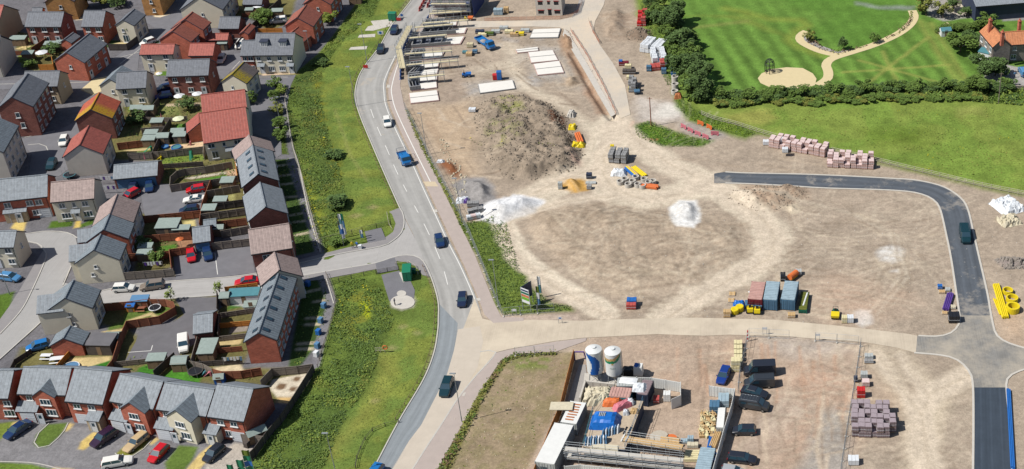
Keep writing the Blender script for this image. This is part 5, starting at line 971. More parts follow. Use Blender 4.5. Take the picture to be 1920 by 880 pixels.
# small site dumper and excavator
# ================================================================ PLANTS
def leaf_mat(name, rgb, var=.26):
 m = bpy.data.materials.new(name); m.use_nodes = True; n = m.node_tree; L = n.links; p = n.nodes['Principled BSDF']; p.inputs['Roughness'].default_value = .75; p.inputs['Specular IOR Level'].default_value = .2
 at = n.nodes.new('ShaderNodeAttribute'); at.attribute_name = 'tone'
 mr = n.nodes.new('ShaderNodeMapRange'); mr.inputs[3].default_value = 1-var; mr.inputs[4].default_value = 1+var; L.new(at.outputs['Fac'], mr.inputs[0])
 vm = n.nodes.new('ShaderNodeVectorMath'); vm.operation = 'SCALE'; vm.inputs[0].default_value = lin(rgb); L.new(mr.outputs[0], vm.inputs['Scale']); L.new(vm.outputs[0], p.inputs['Base Color']); MATS[name] = m
leaf_mat('leaf_dark', (88, 112, 60)); leaf_mat('leaf_mid', (100, 124, 56)); leaf_mat('leaf_light', (128, 146, 62)); leaf_mat('leaf_olive', (128, 134, 62)); leaf_mat('leaf_yellow', (190, 180, 40)); leaf_mat('leaf_brown', (126, 104, 80)); mat('bark', (92, 76, 62), .9, .2, 3)
def leaf_cloud(C, size, rs, mats, mi=None, flat=.6, tone=None, name='crown', per=1):
 """C: (n,3) leaf centres, one small 4-sided leaf tuft for each"""
 n = len(C); a = rs.random(n)*6.283; d1 = np.stack([np.cos(a), np.sin(a), (rs.random(n)-.5)*1.4*flat], 1); b_ = a+1.4+rs.random(n)*.8; d2 = np.stack([np.cos(b_), np.sin(b_), (rs.random(n)-.3)*1.8*flat], 1)
 s = (size*(.6+.8*rs.random(n)))[:, None]; d1 *= s; d2 *= s*.7
 V = np.stack([C-d1, C-d2, C+d1, C+d2], 1).reshape(-1, 3); F = np.arange(4*n).reshape(n, 4)
 t = rs.random(n) if tone is None else np.clip(tone+(rs.random(n)-.5)*.5, 0, 1)
 return np_mesh(name, V, F, 4, mats, [('tone', 'FLOAT', 'FACE', t)], mi=mi)
def crown_pts(rs, n, w, h, z0, lobes=9):
 L = np.stack([(rs.random(lobes)-.5)*w*.95, (rs.random(lobes)-.5)*w*.95, z0+h*(.25+.6*rs.random(lobes))], 1); lr = w*(.18+.16*rs.random(lobes))
 L[:, 2] = np.minimum(L[:, 2], z0+h-lr*.7)
 k = rs.integers(0, lobes, n); v = rs.normal(size=(n, 3)); v /= np.linalg.norm(v, axis=1)[:, None]; r = lr[k]*(.55+.5*rs.random(n)**.5)
 Q = L[k]+v*r[:, None]*np.array([1, 1, .85]); Q[:, 2] = np.maximum(Q[:, 2], z0*.5+.1); return Q, (np.sin(k*2.4)*.25+.5)+v[:, 2]*.12
TR = {}
def tree_proto(var, w, h, leaf, n=1500, trunk=True, size=.28):
 k = (var, w, h, leaf)
 if k in TR: return TR[k]
 rs = np.random.default_rng(100+var); z0 = h*.22 if trunk else 0
 Q, t = crown_pts(rs, n, w, h-z0, z0, 11); cm = leaf_cloud(Q, size, rs, [leaf], tone=t)
 b = MB(); b.bar((0, 0, 0), (.1, .05, h*.45), .05*h*.35+.05, 7, r2=.04*h*.3)
 for i in range(5): a = i*1.3+var; b.bar((.05, .03, h*(.2+.05*i)), (math.cos(a)*w*.3, math.sin(a)*w*.3, h*(.5+.07*i)), .05+.01*h*.3, 5, r2=.02)
 TR[k] = (cm, b.mesh('trunk', 'bark')); return TR[k]
def plant(px, w, h, leaf='leaf_mid', label='', name='tree', cat='tree', group=None, var=None, trunk=True, n=None, wc=None, hc=None):
 var = random.randrange(4) if var is None else var; size = .28 if w > 2.5 else .14
 # build a few sizes only and scale them
 bw, bh = (6, 7) if w > 4 else ((3, 3.2) if w > 2 else (1.4, 1.8)); nn = {6: 2600, 3: 900, 1.4: 300}[bw]
 cm, tm = tree_proto(var, bw, bh, leaf, nn, trunk, {6: .3, 3: .2, 1.4: .12}[bw])
 g = P(*px); r = thing(name, label, cat, (g.x, g.y, gz(g.x, g.y)-.05), random.random()*6.28, group)
 r.scale = (w/bw, w/bw, h/bh); ob('crown', cm, r); ob('trunk', tm, r); return r
# hedgerow trees along the east side of the site
TG = 'trees of the hedgerow beside the haul road'
pts = [(1212, 8), (1228, 22), (1238, 6), (1232, 40), (1248, 52), (1262, 38), (1256, 70), (1268, 84), (1262, 100), (1278, 92), (1276, 118), (1290, 132), (1270, 134), (1284, 152), (1300, 168), (1294, 120), (1306, 148), (1246, 26), (1218, 34), (1266, 60), (1286, 172), (1272, 68), (1252, 88), (1290, 104), (1302, 180), (1240, 62), (1282, 78)]
for i, p in enumerate(pts):
 big_ = i in (4, 5, 7, 11, 12, 14, 16); plant((p[0]+8, p[1]+10), 5.1 if big_ else random.uniform(3.1, 4.2), 6.0 if big_ else random.uniform(3, 4.2), 'leaf_dark' if (big_ or i % 3 == 0) else 'leaf_mid', 'tall dark tree standing in the hedgerow beside the haul road' if big_ else 'bushy green tree in the hedgerow between site and park', group=TG)
HB = 'bushes of the hedge between park and field'
for i in range(46):
 x = 1300+i*13.2+random.uniform(-3, 3); y = 190-(x-1300)*.03+random.uniform(-4, 3)-(6 if x > 1450 else 0)
 plant((x, y), random.uniform(2.8, 3.7), random.uniform(1.4, 2.0) if i % 4 else 2.6, 'leaf_dark' if i % 2 else 'leaf_mid', 'dense bush in the long hedge between park and field', 'hedge_bush', 'bush', HB, trunk=False)
for i in range(28):
 x = 1350+i*18+random.uniform(-4, 4); plant((x, 196-(x-1350)*.028+random.uniform(-3, 3)), random.uniform(2.6, 3.4), random.uniform(.8, 1.3), 'leaf_mid' if i % 3 else 'leaf_olive', 'low bush at the field foot of the long hedge', 'hedge_bush', 'bush', 'low bushes at the foot of the hedge', trunk=False)
# farm side
for p, w, h, lf, lab in [((1838, 142), 6.4, 4.8, 'leaf_dark', 'broad dark tree in front of the farmhouse'), ((1866, 142), 4.8, 4.4, 'leaf_dark', 'dark tree touching the farmhouse gable'), ((1800, 98), 6, 4.5, 'leaf_mid', 'rounded green tree left of the farmhouse'), ((1818, 85), 4.2, 4, 'leaf_dark', 'dark bush by the farmhouse garden pond'), ((1828, 172), 5, 3.6, 'leaf_mid', 'bushy tree at the corner of the park hedge'),
                         ((1848, 52), 4, 3.6, 'leaf_mid', 'green tree behind the farmhouse chimney'), ((1787, 22), 3.4, 3.6, 'leaf_dark', 'small dark tree beside the farm yard'), ((1812, 32), 3, 2.6, 'leaf_dark', 'dark shrub at the end of the barn'), ((1736, 30), 4, 6, 'leaf_olive', 'thin leafed tree at the end of the park path'), ((1768, 34), 3.4, 4.6, 'leaf_olive', 'thin olive tree by the farm entrance road'),
                         ((1582, 94), 2.2, 3.2, 'leaf_dark', 'young dark tree at the bottom of the planting bed'), ((1640, 79), 2.2, 2.6, 'leaf_mid', 'young tree at the right of the planting bed'), ((1517, 76), 2.4, 2.8, 'leaf_olive', 'young olive tree at the left end of the planting bed')]:
 plant(p, w, h, lf, lab)
for i in range(14): plant((1765+i*5.6, 60-i*.5+random.uniform(-1, 1)), 2.6, 1.8, 'leaf_mid', 'clipped bush of the hedge beside the farm road', 'hedge_bush', 'bush', 'clipped hedge left of the farmhouse', trunk=False)
# estate trees
for p, w, h, lf, lab in [((404+60, 49), 3.4, 3.4, 'leaf_mid', ''), ((503, 44), 4.5, 4.2, 'leaf_mid', 'round green tree by the back lane at the top')][1:]+[((240, 76), 2.4, 4.2, 'leaf_dark', 'slim dark tree before the cream cottage'), ((518, 170), 2.6, 3.4, 'leaf_mid', 'uppermost street tree of the strip beside the court'), ((516, 190), 2.4, 3.2, 'leaf_mid', 'second street tree of the strip beside the court'), ((520, 212), 2.6, 2.4, 'leaf_olive', 'olive shrub midway down the strip beside the court'), ((527, 240), 2.6, 2.6, 'leaf_mid', 'green shrub in the lower half of the court strip'), ((530, 262), 2.8, 2.8, 'leaf_mid', 'lowest green shrub of the court strip'), ((530, 176), 2.2, 2.4, 'leaf_light', 'pale tree at the road end of the court strip'),
                         ((468, 194), 3, 3, 'leaf_mid', 'green tree between mossy roofed house and red roofs'), ((322, 566), 1.4, 3.4, 'leaf_light', 'young staked tree at the corner of the dark parking court'), ((414, 556), 1.4, 3.6, 'leaf_light', 'young staked tree beside the garden with the greenhouse'), ((352, 206), 3.2, 3, 'leaf_dark', 'dark bush among the gardens under the brick semis'), ((258, 228), 3.4, 2.6, 'leaf_dark', 'dark bush at the foot of the mossy red roof'), ((300, 492), 2.4, 2.6, 'leaf_mid', 'leafy tree in the garden beside the court fence'), ((267, 468), 2.8, 2.6, 'leaf_dark', 'dark bush in the garden behind the brick gabled house'),
                         ((50, 128), 3, 2.4, 'leaf_mid', 'bush by the lane at the left edge of the upper estate'), ((106, 98), 3.4, 2.6, 'leaf_dark', 'dark bush against the long brick terrace'), ((510, 34), 4.2, 3.6, 'leaf_mid', ''), ((190, 8), 5, 3.6, 'leaf_olive', 'olive coloured tree at the top between the buff houses'), ((222, 12), 4, 3, 'leaf_dark', 'dark shrub behind the small cream cottage'), ((620, 44), 3.4, 3.2, 'leaf_light', 'pale green bush beside the red brown terrace'), ((604, 120), 3, 1.6, 'leaf_dark', 'dark bush put in for a shade area behind the dormer house'), ((633, 388), 3.6, 2.8, 'leaf_dark', 'dark rounded bush standing in the grass verge'), ((626, 295), 3, 1.8, 'leaf_dark', 'dark low bush in the ditch beside the verge'), ((632, 458), 2.4, 1.6, 'leaf_mid', 'green bush at the foot of the flags by the side road'), ((1170, 20), 1, 1, 'leaf_mid', '')]:  # bush behind the dormer house is added in place of a shade area
 if lab: plant(p, w, h, lf, lab, 'tree' if h > 3 else 'bush', 'tree' if h > 3 else 'bush')
# ---- uncountable growth
def region_pts(poly, n, rs):
 w = W2(poly); xs = [p[0] for p in w]; ys = [p[1] for p in w]; out = np.zeros((0, 2))
 while len(out) < n:
  q = np.stack([rs.uniform(min(xs), max(xs), n), rs.uniform(min(ys), max(ys), n)], 1); out = np.concatenate([out, q[inside(q[:, 0], q[:, 1], w)]])
 return out[:n]
def area(poly): w = W2(poly); return abs(sum(w[i][0]*w[(i+1) % len(w)][1]-w[(i+1) % len(w)][0]*w[i][1] for i in range(len(w))))/2
def growth(name, polys, dens, size, height, mats, wts, label, cat='weeds', seed=5, clump=2.2, cover=.6):
 rs = np.random.default_rng(seed); Cs = []; Ms = []; Ts = []
 for poly in polys:
  n = int(area(poly)*dens); q = region_pts(poly, n, rs); v = vnoise(q[:, 0], q[:, 1], clump, seed, 3); keep = v > (1-cover)*.95+.0; keep |= rs.random(n) < .15; q = q[keep]; v = v[keep]
  hh = np.clip((v-(1-cover))*3, .1, 1)*height; z = rs.random(len(q))**.6*hh
  g = HG[np.clip(((q[:, 1]-GY0)/GS).astype(int), 0, ny-1), np.clip(((q[:, 0]-GX0)/GS).astype(int), 0, nx-1)]
  Cs.append(np.stack([q[:, 0], q[:, 1], z+g], 1)); m = np.searchsorted(np.cumsum(wts), np.clip(vnoise(q[:, 0], q[:, 1], clump*1.7, seed+9, 2)*1.5-.25+(rs.random(len(q))-.5)*.35, 0, .999)*sum(wts)); Ms.append(np.minimum(m, len(mats)-1)); Ts.append(v)
 C = np.concatenate(Cs); me = leaf_cloud(C, size, rs, mats, np.concatenate(Ms), flat=1.0, tone=np.concatenate(Ts), name=name); o = ob(name, me); tag(o, label, cat, kind='stuff'); return o
BANK = [(700, -10), (716, -10), (700, 30), (650, 70), (625, 100), (604, 140), (600, 180), (615, 250), (640, 330), (652, 385), (636, 400), (640, 448), (606, 470), (582, 400), (563, 308), (555, 282), (546, 241), (542, 213), (538, 190), (545, 172), (555, 140), (600, 101), (630, 63), (648, 38), (676, 0), (680, -20)]
BANK2 = [(628, 530), (700, 520), (722, 560), (740, 600), (716, 650), (690, 720), (640, 800), (600, 890), (470, 890), (480, 850), (538, 780), (574, 712), (599, 687), (612, 640), (628, 570)]
growth('scrub', [BANK], 22, .13, .42, ['leaf_mid', 'leaf_dark', 'leaf_olive', 'leaf_light'], [.5, .15, .2, .15], 'rough weedy scrub on the bank beside the upper estate', seed=5, clump=2.6)
growth('scrub', [BANK2], 22, .13, .45, ['leaf_mid', 'leaf_dark', 'leaf_light', 'leaf_olive'], [.5, .2, .18, .12], 'rough weedy scrub between the lower terrace and mown verge', seed=6, clump=2.6)
growth('ragwort', [[(592, 150), (600, 200), (612, 260), (630, 330), (622, 340), (600, 270), (590, 200)], [(560, 330), (575, 330), (600, 420), (606, 470), (592, 470)], [(630, 545), (700, 535), (700, 600), (640, 590)]], 3.2, .13, .9, ['leaf_yellow', 'leaf_olive'], [.6, .4], 'yellow flowering weeds scattered through the scrub', 'weeds', 7, 1.2, .5)
growth('grass', VERGE_MOWN, 6, .08, .1, ['leaf_mid', 'leaf_light', 'leaf_olive'], [.4, .3, .3], 'short tufty grass of the roadside verge', 'grass', 8, 2, .6)
growth('weeds', [[(858, 418), (905, 414), (925, 408), (950, 420), (958, 450), (975, 505), (1000, 545), (1040, 570), (1072, 575), (1066, 583), (985, 588), (945, 592), (935, 583), (900, 490)]], 18, .12, .3, ['leaf_mid', 'leaf_dark', 'leaf_light'], [.6, .15, .25], 'green weeds inside the site corner fence around the sign', 'weeds', 9, 2, .75)
growth('weeds', [[(760, 208), (766, 208), (790, 262), (820, 322), (852, 378), (872, 425), (866, 430), (835, 366), (806, 312), (780, 262)]], 14, .16, .5, ['leaf_olive', 'leaf_mid'], [.6, .4], 'dry weeds under the mesh fence along the main road', 'weeds', 10, 1.5, .6)
growth('weeds', [[(815, 890), (868, 794), (898, 738), (939, 676), (965, 664), (1042, 660), (1042, 666), (968, 672), (948, 684), (908, 744), (882, 800), (836, 890)]], 16, .17, .7, ['leaf_olive', 'leaf_mid', 'leaf_brown'], [.5, .3, .2], 'strip of olive weeds edging the fallow plot', 'weeds', 11, 1.5, .8)
growth('weeds', [[(890, 700), (970, 668), (1050, 668), (1060, 700), (1040, 760), (1000, 840), (960, 885), (850, 885)]], 1.0, .14, .3, ['leaf_olive', 'leaf_mid'], [.6, .4], 'scattered low weeds over the fallow plot', 'weeds', 12, 2.0, .34)
growth('weeds', [[(1190, 236), (1215, 228), (1245, 238), (1290, 255), (1335, 265), (1320, 275), (1240, 275), (1195, 258)], [(1262, 168), (1300, 205), (1380, 232), (1420, 250), (1400, 258), (1340, 243), (1290, 222), (1268, 200)], [(1200, 5), (1212, 0), (1262, 120), (1262, 160), (1250, 160), (1222, 100)]], 14, .13, .35, ['leaf_mid', 'leaf_dark', 'leaf_light'], [.55, .15, .3], 'green weeds around the wooden pole and hedge foot', 'weeds', 13, 2, .75)
growth('weeds', [[(925, 185), (970, 186), (990, 215), (960, 228), (925, 210)], [(915, 240), (965, 232), (985, 262), (945, 285), (905, 270)], [(880, 255), (905, 262), (900, 282), (884, 276)], [(990, 265), (1060, 270), (1040, 290), (995, 280)]], 2.2, .16, .5, ['leaf_olive', 'leaf_mid', 'leaf_yellow'], [.6, .3, .1], 'pale weeds growing on the big spoil heap', 'weeds', 14, 1.6, .45)
growth('weeds', [[(1510, 62), (1517, 60), (1520, 72), (1538, 85), (1570, 97), (1600, 92), (1650, 78), (1680, 62), (1704, 40), (1706, 22), (1711, 24), (1708, 44), (1688, 64), (1640, 82), (1590, 98), (1572, 103), (1540, 94), (1515, 83)]], 9, .2, .8, ['leaf_brown', 'leaf_olive', 'leaf_dark'], [.5, .3, .2], 'brownish shrubs filling the curved park planting bed', 'shrubs', 15, 2, .7)
growth('weeds', [[(1720, 165), (1925, 168), (1925, 200), (1830, 192), (1740, 186)]], 9, .24, 1.0, ['leaf_mid', 'leaf_light', 'leaf_dark'], [.5, .25, .25], 'tangled growth below the farmhouse yard', 'weeds', 16, 3, .7)
GP = [[(230, 180), (430, 180), (380, 215), (340, 260), (230, 265)], [(300, 300), (440, 285), (440, 330), (330, 345), (305, 345)], [(260, 440), (330, 430), (335, 480), (260, 505)], [(30, 60), (100, 76), (110, 100), (40, 120)], [(240, 672), (285, 664), (300, 690), (250, 700)], [(440, 696), (500, 700), (500, 712), (440, 712)], [(310, 300), (390, 316), (325, 340)], [(506, 300), (546, 298), (598, 470), (556, 478)], [(572, 520), (604, 516), (616, 565), (600, 640), (564, 684), (548, 680)], [(98, 416), (136, 413), (134, 424), (100, 428)], [(148, 421), (176, 410), (176, 419), (152, 428)], [(512, 155), (523, 155), (540, 290), (527, 290)]]
growth('garden_plants', GP, 5, .16, .6, ['leaf_mid', 'leaf_dark', 'leaf_light', 'leaf_olive'], [.4, .3, .15, .15], 'small plants and ground cover in the estate gardens', 'plants', 17, 1.6, .5)
growth('weeds', [FIELD[:0] or [(1420, 205), (2000, 200), (2000, 360), (1740, 325), (1560, 280)]], 1.2, .16, .25, ['leaf_olive', 'leaf_mid', 'leaf_yellow'], [.6, .35, .05], 'tufty long grass of the rough field', 'grass', 18, 2.5, .5)
# ================================================================ FENCES AND GARDENS
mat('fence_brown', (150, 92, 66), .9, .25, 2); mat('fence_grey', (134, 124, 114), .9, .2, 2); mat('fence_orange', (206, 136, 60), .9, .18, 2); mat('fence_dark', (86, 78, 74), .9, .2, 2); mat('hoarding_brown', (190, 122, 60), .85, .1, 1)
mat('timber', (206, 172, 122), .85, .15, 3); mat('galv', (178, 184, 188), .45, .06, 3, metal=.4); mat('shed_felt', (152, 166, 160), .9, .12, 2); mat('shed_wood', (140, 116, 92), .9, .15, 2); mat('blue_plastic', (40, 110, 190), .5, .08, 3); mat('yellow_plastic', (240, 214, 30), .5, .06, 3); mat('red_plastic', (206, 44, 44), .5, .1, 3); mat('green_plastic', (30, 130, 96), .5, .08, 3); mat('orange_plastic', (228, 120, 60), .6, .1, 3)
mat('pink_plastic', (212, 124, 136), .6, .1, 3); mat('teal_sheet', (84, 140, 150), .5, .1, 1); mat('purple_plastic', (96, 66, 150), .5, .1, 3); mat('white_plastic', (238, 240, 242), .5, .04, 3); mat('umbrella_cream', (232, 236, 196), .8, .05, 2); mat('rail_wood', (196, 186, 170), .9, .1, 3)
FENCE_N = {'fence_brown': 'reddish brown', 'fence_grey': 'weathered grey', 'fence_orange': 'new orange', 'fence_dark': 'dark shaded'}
def fence(px, m, label, h=1.75, group=None, step=1.85, name='garden_fence', cat='fence', post=None):
 pts = PS(px); o0 = pts[0]; root = thing(name, label, cat, (o0.x, o0.y, 0), 0, group)
 k = ('post', m, h)
 if k not in WM: a = MB(); a.box(-.06, .06, -.06, .06, 0, h+.08); WM[k] = a.mesh('post', m)
 np_ = 0
 for a, b in zip(pts, pts[1:]):
  d = b-a; L = d.length; an = math.atan2(d.y, d.x); n = max(1, round(L/step)); q = MB()
  for i in range(n):
   x0, x1 = L*i/n+.04, L*(i+1)/n-.04; j = random.uniform(-.03, .03); q.box(x0, x1, -.025+j*.4, .025+j*.4, .04, h+j)
   q.box(x0, x1, -.05, -.026, .3, .4); q.box(x0, x1, -.05, -.026, h-.4, h-.3)
  q.box(0, L, -.05, .05, h+.03, h+.07)
  p = q.build('fence_panel', m, root); p.location = a-o0; p.rotation_euler = (0, 0, an)
  for i in range(n+1):
   if np_ < 100: ob('post', WM[k], root, (a-o0)+d*(i/n)); np_ += 1
 return root
FN = [([(199, 584), (251, 580), (279, 576), (313, 576), (329, 581), (332, 590), (302, 608), (241, 617), (228, 648), (215, 690), (203, 705)], 'fence_brown', 'around the garden with two playhouses above the dark parking court'),
 ([(216, 689), (283, 682)], 'fence_grey', 'low between shaded planting and the dark parking court'), ([(292, 710), (330, 676)], 'fence_dark', 'slanting beside the lawn with the trampoline'), ([(334, 680), (352, 690), (385, 698), (402, 707)], 'fence_grey', 'curving above the trampoline lawn'),
 ([(402, 707), (420, 712), (455, 711), (492, 705)], 'fence_brown', 'at the foot of the sunlit terrace gable'), ([(492, 728), (513, 706), (560, 702), (588, 698)], 'fence_grey', 'above the pale gravel garden'), ([(590, 698), (572, 728), (552, 760), (528, 796), (504, 824), (480, 856), (470, 866)], 'fence_dark', 'curving down the edge of the scrub behind the end house'),
 ([(456, 830), (497, 834)], 'fence_grey', 'short beside the small shed of the end house'),
 ([(322, 360), (323, 345), (335, 334), (350, 330), (387, 326), (437, 317)], 'fence_grey', 'looping round the garden with the striped lawn beds'), ([(322, 361), (360, 355), (397, 351), (448, 343)], 'fence_grey', 'behind the red car in the parking court'), ([(390, 372), (451, 361)], 'fence_grey', 'second down behind the upper terrace'), ([(386, 398), (459, 388)], 'fence_dark', 'third down behind the upper terrace'),
 ([(379, 416), (462, 404)], 'fence_grey', 'fourth down behind the upper terrace'), ([(406, 430), (464, 423)], 'fence_brown', 'fifth down behind the upper terrace'), ([(398, 351), (390, 372), (382, 395), (377, 432)], 'fence_brown', 'running down the right side of the parking court'), ([(417, 447), (470, 438)], 'fence_grey', 'sixth down beside the brown roofed house'),
 ([(400, 470), (471, 462)], 'fence_grey', 'above the empty parking bays by the side road'), ([(273, 419), (330, 414), (380, 409)], 'fence_brown', 'closing the bottom of the parking court'), ([(262, 457), (360, 450)], 'fence_brown', 'between the flat grey shed roof and the small lawn'), ([(325, 516), (321, 482), (360, 477)], 'fence_brown', 'beside the small red hatchback'),
 ([(236, 526), (328, 519)], 'fence_grey', 'along the pavement above the white hatchback'), ([(245, 491), (320, 485)], 'fence_brown', 'behind the brick gabled house gardens'), ([(408, 598), (480, 587)], 'fence_grey', 'below the greenhouse garden'), ([(412, 616), (472, 611)], 'fence_orange', 'pale inner, between two lower terrace gardens'),
 ([(376, 645), (462, 635)], 'fence_grey', 'above the twin sheds of the lower terrace'), ([(370, 667), (455, 659)], 'fence_brown', 'between the twin sheds of the lower terrace'), ([(362, 689), (455, 683)], 'fence_dark', 'above the washing garden of the lower terrace'), ([(414, 598), (412, 640)], 'fence_dark', 'beside the small brick garage in the dark court'), ([(374, 645), (362, 689)], 'fence_grey', 'behind the white van in the dark court'),
 ([(410, 560), (410, 590)], 'fence_dark', 'left of the garden with the greenhouse'), ([(425, 553), (485, 545)], 'fence_orange', 'behind the greenhouse beside the red car'), ([(248, 228), (330, 229), (352, 226)], 'fence_grey', 'between the gardens below the brick semis'), ([(223, 282), (275, 276)], 'fence_brown', 'behind the green slide garden'), ([(243, 301), (300, 298), (360, 291), (384, 288)], 'fence_grey', 'long, above the garage block lawn'),
 ([(304, 317), (382, 312)], 'fence_dark', 'low above the rough grass strip'), ([(322, 235), (305, 262), (288, 300)], 'fence_dark', 'slanting between the middle gardens'), ([(268, 254), (310, 250)], 'fence_grey', 'pale, short behind the shed pair'), ([(300, 197), (276, 226)], 'fence_dark', 'slanting between the two gardens of the semis'), ([(28, 104), (97, 103)], 'fence_brown', 'below the top left gardens'),
 ([(92, 82), (62, 102)], 'fence_brown', 'slanting between the top left gardens'), ([(76, 134), (103, 133), (100, 118)], 'fence_orange', 'bright beside the long brick terrace'), ([(206, 95), (240, 95), (260, 80)], 'fence_dark', 'round the cream cottage garden'), ([(528, 8), (478, 54), (445, 94)], 'fence_dark', 'long and high beside the back lane'), ([(486, 66), (531, 65)], 'fence_orange', 'bright beside the dormer house car park'),
 ([(455, 33), (496, 31)], 'fence_brown', 'below the white patio umbrella'), ([(132, 668), (104, 700)], 'fence_orange', 'slanting beside the low brick garage'), ([(22, 700), (30, 684), (52, 670), (60, 664)], 'fence_dark', 'curving in shade at the lower left'), ([(448, 343), (444, 316)], 'fence_orange', 'short patch beside the upper terrace'), ([(384, 300), (386, 270)], 'fence_grey', 'short beside the deep red roofed house')]
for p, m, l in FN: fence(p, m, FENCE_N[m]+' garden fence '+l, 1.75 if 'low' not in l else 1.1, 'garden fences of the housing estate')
def rail(px, label, h=1.1, m='rail_wood', rails=3, step=1.9, group='open rail fences', name='rail_fence'):
 pts = PS(px); o0 = pts[0]; root = thing(name, label, 'fence', (o0.x, o0.y, 0), 0, group); L = sum((b-a).length for a, b in zip(pts, pts[1:])); n = max(2, int(L/step)); q, _ = resample(pts, n+1, len(pts) > 2)
 k = ('rp', m, h)
 if k not in WM: a = MB(); a.box(-.05, .05, -.05, .05, 0, h); WM[k] = a.mesh('post', m)
 st = MB()
 for i, p in enumerate(q):
  if i < 100: ob('post', WM[k], root, p-o0)
  else: c = p-o0; st.box(c.x-.05, c.x+.05, c.y-.05, c.y+.05, 0, h)
 if st.f: o = st.build('more_posts', m, root); o['kind'] = 'stuff'
 for r in range(rails):
  z = h*(r+1)/rails-.06; b = MB()
  for a, c in zip(q, q[1:]): b.bar(a-o0+Vector((0, 0, z)), c-o0+Vector((0, 0, z)), .04, 4, cap=False)
  b.build('rail', m, root)
 return root
rail([(1315, 216), (1340, 226), (1380, 236), (1430, 252), (1480, 266), (1560, 285), (1640, 303), (1700, 318), (1760, 332), (1840, 351), (1925, 368)], 'long pale post and rail fence between site and rough field', 1.2)
rail([(a-6, b+1) for a, b in ML[1:11]], 'knee high timber rail along the upper left kerb of the main road', .6, 'shed_wood', 1); rail([(a-7, b) for a, b in ML[12:20]], 'knee high timber rail along the lower left kerb of the main road', .6, 'shed_wood', 1)
rail([(601, 455), (655, 441), (680, 434)], 'grey rail fence below the upper verge beside the flags', 1.1, 'fence_grey', 3); rail([(680, 434), (715, 426), (733, 422)], 'dark rail fence behind the upper lay-by', 1.1, 'fence_dark', 4); rail([(613, 536), (660, 523), (706, 513)], 'grey rail fence above the lower scrub beside the side road', 1.1, 'fence_grey', 3); rail([(706, 515), (748, 507)], 'dark railing across the lower lay-by entrance', 1.1, 'fence_dark', 4)
rail([(541, 168), (535, 190), (539, 213), (545, 250), (553, 290), (566, 330), (583, 400), (603, 474)], 'pale low rail fence dividing upper estate from scrub', .9, 'rail_wood', 2); rail([(612, 516), (624, 548), (630, 572), (618, 620), (608, 650), (596, 690)], 'grey rail fence dividing lower terrace from scrub', .9, 'fence_grey', 2); rail([(667, 878), (672, 855), (697, 810), (748, 793)], 'dark kinked rail fence on the lower verge', .7, 'fence_dark', 2); rail([(742, 497), (770, 494), (782, 505), (784, 515)], 'low pale rail at the junction corner by the green cabinet', .6, 'rail_wood', 1)
rail([(726, 402), (730, 424), (735, 432)], 'low pale rail at the upper junction corner', .6, 'rail_wood', 1)
# sheds
def roofed(px, L, Wd, H, roofm, wallm, label, rz=0, name='garden_shed', cat='shed', group='garden sheds', flat=False, rise=.5):
 c = P(*px); root = thing(name, label, cat, (c.x, c.y, 0), R(rz), group); b = MB(); b.box(-L/2, L/2, -Wd/2, Wd/2, 0, H)
 if not flat:
  for s in (-1, 1): b.face([(s*L/2, -s*Wd/2, H), (s*L/2, s*Wd/2, H), (s*L/2, 0, H+rise)])
 b.build('wall', wallm, root); r = MB(); e = .12
 if flat: r.face([(-L/2-e, -Wd/2-e, H+.02), (L/2+e, -Wd/2-e, H+.02), (L/2+e, Wd/2+e, H+.25), (-L/2-e, Wd/2+e, H+.25)]); r.box(-L/2-e, L/2+e, -Wd/2-e, -Wd/2-e+.04, H-.1, H+.02); r.face([(L/2+e, -Wd/2-e, H+.02), (L/2+e, Wd/2+e, H-.05), (L/2+e, Wd/2+e, H+.25)])
 else:
  for s in (-1, 1): q = [(-L/2-e, s*(Wd/2+e), H-.08), (L/2+e, s*(Wd/2+e), H-.08), (L/2+e, 0, H+rise+.05), (-L/2-e, 0, H+rise+.05)]; r.face(q if s < 0 else q[::-1])
 r.build('roof', roofm, root); d = MB(); d.box(-.38, .38, -Wd/2-.03, -Wd/2-.001, .05, 1.8); d.build('door', 'shed_wood', root); return root
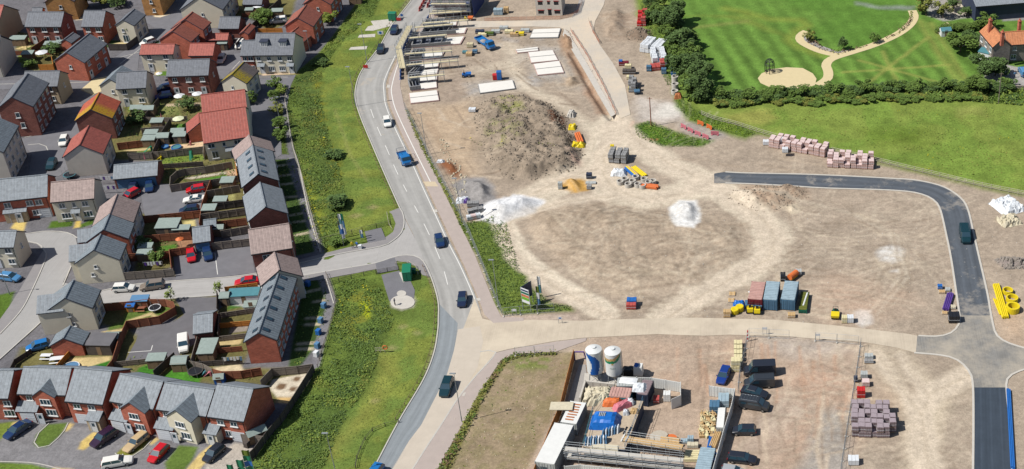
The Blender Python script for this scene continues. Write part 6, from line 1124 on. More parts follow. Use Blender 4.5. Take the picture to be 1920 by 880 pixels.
for px, L, Wd, fl, lab in [((43, 84), 2.4, 1.8, 1, 'left of the twin flat sheds below the top left semis'), ((31, 84), 2.0, 1.8, 1, 'far left flat shed below the top left semis'), ((100, 94), 3.2, 1.5, 1, 'long left flat shed beside the dark roofed garage'), ((118, 92), 2.4, 1.5, 1, 'right flat shed beside the dark roofed garage'), ((56, 112), 2.6, 1.6, 1, 'flat shed near the washing in the upper left garden'),
                           ((261, 214), 2.6, 2.2, 0, 'left of the two peaked sheds below the L-shaped house'), ((283, 215), 2.4, 2.2, 0, 'right of the two peaked sheds below the L-shaped house'), ((298, 240), 2.6, 1.7, 1, 'flat shed beside the closed pink parasol'), ((287, 262), 2.7, 1.7, 1, 'upper of the stacked flat sheds by the slide'), ((283, 273), 2.7, 1.8, 1, 'lower of the stacked flat sheds by the slide'), ((310, 267), 2.6, 2.4, 0, 'dark peaked shed beside the blue paddling pool'),
                           ((338, 258), 2.8, 2.2, 0, 'peaked shed behind the dark lean-to'), ((341, 266), 2.6, 1.8, 1, 'dark lean-to beside the small red roofed garage'), ((430, 352), 2.6, 2.0, 1, 'flat grey shed behind the slate terrace'), ((417, 388), 2.6, 1.6, 1, 'low flat shed in the third terrace garden'), ((396, 404), 2.6, 2.0, 1, 'flat shed in the fourth terrace garden'), ((412, 440), 2.4, 1.6, 0, 'pale peaked shed beside the blue doored garage'),
                           ((344, 442), 3.2, 1.4, 1, 'low dark flat shed beside the pale flat roof'), ((277, 476), 2.6, 1.4, 1, 'upper flat shed behind the cream rendered house'), ((275, 488), 2.6, 1.4, 1, 'lower flat shed behind the cream rendered house'), ((216, 644), 2.4, 2.0, 0, 'small peaked shed beside the open car shelter'), ((298, 686), 3.0, 1.8, 1, 'flat grey shed above the left back lawn'), ((342, 690), 2.5, 2.4, 0, 'peaked shed with open porch above the trampoline lawn'),
                           ((396, 658), 2.8, 1.8, 1, 'upper of the twin sheds of the lower terrace'), ((391, 672), 2.7, 2.0, 1, 'lower of the twin sheds of the lower terrace'), ((426, 568), 1.6, 2.0, 0, 'tiny dark shed at the greenhouse garden gate'), ((484, 824), 3.0, 1.7, 0, 'grey shed against the curved fence of the end house'), ((420, 93), 2.3, 1.2, 1, 'small flat shed by the dark back lane'), ((470, 30), 2.0, 1.2, 1, 'flat pale box shed below the white patio umbrella'), ((522, 32), 2.8, 1.6, 1, 'grey shed behind the white car at the top'), ((668, 6), 3.2, 2.0, 1, 'grey shed at the top edge beside the scrub')]:
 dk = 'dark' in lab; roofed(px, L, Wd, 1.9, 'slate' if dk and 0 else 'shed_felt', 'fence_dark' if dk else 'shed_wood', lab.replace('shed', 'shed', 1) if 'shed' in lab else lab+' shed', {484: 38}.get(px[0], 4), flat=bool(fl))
roofed((320, 437), 4.2, 3.2, 2.3, 'shed_felt', 'fence_dark', 'large pale flat roofed garden room', 4, 'garden_room', 'garden room', None, True)
roofed((461, 563), 5.4, 2.2, 1.8, 'teal_sheet', 'white_plastic', 'long greenhouse with teal roof and glazed front beside the terrace', 6, 'greenhouse', 'greenhouse', None, True); roofed((474, 577), 2.8, 1.6, .8, 'shed_felt', 'white_plastic', 'low pale hot tub cover in the greenhouse garden', 6, 'hot_tub', 'hot tub', None, True)
roofed((196, 656), 4.4, 3.2, 2.3, 'asphalt_dark', 'fence_dark', 'open fronted car shelter with flat dark roof beside the low garage', -2, 'car_shelter', 'shelter', None, True)
roofed((266, 574), 3.0, 1.6, 1.7, 'door_blue', 'fence_brown', 'blue roofed playhouse at the back of the fenced garden', 4, 'playhouse', 'playhouse', None, True); roofed((248, 582), 1.4, 1.3, 1.3, 'blue_plastic', 'fence_orange', 'smaller blue and yellow climbing frame in the fenced garden', 4, 'climbing_frame', 'climbing frame', None, True)
roofed((414, 718), 1.6, 1.5, 1.5, 'shed_felt', 'blue_plastic', 'small blue wendy house behind the end houses', 8, 'playhouse', 'playhouse', None); roofed((1405, 121), .1, .1, .1, 'galv', 'galv', 'x') if 0 else None
# umbrellas, pool, trampolines, toys, washing
def umbrella(px, m, label, r=1.3, shut=False):
 c = P(*px); root = thing('patio_umbrella', label, 'umbrella', (c.x, c.y, 0)); b = MB(); b.bar((0, 0, 0), (0, 0, 2.3), .03, 6); b.build('pole', 'galv', root); d = MB(); d.lathe((0, 0, 0), [(.18 if shut else r, .9 if shut else 2.0), (0, 2.4)], 8); d.build('canopy', m, root)
umbrella((487, 24), 'white_plastic', 'square looking white patio umbrella in the garden at the top', 1.5); umbrella((340, 194), 'white_plastic', 'left of the two white umbrellas below the brick semis'); umbrella((373, 190), 'white_plastic', 'right of the two white umbrellas below the brick semis', 1.2); umbrella((338, 237), 'umbrella_cream', 'open pale green parasol beside the small red garage'); umbrella((302, 146+6), 'white_plastic', 'white parasol behind the low cream house', .8)
umbrella((274, 305), 'pink_plastic', 'closed pink parasol above the garage block', shut=True); umbrella((305, 228), 'pink_plastic', 'closed pale parasol between the middle gardens', shut=True); umbrella((341, 464), 'orange_plastic', 'orange parasol beside the single blue doored garage', .8); umbrella((82, 112), 'white_plastic', 'white canopy among the upper left gardens', 1.5)
def tub(px, r, h, m, inner, label, name, cat, legs=0):
 c = P(*px); root = thing(name, label, cat, (c.x, c.y, 0)); b = MB(); z0 = .7 if legs else 0
 b.lathe((0, 0, 0), [(r, z0), (r, z0+h), (r-.15, z0+h)], 18); b.build('rim', m, root); b = MB(); b.lathe((0, 0, 0), [(r-.1, z0+h*.7), (0, z0+h*.7)], 18); b.build('water' if not legs else 'mat', inner, root)
 for i in range(legs): a = i*6.283/legs; b = MB(); b.bar((r*math.cos(a), r*math.sin(a), 0), (r*math.cos(a), r*math.sin(a), 2.2), .03, 5); b.build('pole', 'galv', root)
tub((331, 278), 1.1, .4, 'blue_plastic', 'teal_sheet', 'round blue paddling pool on the pale patio', 'paddling_pool', 'pool'); tub((310, 277), .8, .4, 'blue_plastic', 'door_blue', 'blue ball pit beside the dark peaked shed', 'paddling_pool', 'pool'); tub((133, 690), 1.5, .3, 'white_plastic', 'door_blue', 'blue and white boatlike pool behind the bottom row', 'paddling_pool', 'pool')
tub((368, 702), 1.3, .12, 'fence_dark', 'black', 'netted trampoline on the lawn behind the bottom row', 'trampoline', 'trampoline', 6); tub((292, 583), 1.1, .12, 'white_plastic', 'black', 'tilted looking trampoline in the fenced garden', 'trampoline', 'trampoline', 5); tub((132, 333), 1.3, .12, 'teal_sheet', 'black', 'trampoline with teal cover beside the pale gable', 'trampoline', 'trampoline', 5)
tub((425, 442), .0+.5, .3, 'white_plastic', 'white_plastic', 'small white tub in the terrace garden', 'tub', 'tub')
def small(px, m, label, name, cat, s=(1, .6, .6), rz=0, group=None, kind='slide'):
 c = P(*px); L, Wd, H = s; b = MB()
 if kind == 'slide': b.face([(-L/2, -.25, .05), (L*.3, -.25, H), (L*.3, .25, H), (-L/2, .25, .05)]); b.box(L*.3, L/2, -.3, .3, 0, H+.05); b.bar((L*.5, -.25, 0), (L*.4, -.25, H+.4), .04, 5); b.bar((L*.5, .25, 0), (L*.4, .25, H+.4), .04, 5)
 elif kind == 'bin': b.box(-L/2, L/2, -Wd/2, Wd/2, 0, H*.88, 0, -.05, -.05); b.box(-L/2-.08, L/2+.08, -Wd/2-.1, Wd/2+.06, H*.88, H, 0, .05, .08); b.bar((-L/2, Wd/2+.05, .12), (L/2, Wd/2+.05, .12), .12, 8)
 elif kind == 'table': b.box(-L/2, L/2, -Wd/2, Wd/2, H-.06, H); [b.box(x-.04, x+.04, y-.04, y+.04, 0, H-.06) for x in (-L*.4, L*.4) for y in (-Wd*.4, Wd*.4)]; [b.box(-L/2, L/2, y-.15, y+.15, H*.5, H*.55) for y in (-Wd*.9, Wd*.9)]
 o = b.build(name, m); o.location = (c.x, c.y, .0); o.rotation_euler = (0, 0, R(rz)); tag(o, label, cat, group); return o
small((278, 285), 'green_plastic', 'bright green slide on the garden lawn', 'garden_slide', 'slide', (2, .6, 1.1), 30); small((359, 299), 'green_plastic', 'green climbing post beside the orange fence patch', 'garden_slide', 'slide', (1.2, .6, 1.8), 90); small((299, 299), 'yellow_plastic', 'yellow toy car above the garage block', 'toy', 'toy', (1, .6, .6), 0); small((355, 272), 'pink_plastic', 'pink toy on the pale patio', 'toy', 'toy', (.9, .6, .8), 0)
small((382, 705), 'teal_sheet', 'teal toy beside the netted trampoline', 'toy', 'toy', (1, .6, .9), 20); small((265, 583), 'fence_brown', 'picnic table in the fenced garden', 'picnic_table', 'table', (1.6, .7, .75), 5, None, 'table'); small((390, 795-90), 'pink_plastic', 'pink plastic slide behind the blue wendy house', 'garden_slide', 'slide', (1.4, .6, .9), 10); small((108, 678), 'white_plastic', 'white garden table in the shaded lower left yard', 'garden_table', 'table', (2.2, 1, .75), 10, None, 'table'); small((88, 672), 'white_plastic', 'second white table in the shaded lower left yard', 'garden_table', 'table', (1.8, .8, .75), 0, None, 'table')
for (x, y, m, l) in [(608, 577, 'door_blue', 'uppermost'), (602, 605, 'door_blue', 'second'), (598, 627, 'blue_plastic', 'third'), (596, 652, 'door_blue', 'fourth'), (594, 668, 'white_plastic', 'white'), (578, 536, 'blue_plastic', 'shaded'), (464, 838, 'navy' if 0 else 'fence_dark', 'dark')]: small((x, y), m, l+(' wheelie bin beside the fence of the lower terrace' if y < 800 else ' wheelie bin beside the end house garage'), 'wheelie_bin', 'bin', (.7, .7, 1.1), 70, 'wheelie bins', 'bin')
for (x, y, l) in [(440, 685, 'behind the lower terrace gable'), (290, 506, 'behind the cream rendered house'), (206, 345, 'beside the triple garage'), (204, 363, 'below the triple garage corner')]:
 c = P(x, y); root = thing('washing_line', 'washing hanging on a line '+l, 'washing', (c.x, c.y, 0), .1); b = MB(); [b.bar((q, 0, 0), (q, 0, 1.9), .03, 5) for q in (-1.8, 1.8)]; b.bar((-1.8, 0, 1.85), (1.8, 0, 1.85), .015, 4); b.build('line', 'galv', root)
 for i in range(6): b = MB(); b.box(-1.6+i*.55, -1.2+i*.55, -.02, .02, .9+random.random()*.3, 1.84); b.build('cloth', random.choice(['white_plastic', 'purple_plastic', 'white_plastic', 'door_blue']), root)
# lamp posts, poles, flags
def lamp(base, label, H=8.2, dirx=-1, arm=1.0, group='street lamps', m='galv'):
 c = P(*base); root = thing('street_lamp', label, 'street lamp', (c.x, c.y, 0), 0, group); b = MB(); b.bar((0, 0, 0), (0, 0, 1.2), .1, 8); b.bar((0, 0, 1.2), (0, 0, H), .075, 8, r2=.05); b.build('column', m, root)
 b = MB(); b.bar((0, 0, H-.03), (dirx*arm*.3, 0, H+.02), .04, 6); b.build('arm', m, root); h = MB(); h.box(dirx*arm*.3-.45 if dirx < 0 else .3, .3 if dirx < 0 else .3+.6, -.15, .15, H-.02, H+.1, 0, .08, .04); h.build('lamp_head', m, root); return root
for b_, l, d in [((688.7, 117), 'upper street lamp on the left verge near the concrete pads', -1), ((667.5, 200), 'street lamp on the left verge where the main road bends', -1), ((801, 290), 'street lamp by the mesh fence below the planting slabs', -1), ((866, 416), 'street lamp between main road and stacked crates', -1), ((935, 573), 'street lamp beside the estate sign corner', -1), ((866, 791), 'street lamp beside the dusty lane and fallow plot', -1), ((634, 905), 'street lamp at the bottom edge on the lower verge', -1), ((581, 96), 'street lamp in shade behind the dormer house', -1), ((18, 552), 'street lamp near the light blue car', 1), ((557, 497), 'street lamp beside the brown roofed corner house', -1), ((524, 222), 'street lamp among the shrubs beside the court', 1)]: lamp(b_, l, 10.3 if b_[0] > 600 else 5.5, d)
def pole(px, H, label, m='bark', r=.13, cross=True):
 c = P(*px); root = thing('utility_pole', label, 'pole', (c.x, c.y, 0)); b = MB(); b.bar((0, 0, 0), (0, 0, H), r, 8, r2=r*.7); b.build('shaft', m, root)
 if cross: b = MB(); b.bar((-.5, 0, H-.3), (.5, 0, H-.3), .05, 4); b.build('crossarm', m, root)
pole((1221, 237), 7.4, 'brown wooden pole standing in green weeds on the site', 'fence_brown'); pole((1872, 194), 8.0, 'grey utility pole below the farmhouse yard', 'fence_grey')
def flag(px, H, cols, label, rz=10, frac=.75, w=.55, m='galv'):
 c = P(*px); root = thing('banner_flag', label, 'flag', (c.x, c.y, 0), R(rz)); b = MB(); b.bar((0, 0, 0), (0, 0, H), .035, 6); b.build('pole', m, root); n = len(cols)
 for i, cm in enumerate(cols):
  z1 = H-.1-(H*frac)*i/n; z0 = H-.1-(H*frac)*(i+1)/n; b = MB()
  for s in range(4): x0, x1 = .04+w*s/4, .04+w*(s+1)/4; y0, y1 = .12*math.sin(s*1.4+i), .12*math.sin((s+1)*1.4+i); b.face([(x0, y0, z0), (x1, y1, z0), (x1, y1, z1), (x0, y0, z1)])
  b.build('banner', cm, root)
flag((645, 462), 7.6, ['white_plastic', 'teal_sheet', 'white_plastic', 'blue_plastic', 'white_plastic'], 'tallest blue and white banner flag by the side road'); flag((647, 452), 6.5, ['green_plastic', 'door_blue', 'white_plastic'], 'teal banner flag behind the tallest one'); flag((639, 447), 4.2, ['leaf_light', 'blue_plastic', 'blue_plastic'], 'shorter yellow topped blue banner flag by the side road'); flag((677, 450), 2.4, ['white_plastic', 'door_blue'], 'small white and blue flag beside the upper lay-by')
flag((481, 896), 6.0, ['leaf_light', 'green_plastic', 'blue_plastic', 'green_plastic'], 'tall green and teal flag at the bottom by the end house', 190, w=1.1); flag((466, 898), 4.2, ['green_plastic', 'green_plastic'], 'green flag at the bottom edge by the end house', 190, w=1.1); flag((444, 900), 3.4, ['green_plastic', 'blue_plastic'], 'leftmost small green flag at the bottom edge', 190, w=.9)
flag((1011, 559), 5.0, ['white_plastic', 'teal_sheet'], 'pale flag behind the estate sign'); flag((1009, 583), 5.6, ['leaf_light', 'white_plastic', 'door_blue'], 'nearer flag beside the estate sign')
# estate sale sign: two boards in a V
A_, B_, C_ = P(981, 580), P(996, 586), P(1000, 568); root = thing('estate_sign', 'tall V shaped white, green and navy sign board inside the corner fence', 'sign', tuple(A_))
mat('sign_navy', (30, 52, 92), .4, 0); mat('sign_green', (20, 110, 90), .4, 0); mat('sign_lime', (120, 180, 60), .4, 0); mat('sign_brick', (206, 120, 80), .4, .2, 2)
def board(a, b, bands, nm, th=.08, z0=1.8, z1=5.0):
 a = a-A_; b = b-A_; d = (b-a); L = d.length; an = math.atan2(d.y, d.x); o = thing.__call__ if 0 else None; q = MB(); q.box(0, L, -th/2, th/2, z0, z1); p = q.build(nm, 'white_plastic' if bands else 'sign_navy', root); p.location = a; p.rotation_euler = (0, 0, an)
 for x0, x1, f0, f1, m in bands: q = MB(); q.box(L*x0, L*x1, -th/2-.02, -th/2-.003, z0+(z1-z0)*f0, z0+(z1-z0)*f1); c = q.build('printed_band', m, p)
 return p
bd = board(A_, B_, [(.06, .94, .82, .93, 'sign_navy'), (0, 1, .62, .76, 'sign_green'), (.05, .95, .42, .58, 'sign_brick'), (.05, .95, .2, .4, 'sign_lime')], 'front_board'); board(A_, C_, [], 'rear_board')
for p in (A_, B_, C_): b = MB(); c = p-A_; b.bar((c.x, c.y, 0), (c.x, c.y, 5.05), .07, 6); b.build('post', 'galv', root)
def sign(px, m, label, w=1.0, h=.8, z=.3, legs=True, rz=0, face=None):
 c = P(*px); root = thing('road_sign', label, 'sign', (c.x, c.y, 0), R(rz)); b = MB(); b.box(-w/2, w/2, -.02, .02, z, z+h); b.build('plate', m, root)
 if face: b = MB(); b.lathe((0, 0, 0), [(0, 0), (min(w, h)*.38, 0)], 14); o = b.build('disc', face, root); o.location = (0, -.03, z+h/2); o.rotation_euler = (R(90), 0, 0)
 b = MB(); [b.bar((x, 0, 0), (x, 0, z+h), .03, 4) for x in (-w*.4, w*.4)]; [b.bar((x, .3, 0), (x, 0, z+h*.8), .02, 4) for x in (-w*.4, w*.4)]; b.build('frame', 'galv', root)
sign((714, 67), 'white_plastic', 'white framed blue square sign on the left verge', 1.5, 1.0, .3, face='blue_plastic'); sign((686, 129), 'red_plastic', 'red temporary road sign at the left kerb bend', 1.2, .8, .2); sign((748, 40), 'red_plastic', 'red temporary road sign near the green cabinet', 1.2, .8, .2); sign((754, 34), 'white_plastic', 'white sign with blue round arrow at the left kerb', .9, .9, .4, face='blue_plastic')
sign((1051, 607), 'white_plastic', 'small white and blue sign by the site entrance', .8, .5, 1.0, face='blue_plastic'); sign((965, 592), 'white_plastic', 'small white panel hung on the corner mesh fence', .9, .5, 1.0); sign((1434, 628), 'white_plastic', 'small white notice left, on the yard fence by the site road', .9, .5, 1.2); sign((1533, 640), 'white_plastic', 'small white notice right, on the yard fence by the site road', .9, .5, 1.2)
def cabinet(px, m, label, s=(1.2, .6, 1.6), rz=0, name='cabinet', cat='cabinet', z=0, group=None):
 c = P(*px, z); root = thing(name, label, cat, (c.x, c.y, z), R(rz), group); L, Wd, H = s; b = MB(); b.box(-L/2, L/2, -Wd/2, Wd/2, .08, H-.08); b.box(-L/2+.04, L/2-.04, -Wd/2+.04, Wd/2-.04, 0, .08); b.build('body', m, root)
 b = MB(); b.box(-L/2-.05, L/2+.05, -Wd/2-.05, Wd/2+.05, H-.08, H, 0, .06, .06); b.build('lid', m, root); b = MB(); [b.box(x-L*.21, x+L*.21, -Wd/2-.03, -Wd/2-.002, .2, H-.2) for x in (-L*.24, L*.24)]; b.build('door', m, root); return root
cabinet((765, 520), 'green_plastic', 'tall green kiosk cabinet on a pale pad at the junction', (1.6, 3.0, 2.2), 10); cabinet((776, 512), 'sign_green', 'small pale-topped box beside the green kiosk', (.8, .8, 1.0)); cabinet((737, 38), 'green_plastic', 'green kiosk cabinet at the top of the left verge', (2.0, 1.4, 2.2), 0)
for q in [[(690, 50), (735, 40), (738, 48), (700, 58), (684, 58)], [(674, 66), (704, 64), (703, 70), (671, 71)], [(658, 89), (689, 87), (687, 93), (654, 94)], [(695, 40), (735, 36), (733, 42), (700, 48)]]: slab('concrete_pad', q, 'concrete', .05, .06)
for cx_, cy_, a_, b_ in ((755, 567, 23, 13), (753, 551, 9, 5.5)): slab('concrete_pad', [(cx_+a_*math.cos(i*.393), cy_+b_*math.sin(i*.393)) for i in range(16)], 'concrete', .07 if a_ > 9 else .09, .1)
cabinet((716+25, 48+540), 'red_plastic', 'x', (.1, .1, .1)) if 0 else None
c = P(722, 661); root = thing('lifebuoy_stand', 'orange lifebuoy on a small wooden rail in the scrub', 'lifebuoy', (c.x, c.y, 0)); b = MB(); [b.bar((x, 0, 0), (x, 0, 1.2), .05, 5) for x in (-1.6, -.8, 0)]; [b.bar((-1.6, 0, z), (0, 0, z), .04, 4) for z in (.5, 1.0)]; b.build('rail', 'rail_wood', root); b = MB()
for k in range(12): a, a2 = k*.5236, (k+1)*.5236; b.bar((.2+.4*math.cos(a), -.1, 1.2+.4*math.sin(a)), (.2+.4*math.cos(a2), -.1, 1.2+.4*math.sin(a2)), .09, 6)
b.build('ring', 'orange_plastic', root)
# people
def person(px, top, legs, label, rz=0, pose=0, hgt_=1.75):
 me = bpy.data.meshes.new('p'); s = hgt_/1.75; sp = .12
 V = [(0, 0, .95), (0, 0, 1.2), (0, 0, 1.42), (0, 0, 1.52), (0, -.02, 1.66), (-.2, 0, 1.4), (-.3, -.05-.1*pose, 1.12), (-.3, -.2-.2*pose, .9), (.2, 0, 1.4), (.3, 0, 1.12), (.3, -.12, .9), (-.1, 0, .9), (-.12, -sp, .5), (-.13, 0-.05, .08), (-.13, -.2, .04), (.1, 0, .9), (.12, sp*.6, .5), (.13, sp, .08), (.13, 0, .04)]
 Ed = [(0, 1), (1, 2), (2, 3), (3, 4), (2, 5), (5, 6), (6, 7), (2, 8), (8, 9), (9, 10), (0, 11), (11, 12), (12, 13), (13, 14), (0, 15), (15, 16), (16, 17), (17, 18)]; rr = [.16, .16, .17, .06, .105, .07, .05, .04, .07, .05, .04, .1, .07, .05, .045, .1, .07, .05, .045]
 me.from_pydata([tuple(c_*s for c_ in v) for v in V], Ed, []); o = bpy.data.objects.new('tmp', me); COL.objects.link(o); md = o.modifiers.new('s', 'SKIN'); me.skin_vertices[0].data[0].use_root = True
 for i, r in enumerate(rr): me.skin_vertices[0].data[i].radius = (r*s, r*s*.85)
 o.modifiers.new('u', 'SUBSURF').levels = 1; bpy.context.view_layer.update(); m2 = bpy.data.meshes.new_from_object(o.evaluated_get(bpy.context.evaluated_depsgraph_get())); bpy.data.objects.remove(o); m2.materials.clear()
 for m in (top, legs, 'skin', 'hair'): m2.materials.append(MATS[m])
 for f in m2.polygons: z = f.center.z/s; x = abs(f.center.x); f.material_index = 3 if z > 1.68 or (z > 1.58 and f.center.y > .0) else (2 if z > 1.5 or (x > .24 and z < 1.05) else (0 if z > .92 else 1))
 c = P(*px); p = ob('person', m2, None, (c.x, c.y, .03), R(rz)); tag(p, label, 'person')
mat('skin', (206, 160, 130), .7, .05); mat('hair', (50, 38, 30), .9, .1)
person((662, 466), 'yellow_plastic', 'fence_dark', 'person in a yellow top standing by the side road', 20); person((671, 466), 'blue_plastic', 'black', 'person in a blue top beside the one in yellow', -40, 1); person((741, 573), 'sign_navy', 'black', 'lone person in dark blue standing on the round pale pad', 90); person((1902, 146), 'door_blue', 'sign_navy', 'person in pale blue in the farmhouse yard', 0)
small((676, 467), 'white_plastic', 'white folding board beside the two people', 'folding_board', 'board', (.6, .5, 1.0), 0, None, 'bin')
# ================================================================ BUILDING SITE
mat('block_grey', (150, 150, 150), .9, .15, 5); mat('block_pink', (212, 178, 170), .9, .18, 5); mat('block_purple', (144, 126, 130), .9, .2, 6); mat('block_yellow', (230, 218, 172), .85, .12, 4); mat('wrap_white', (232, 236, 240), .4, .07, 3); mat('block_red', (190, 84, 78), .8, .15, 4)
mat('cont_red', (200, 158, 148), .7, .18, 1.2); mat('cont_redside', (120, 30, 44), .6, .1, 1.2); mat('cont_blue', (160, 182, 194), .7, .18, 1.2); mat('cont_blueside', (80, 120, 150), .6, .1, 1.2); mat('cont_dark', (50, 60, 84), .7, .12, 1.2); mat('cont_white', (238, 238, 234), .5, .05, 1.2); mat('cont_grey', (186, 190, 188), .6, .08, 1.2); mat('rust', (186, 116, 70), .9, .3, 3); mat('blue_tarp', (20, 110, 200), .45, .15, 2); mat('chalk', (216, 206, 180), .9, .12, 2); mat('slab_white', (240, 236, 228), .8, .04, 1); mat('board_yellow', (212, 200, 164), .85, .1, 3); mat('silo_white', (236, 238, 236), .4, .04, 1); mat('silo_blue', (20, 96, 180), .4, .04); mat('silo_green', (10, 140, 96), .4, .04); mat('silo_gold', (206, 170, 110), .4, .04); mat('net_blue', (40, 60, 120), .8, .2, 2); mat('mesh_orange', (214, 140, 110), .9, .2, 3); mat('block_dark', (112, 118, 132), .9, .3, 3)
PK = {}; mat('cap_pink', (228, 204, 200), .7, .12, 3); mat('cap_purple', (166, 152, 158), .7, .15, 3); mat('deck_wood', (196, 178, 154), .85, .15, 2)
def pack(px, s, m, label, group, z=0, rz=0, name='block_pack', cat='pack', w=None):
 L, Wd, H = s; k = (s, m)
 if k not in PK:
  b = MB(); n = 3
  for i in range(n): b.box(-L/2+L*i/n+.015, -L/2+L*(i+1)/n-.015, -Wd/2, Wd/2, .12, H-(.05 if i == 1 else 0))
  b.box(-L/2-.01, L/2+.01, -Wd/2-.01, Wd/2+.01, H*.45, H*.45+.05, 1)
  if m in ('block_pink', 'block_purple'): b.box(-L*.46, L*.46, -Wd*.46, Wd*.46, H, H+.025, 2)
  q = MB()
  for y in (-Wd*.4, 0, Wd*.4): q.box(-L/2, L/2, y-.06, y+.06, 0, .1)
  PK[k] = (b.mesh('stack', [m, 'wrap_white', 'cap_pink' if m == 'block_pink' else 'cap_purple']), q.mesh('pallet', 'timber'))
 c = P(*px, z) if w is None else w; r = thing(name, label, cat, (c[0], c[1], z if w is None else c[2]), rz, group); ob('stack', PK[k][0], r); ob('pallet', PK[k][1], r); return r
def pile(p0, p1, rows, cols, s, m, label, group, layers=1, skip=0, jit=.12, **k):
 A, B = P(*p0), P(*p1); d = (B-A); n = Vector((-d.y, d.x, 0)).normalized()*(s[1]+.08); an = math.atan2(d.y, d.x)
 for i in range(cols):
  for j in range(rows):
   L_ = layers if isinstance(layers, int) else layers[(i+j*3) % len(layers)]
   for q in range(L_):
    if skip and random.random() < skip: break
    c = A+d*((i+.5)/cols)+n*j; pack(None, s, m if isinstance(m, str) else random.choice(m), label, group, rz=an+random.uniform(-jit, jit)*.5, w=(c.x+random.uniform(-jit, jit), c.y+random.uniform(-jit, jit), s[2]*q), **k)
pile((1442, 274), (1548, 294), 3, 10, (1.15, 1.1, 1.05), 'block_pink', 'pinkish brick pack in the left long stack by the field fence', 'pinkish brick packs in the left stack by the field fence', [2, 2, 1, 2])
pile((1550, 312), (1638, 316), 4, 8, (1.15, 1.1, 1.0), 'block_pink', 'pinkish brick pack in the right stack by the field fence', 'pinkish brick packs in the right stack by the field fence', [1, 2, 2, 1, 2])
for p, z in [((1436, 271), 0), ((1472, 285), 0), ((1472, 285), 1.0), ((1464, 266), 1.05)]: pack(p, (1.3, 1.1, 1.0), 'wrap_white', 'white and blue wrapped pack beside the left brick stack', 'white wrapped packs by the field fence', z)
pile((1597, 816), (1667, 818), 6, 6, (1.12, 1.1, 1.15), 'block_purple', 'purple brown brick pack in the big square stack', 'purple brown brick packs in the big square stack', [2, 2, 2, 1, 2]); pile((1666, 808), (1678, 808), 2, 1, (1.12, 1.1, 1.15), 'block_purple', 'purple brown brick pack at the right edge of the big square stack', 'purple brown packs at the stack edge', 2)
pile((1141, 304), (1176, 306), 3, 3, (1.1, 1.1, 1.1), 'block_grey', 'grey block pack beside the dirt crossroads', 'grey block packs beside the dirt crossroads', 2)
pile((876, 388), (900, 386), 1, 2, (1.2, 1.1, 1.1), 'block_grey', 'grey crate in the upper row by the main road fence', 'grey crates by the main road fence'); pile((878, 402), (906, 396), 1, 3, (1.2, 1.1, 1.1), 'block_grey', 'grey crate in the middle row by the main road fence', 'grey crates in the middle row'); pile((878, 412), (900, 408), 1, 3, (1.1, 1.1, .9), ['block_pink', 'wrap_white'], 'pink or white pack lowest in the row by the main road fence', 'pink and white packs by the main road fence')
pile((1203, 96), (1238, 102), 4, 5, (1.3, 1.2, 1.1), 'wrap_white', 'white wrapped pack in the upper white heap by the hedgerow', 'white wrapped packs by the hedgerow', [2, 2, 1]); pile((1224, 122), (1250, 120), 5, 3, (1.3, 1.2, 1.1), 'wrap_white', 'white wrapped pack in the lower white heap by the hedgerow', 'white wrapped packs lower by the hedgerow', [2, 1, 2])
pile((1196, 48), (1210, 48), 5, 2, (1.2, 1.2, 1.2), ['block_red', 'red_plastic'], 'red crate in the stack beside the hedgerow top', 'red crates beside the hedgerow', [1, 2]); pile((1222, 132), (1246, 130), 2, 3, (1.2, 1.1, 1.1), 'block_red', 'pinkish red crate below the white packs', 'pinkish red crates below the white packs', [1, 1, 2])
pack((1217, 133), (1.2, 1.1, 1.4), 'cont_blueside', 'left of two teal bins by the white packs', None, 0, name='bin', cat='bin'); pack((1245, 138), (1.2, 1.1, 1.4), 'cont_blueside', 'right of two teal bins by the white packs', None, 0, name='bin', cat='bin'); pack((1263, 140), (1.3, 1.2, 1.8), 'blue_plastic', 'bright blue crate against the hedgerow', None, 0, name='crate', cat='crate')
pile((1373, 694), (1386, 694), 1, 1, (1.6, 1.2, 1.2), 'block_yellow', 'yellow block pack at the foot of the column behind the bright blue saloon', 'two yellow packs at the column foot', 2); pile((1376, 685), (1390, 685), 1, 1, (1.5, 1.2, 1.1), 'block_yellow', 'yellow block pack second from the bottom in the column', None)
for i, y in enumerate((676, 667, 658, 649)): pack((1384, y), (1.5, 1.1, 1.0), 'block_yellow', 'yellow block pack in the narrow column behind the yard poles', 'yellow block packs in the column')
pile((1180, 172), (1192, 172), 4, 2, (1.1, 1.1, 1.2), 'block_grey', 'grey pack in the pile beside the haul road', 'grey packs beside the haul road', [1, 2])
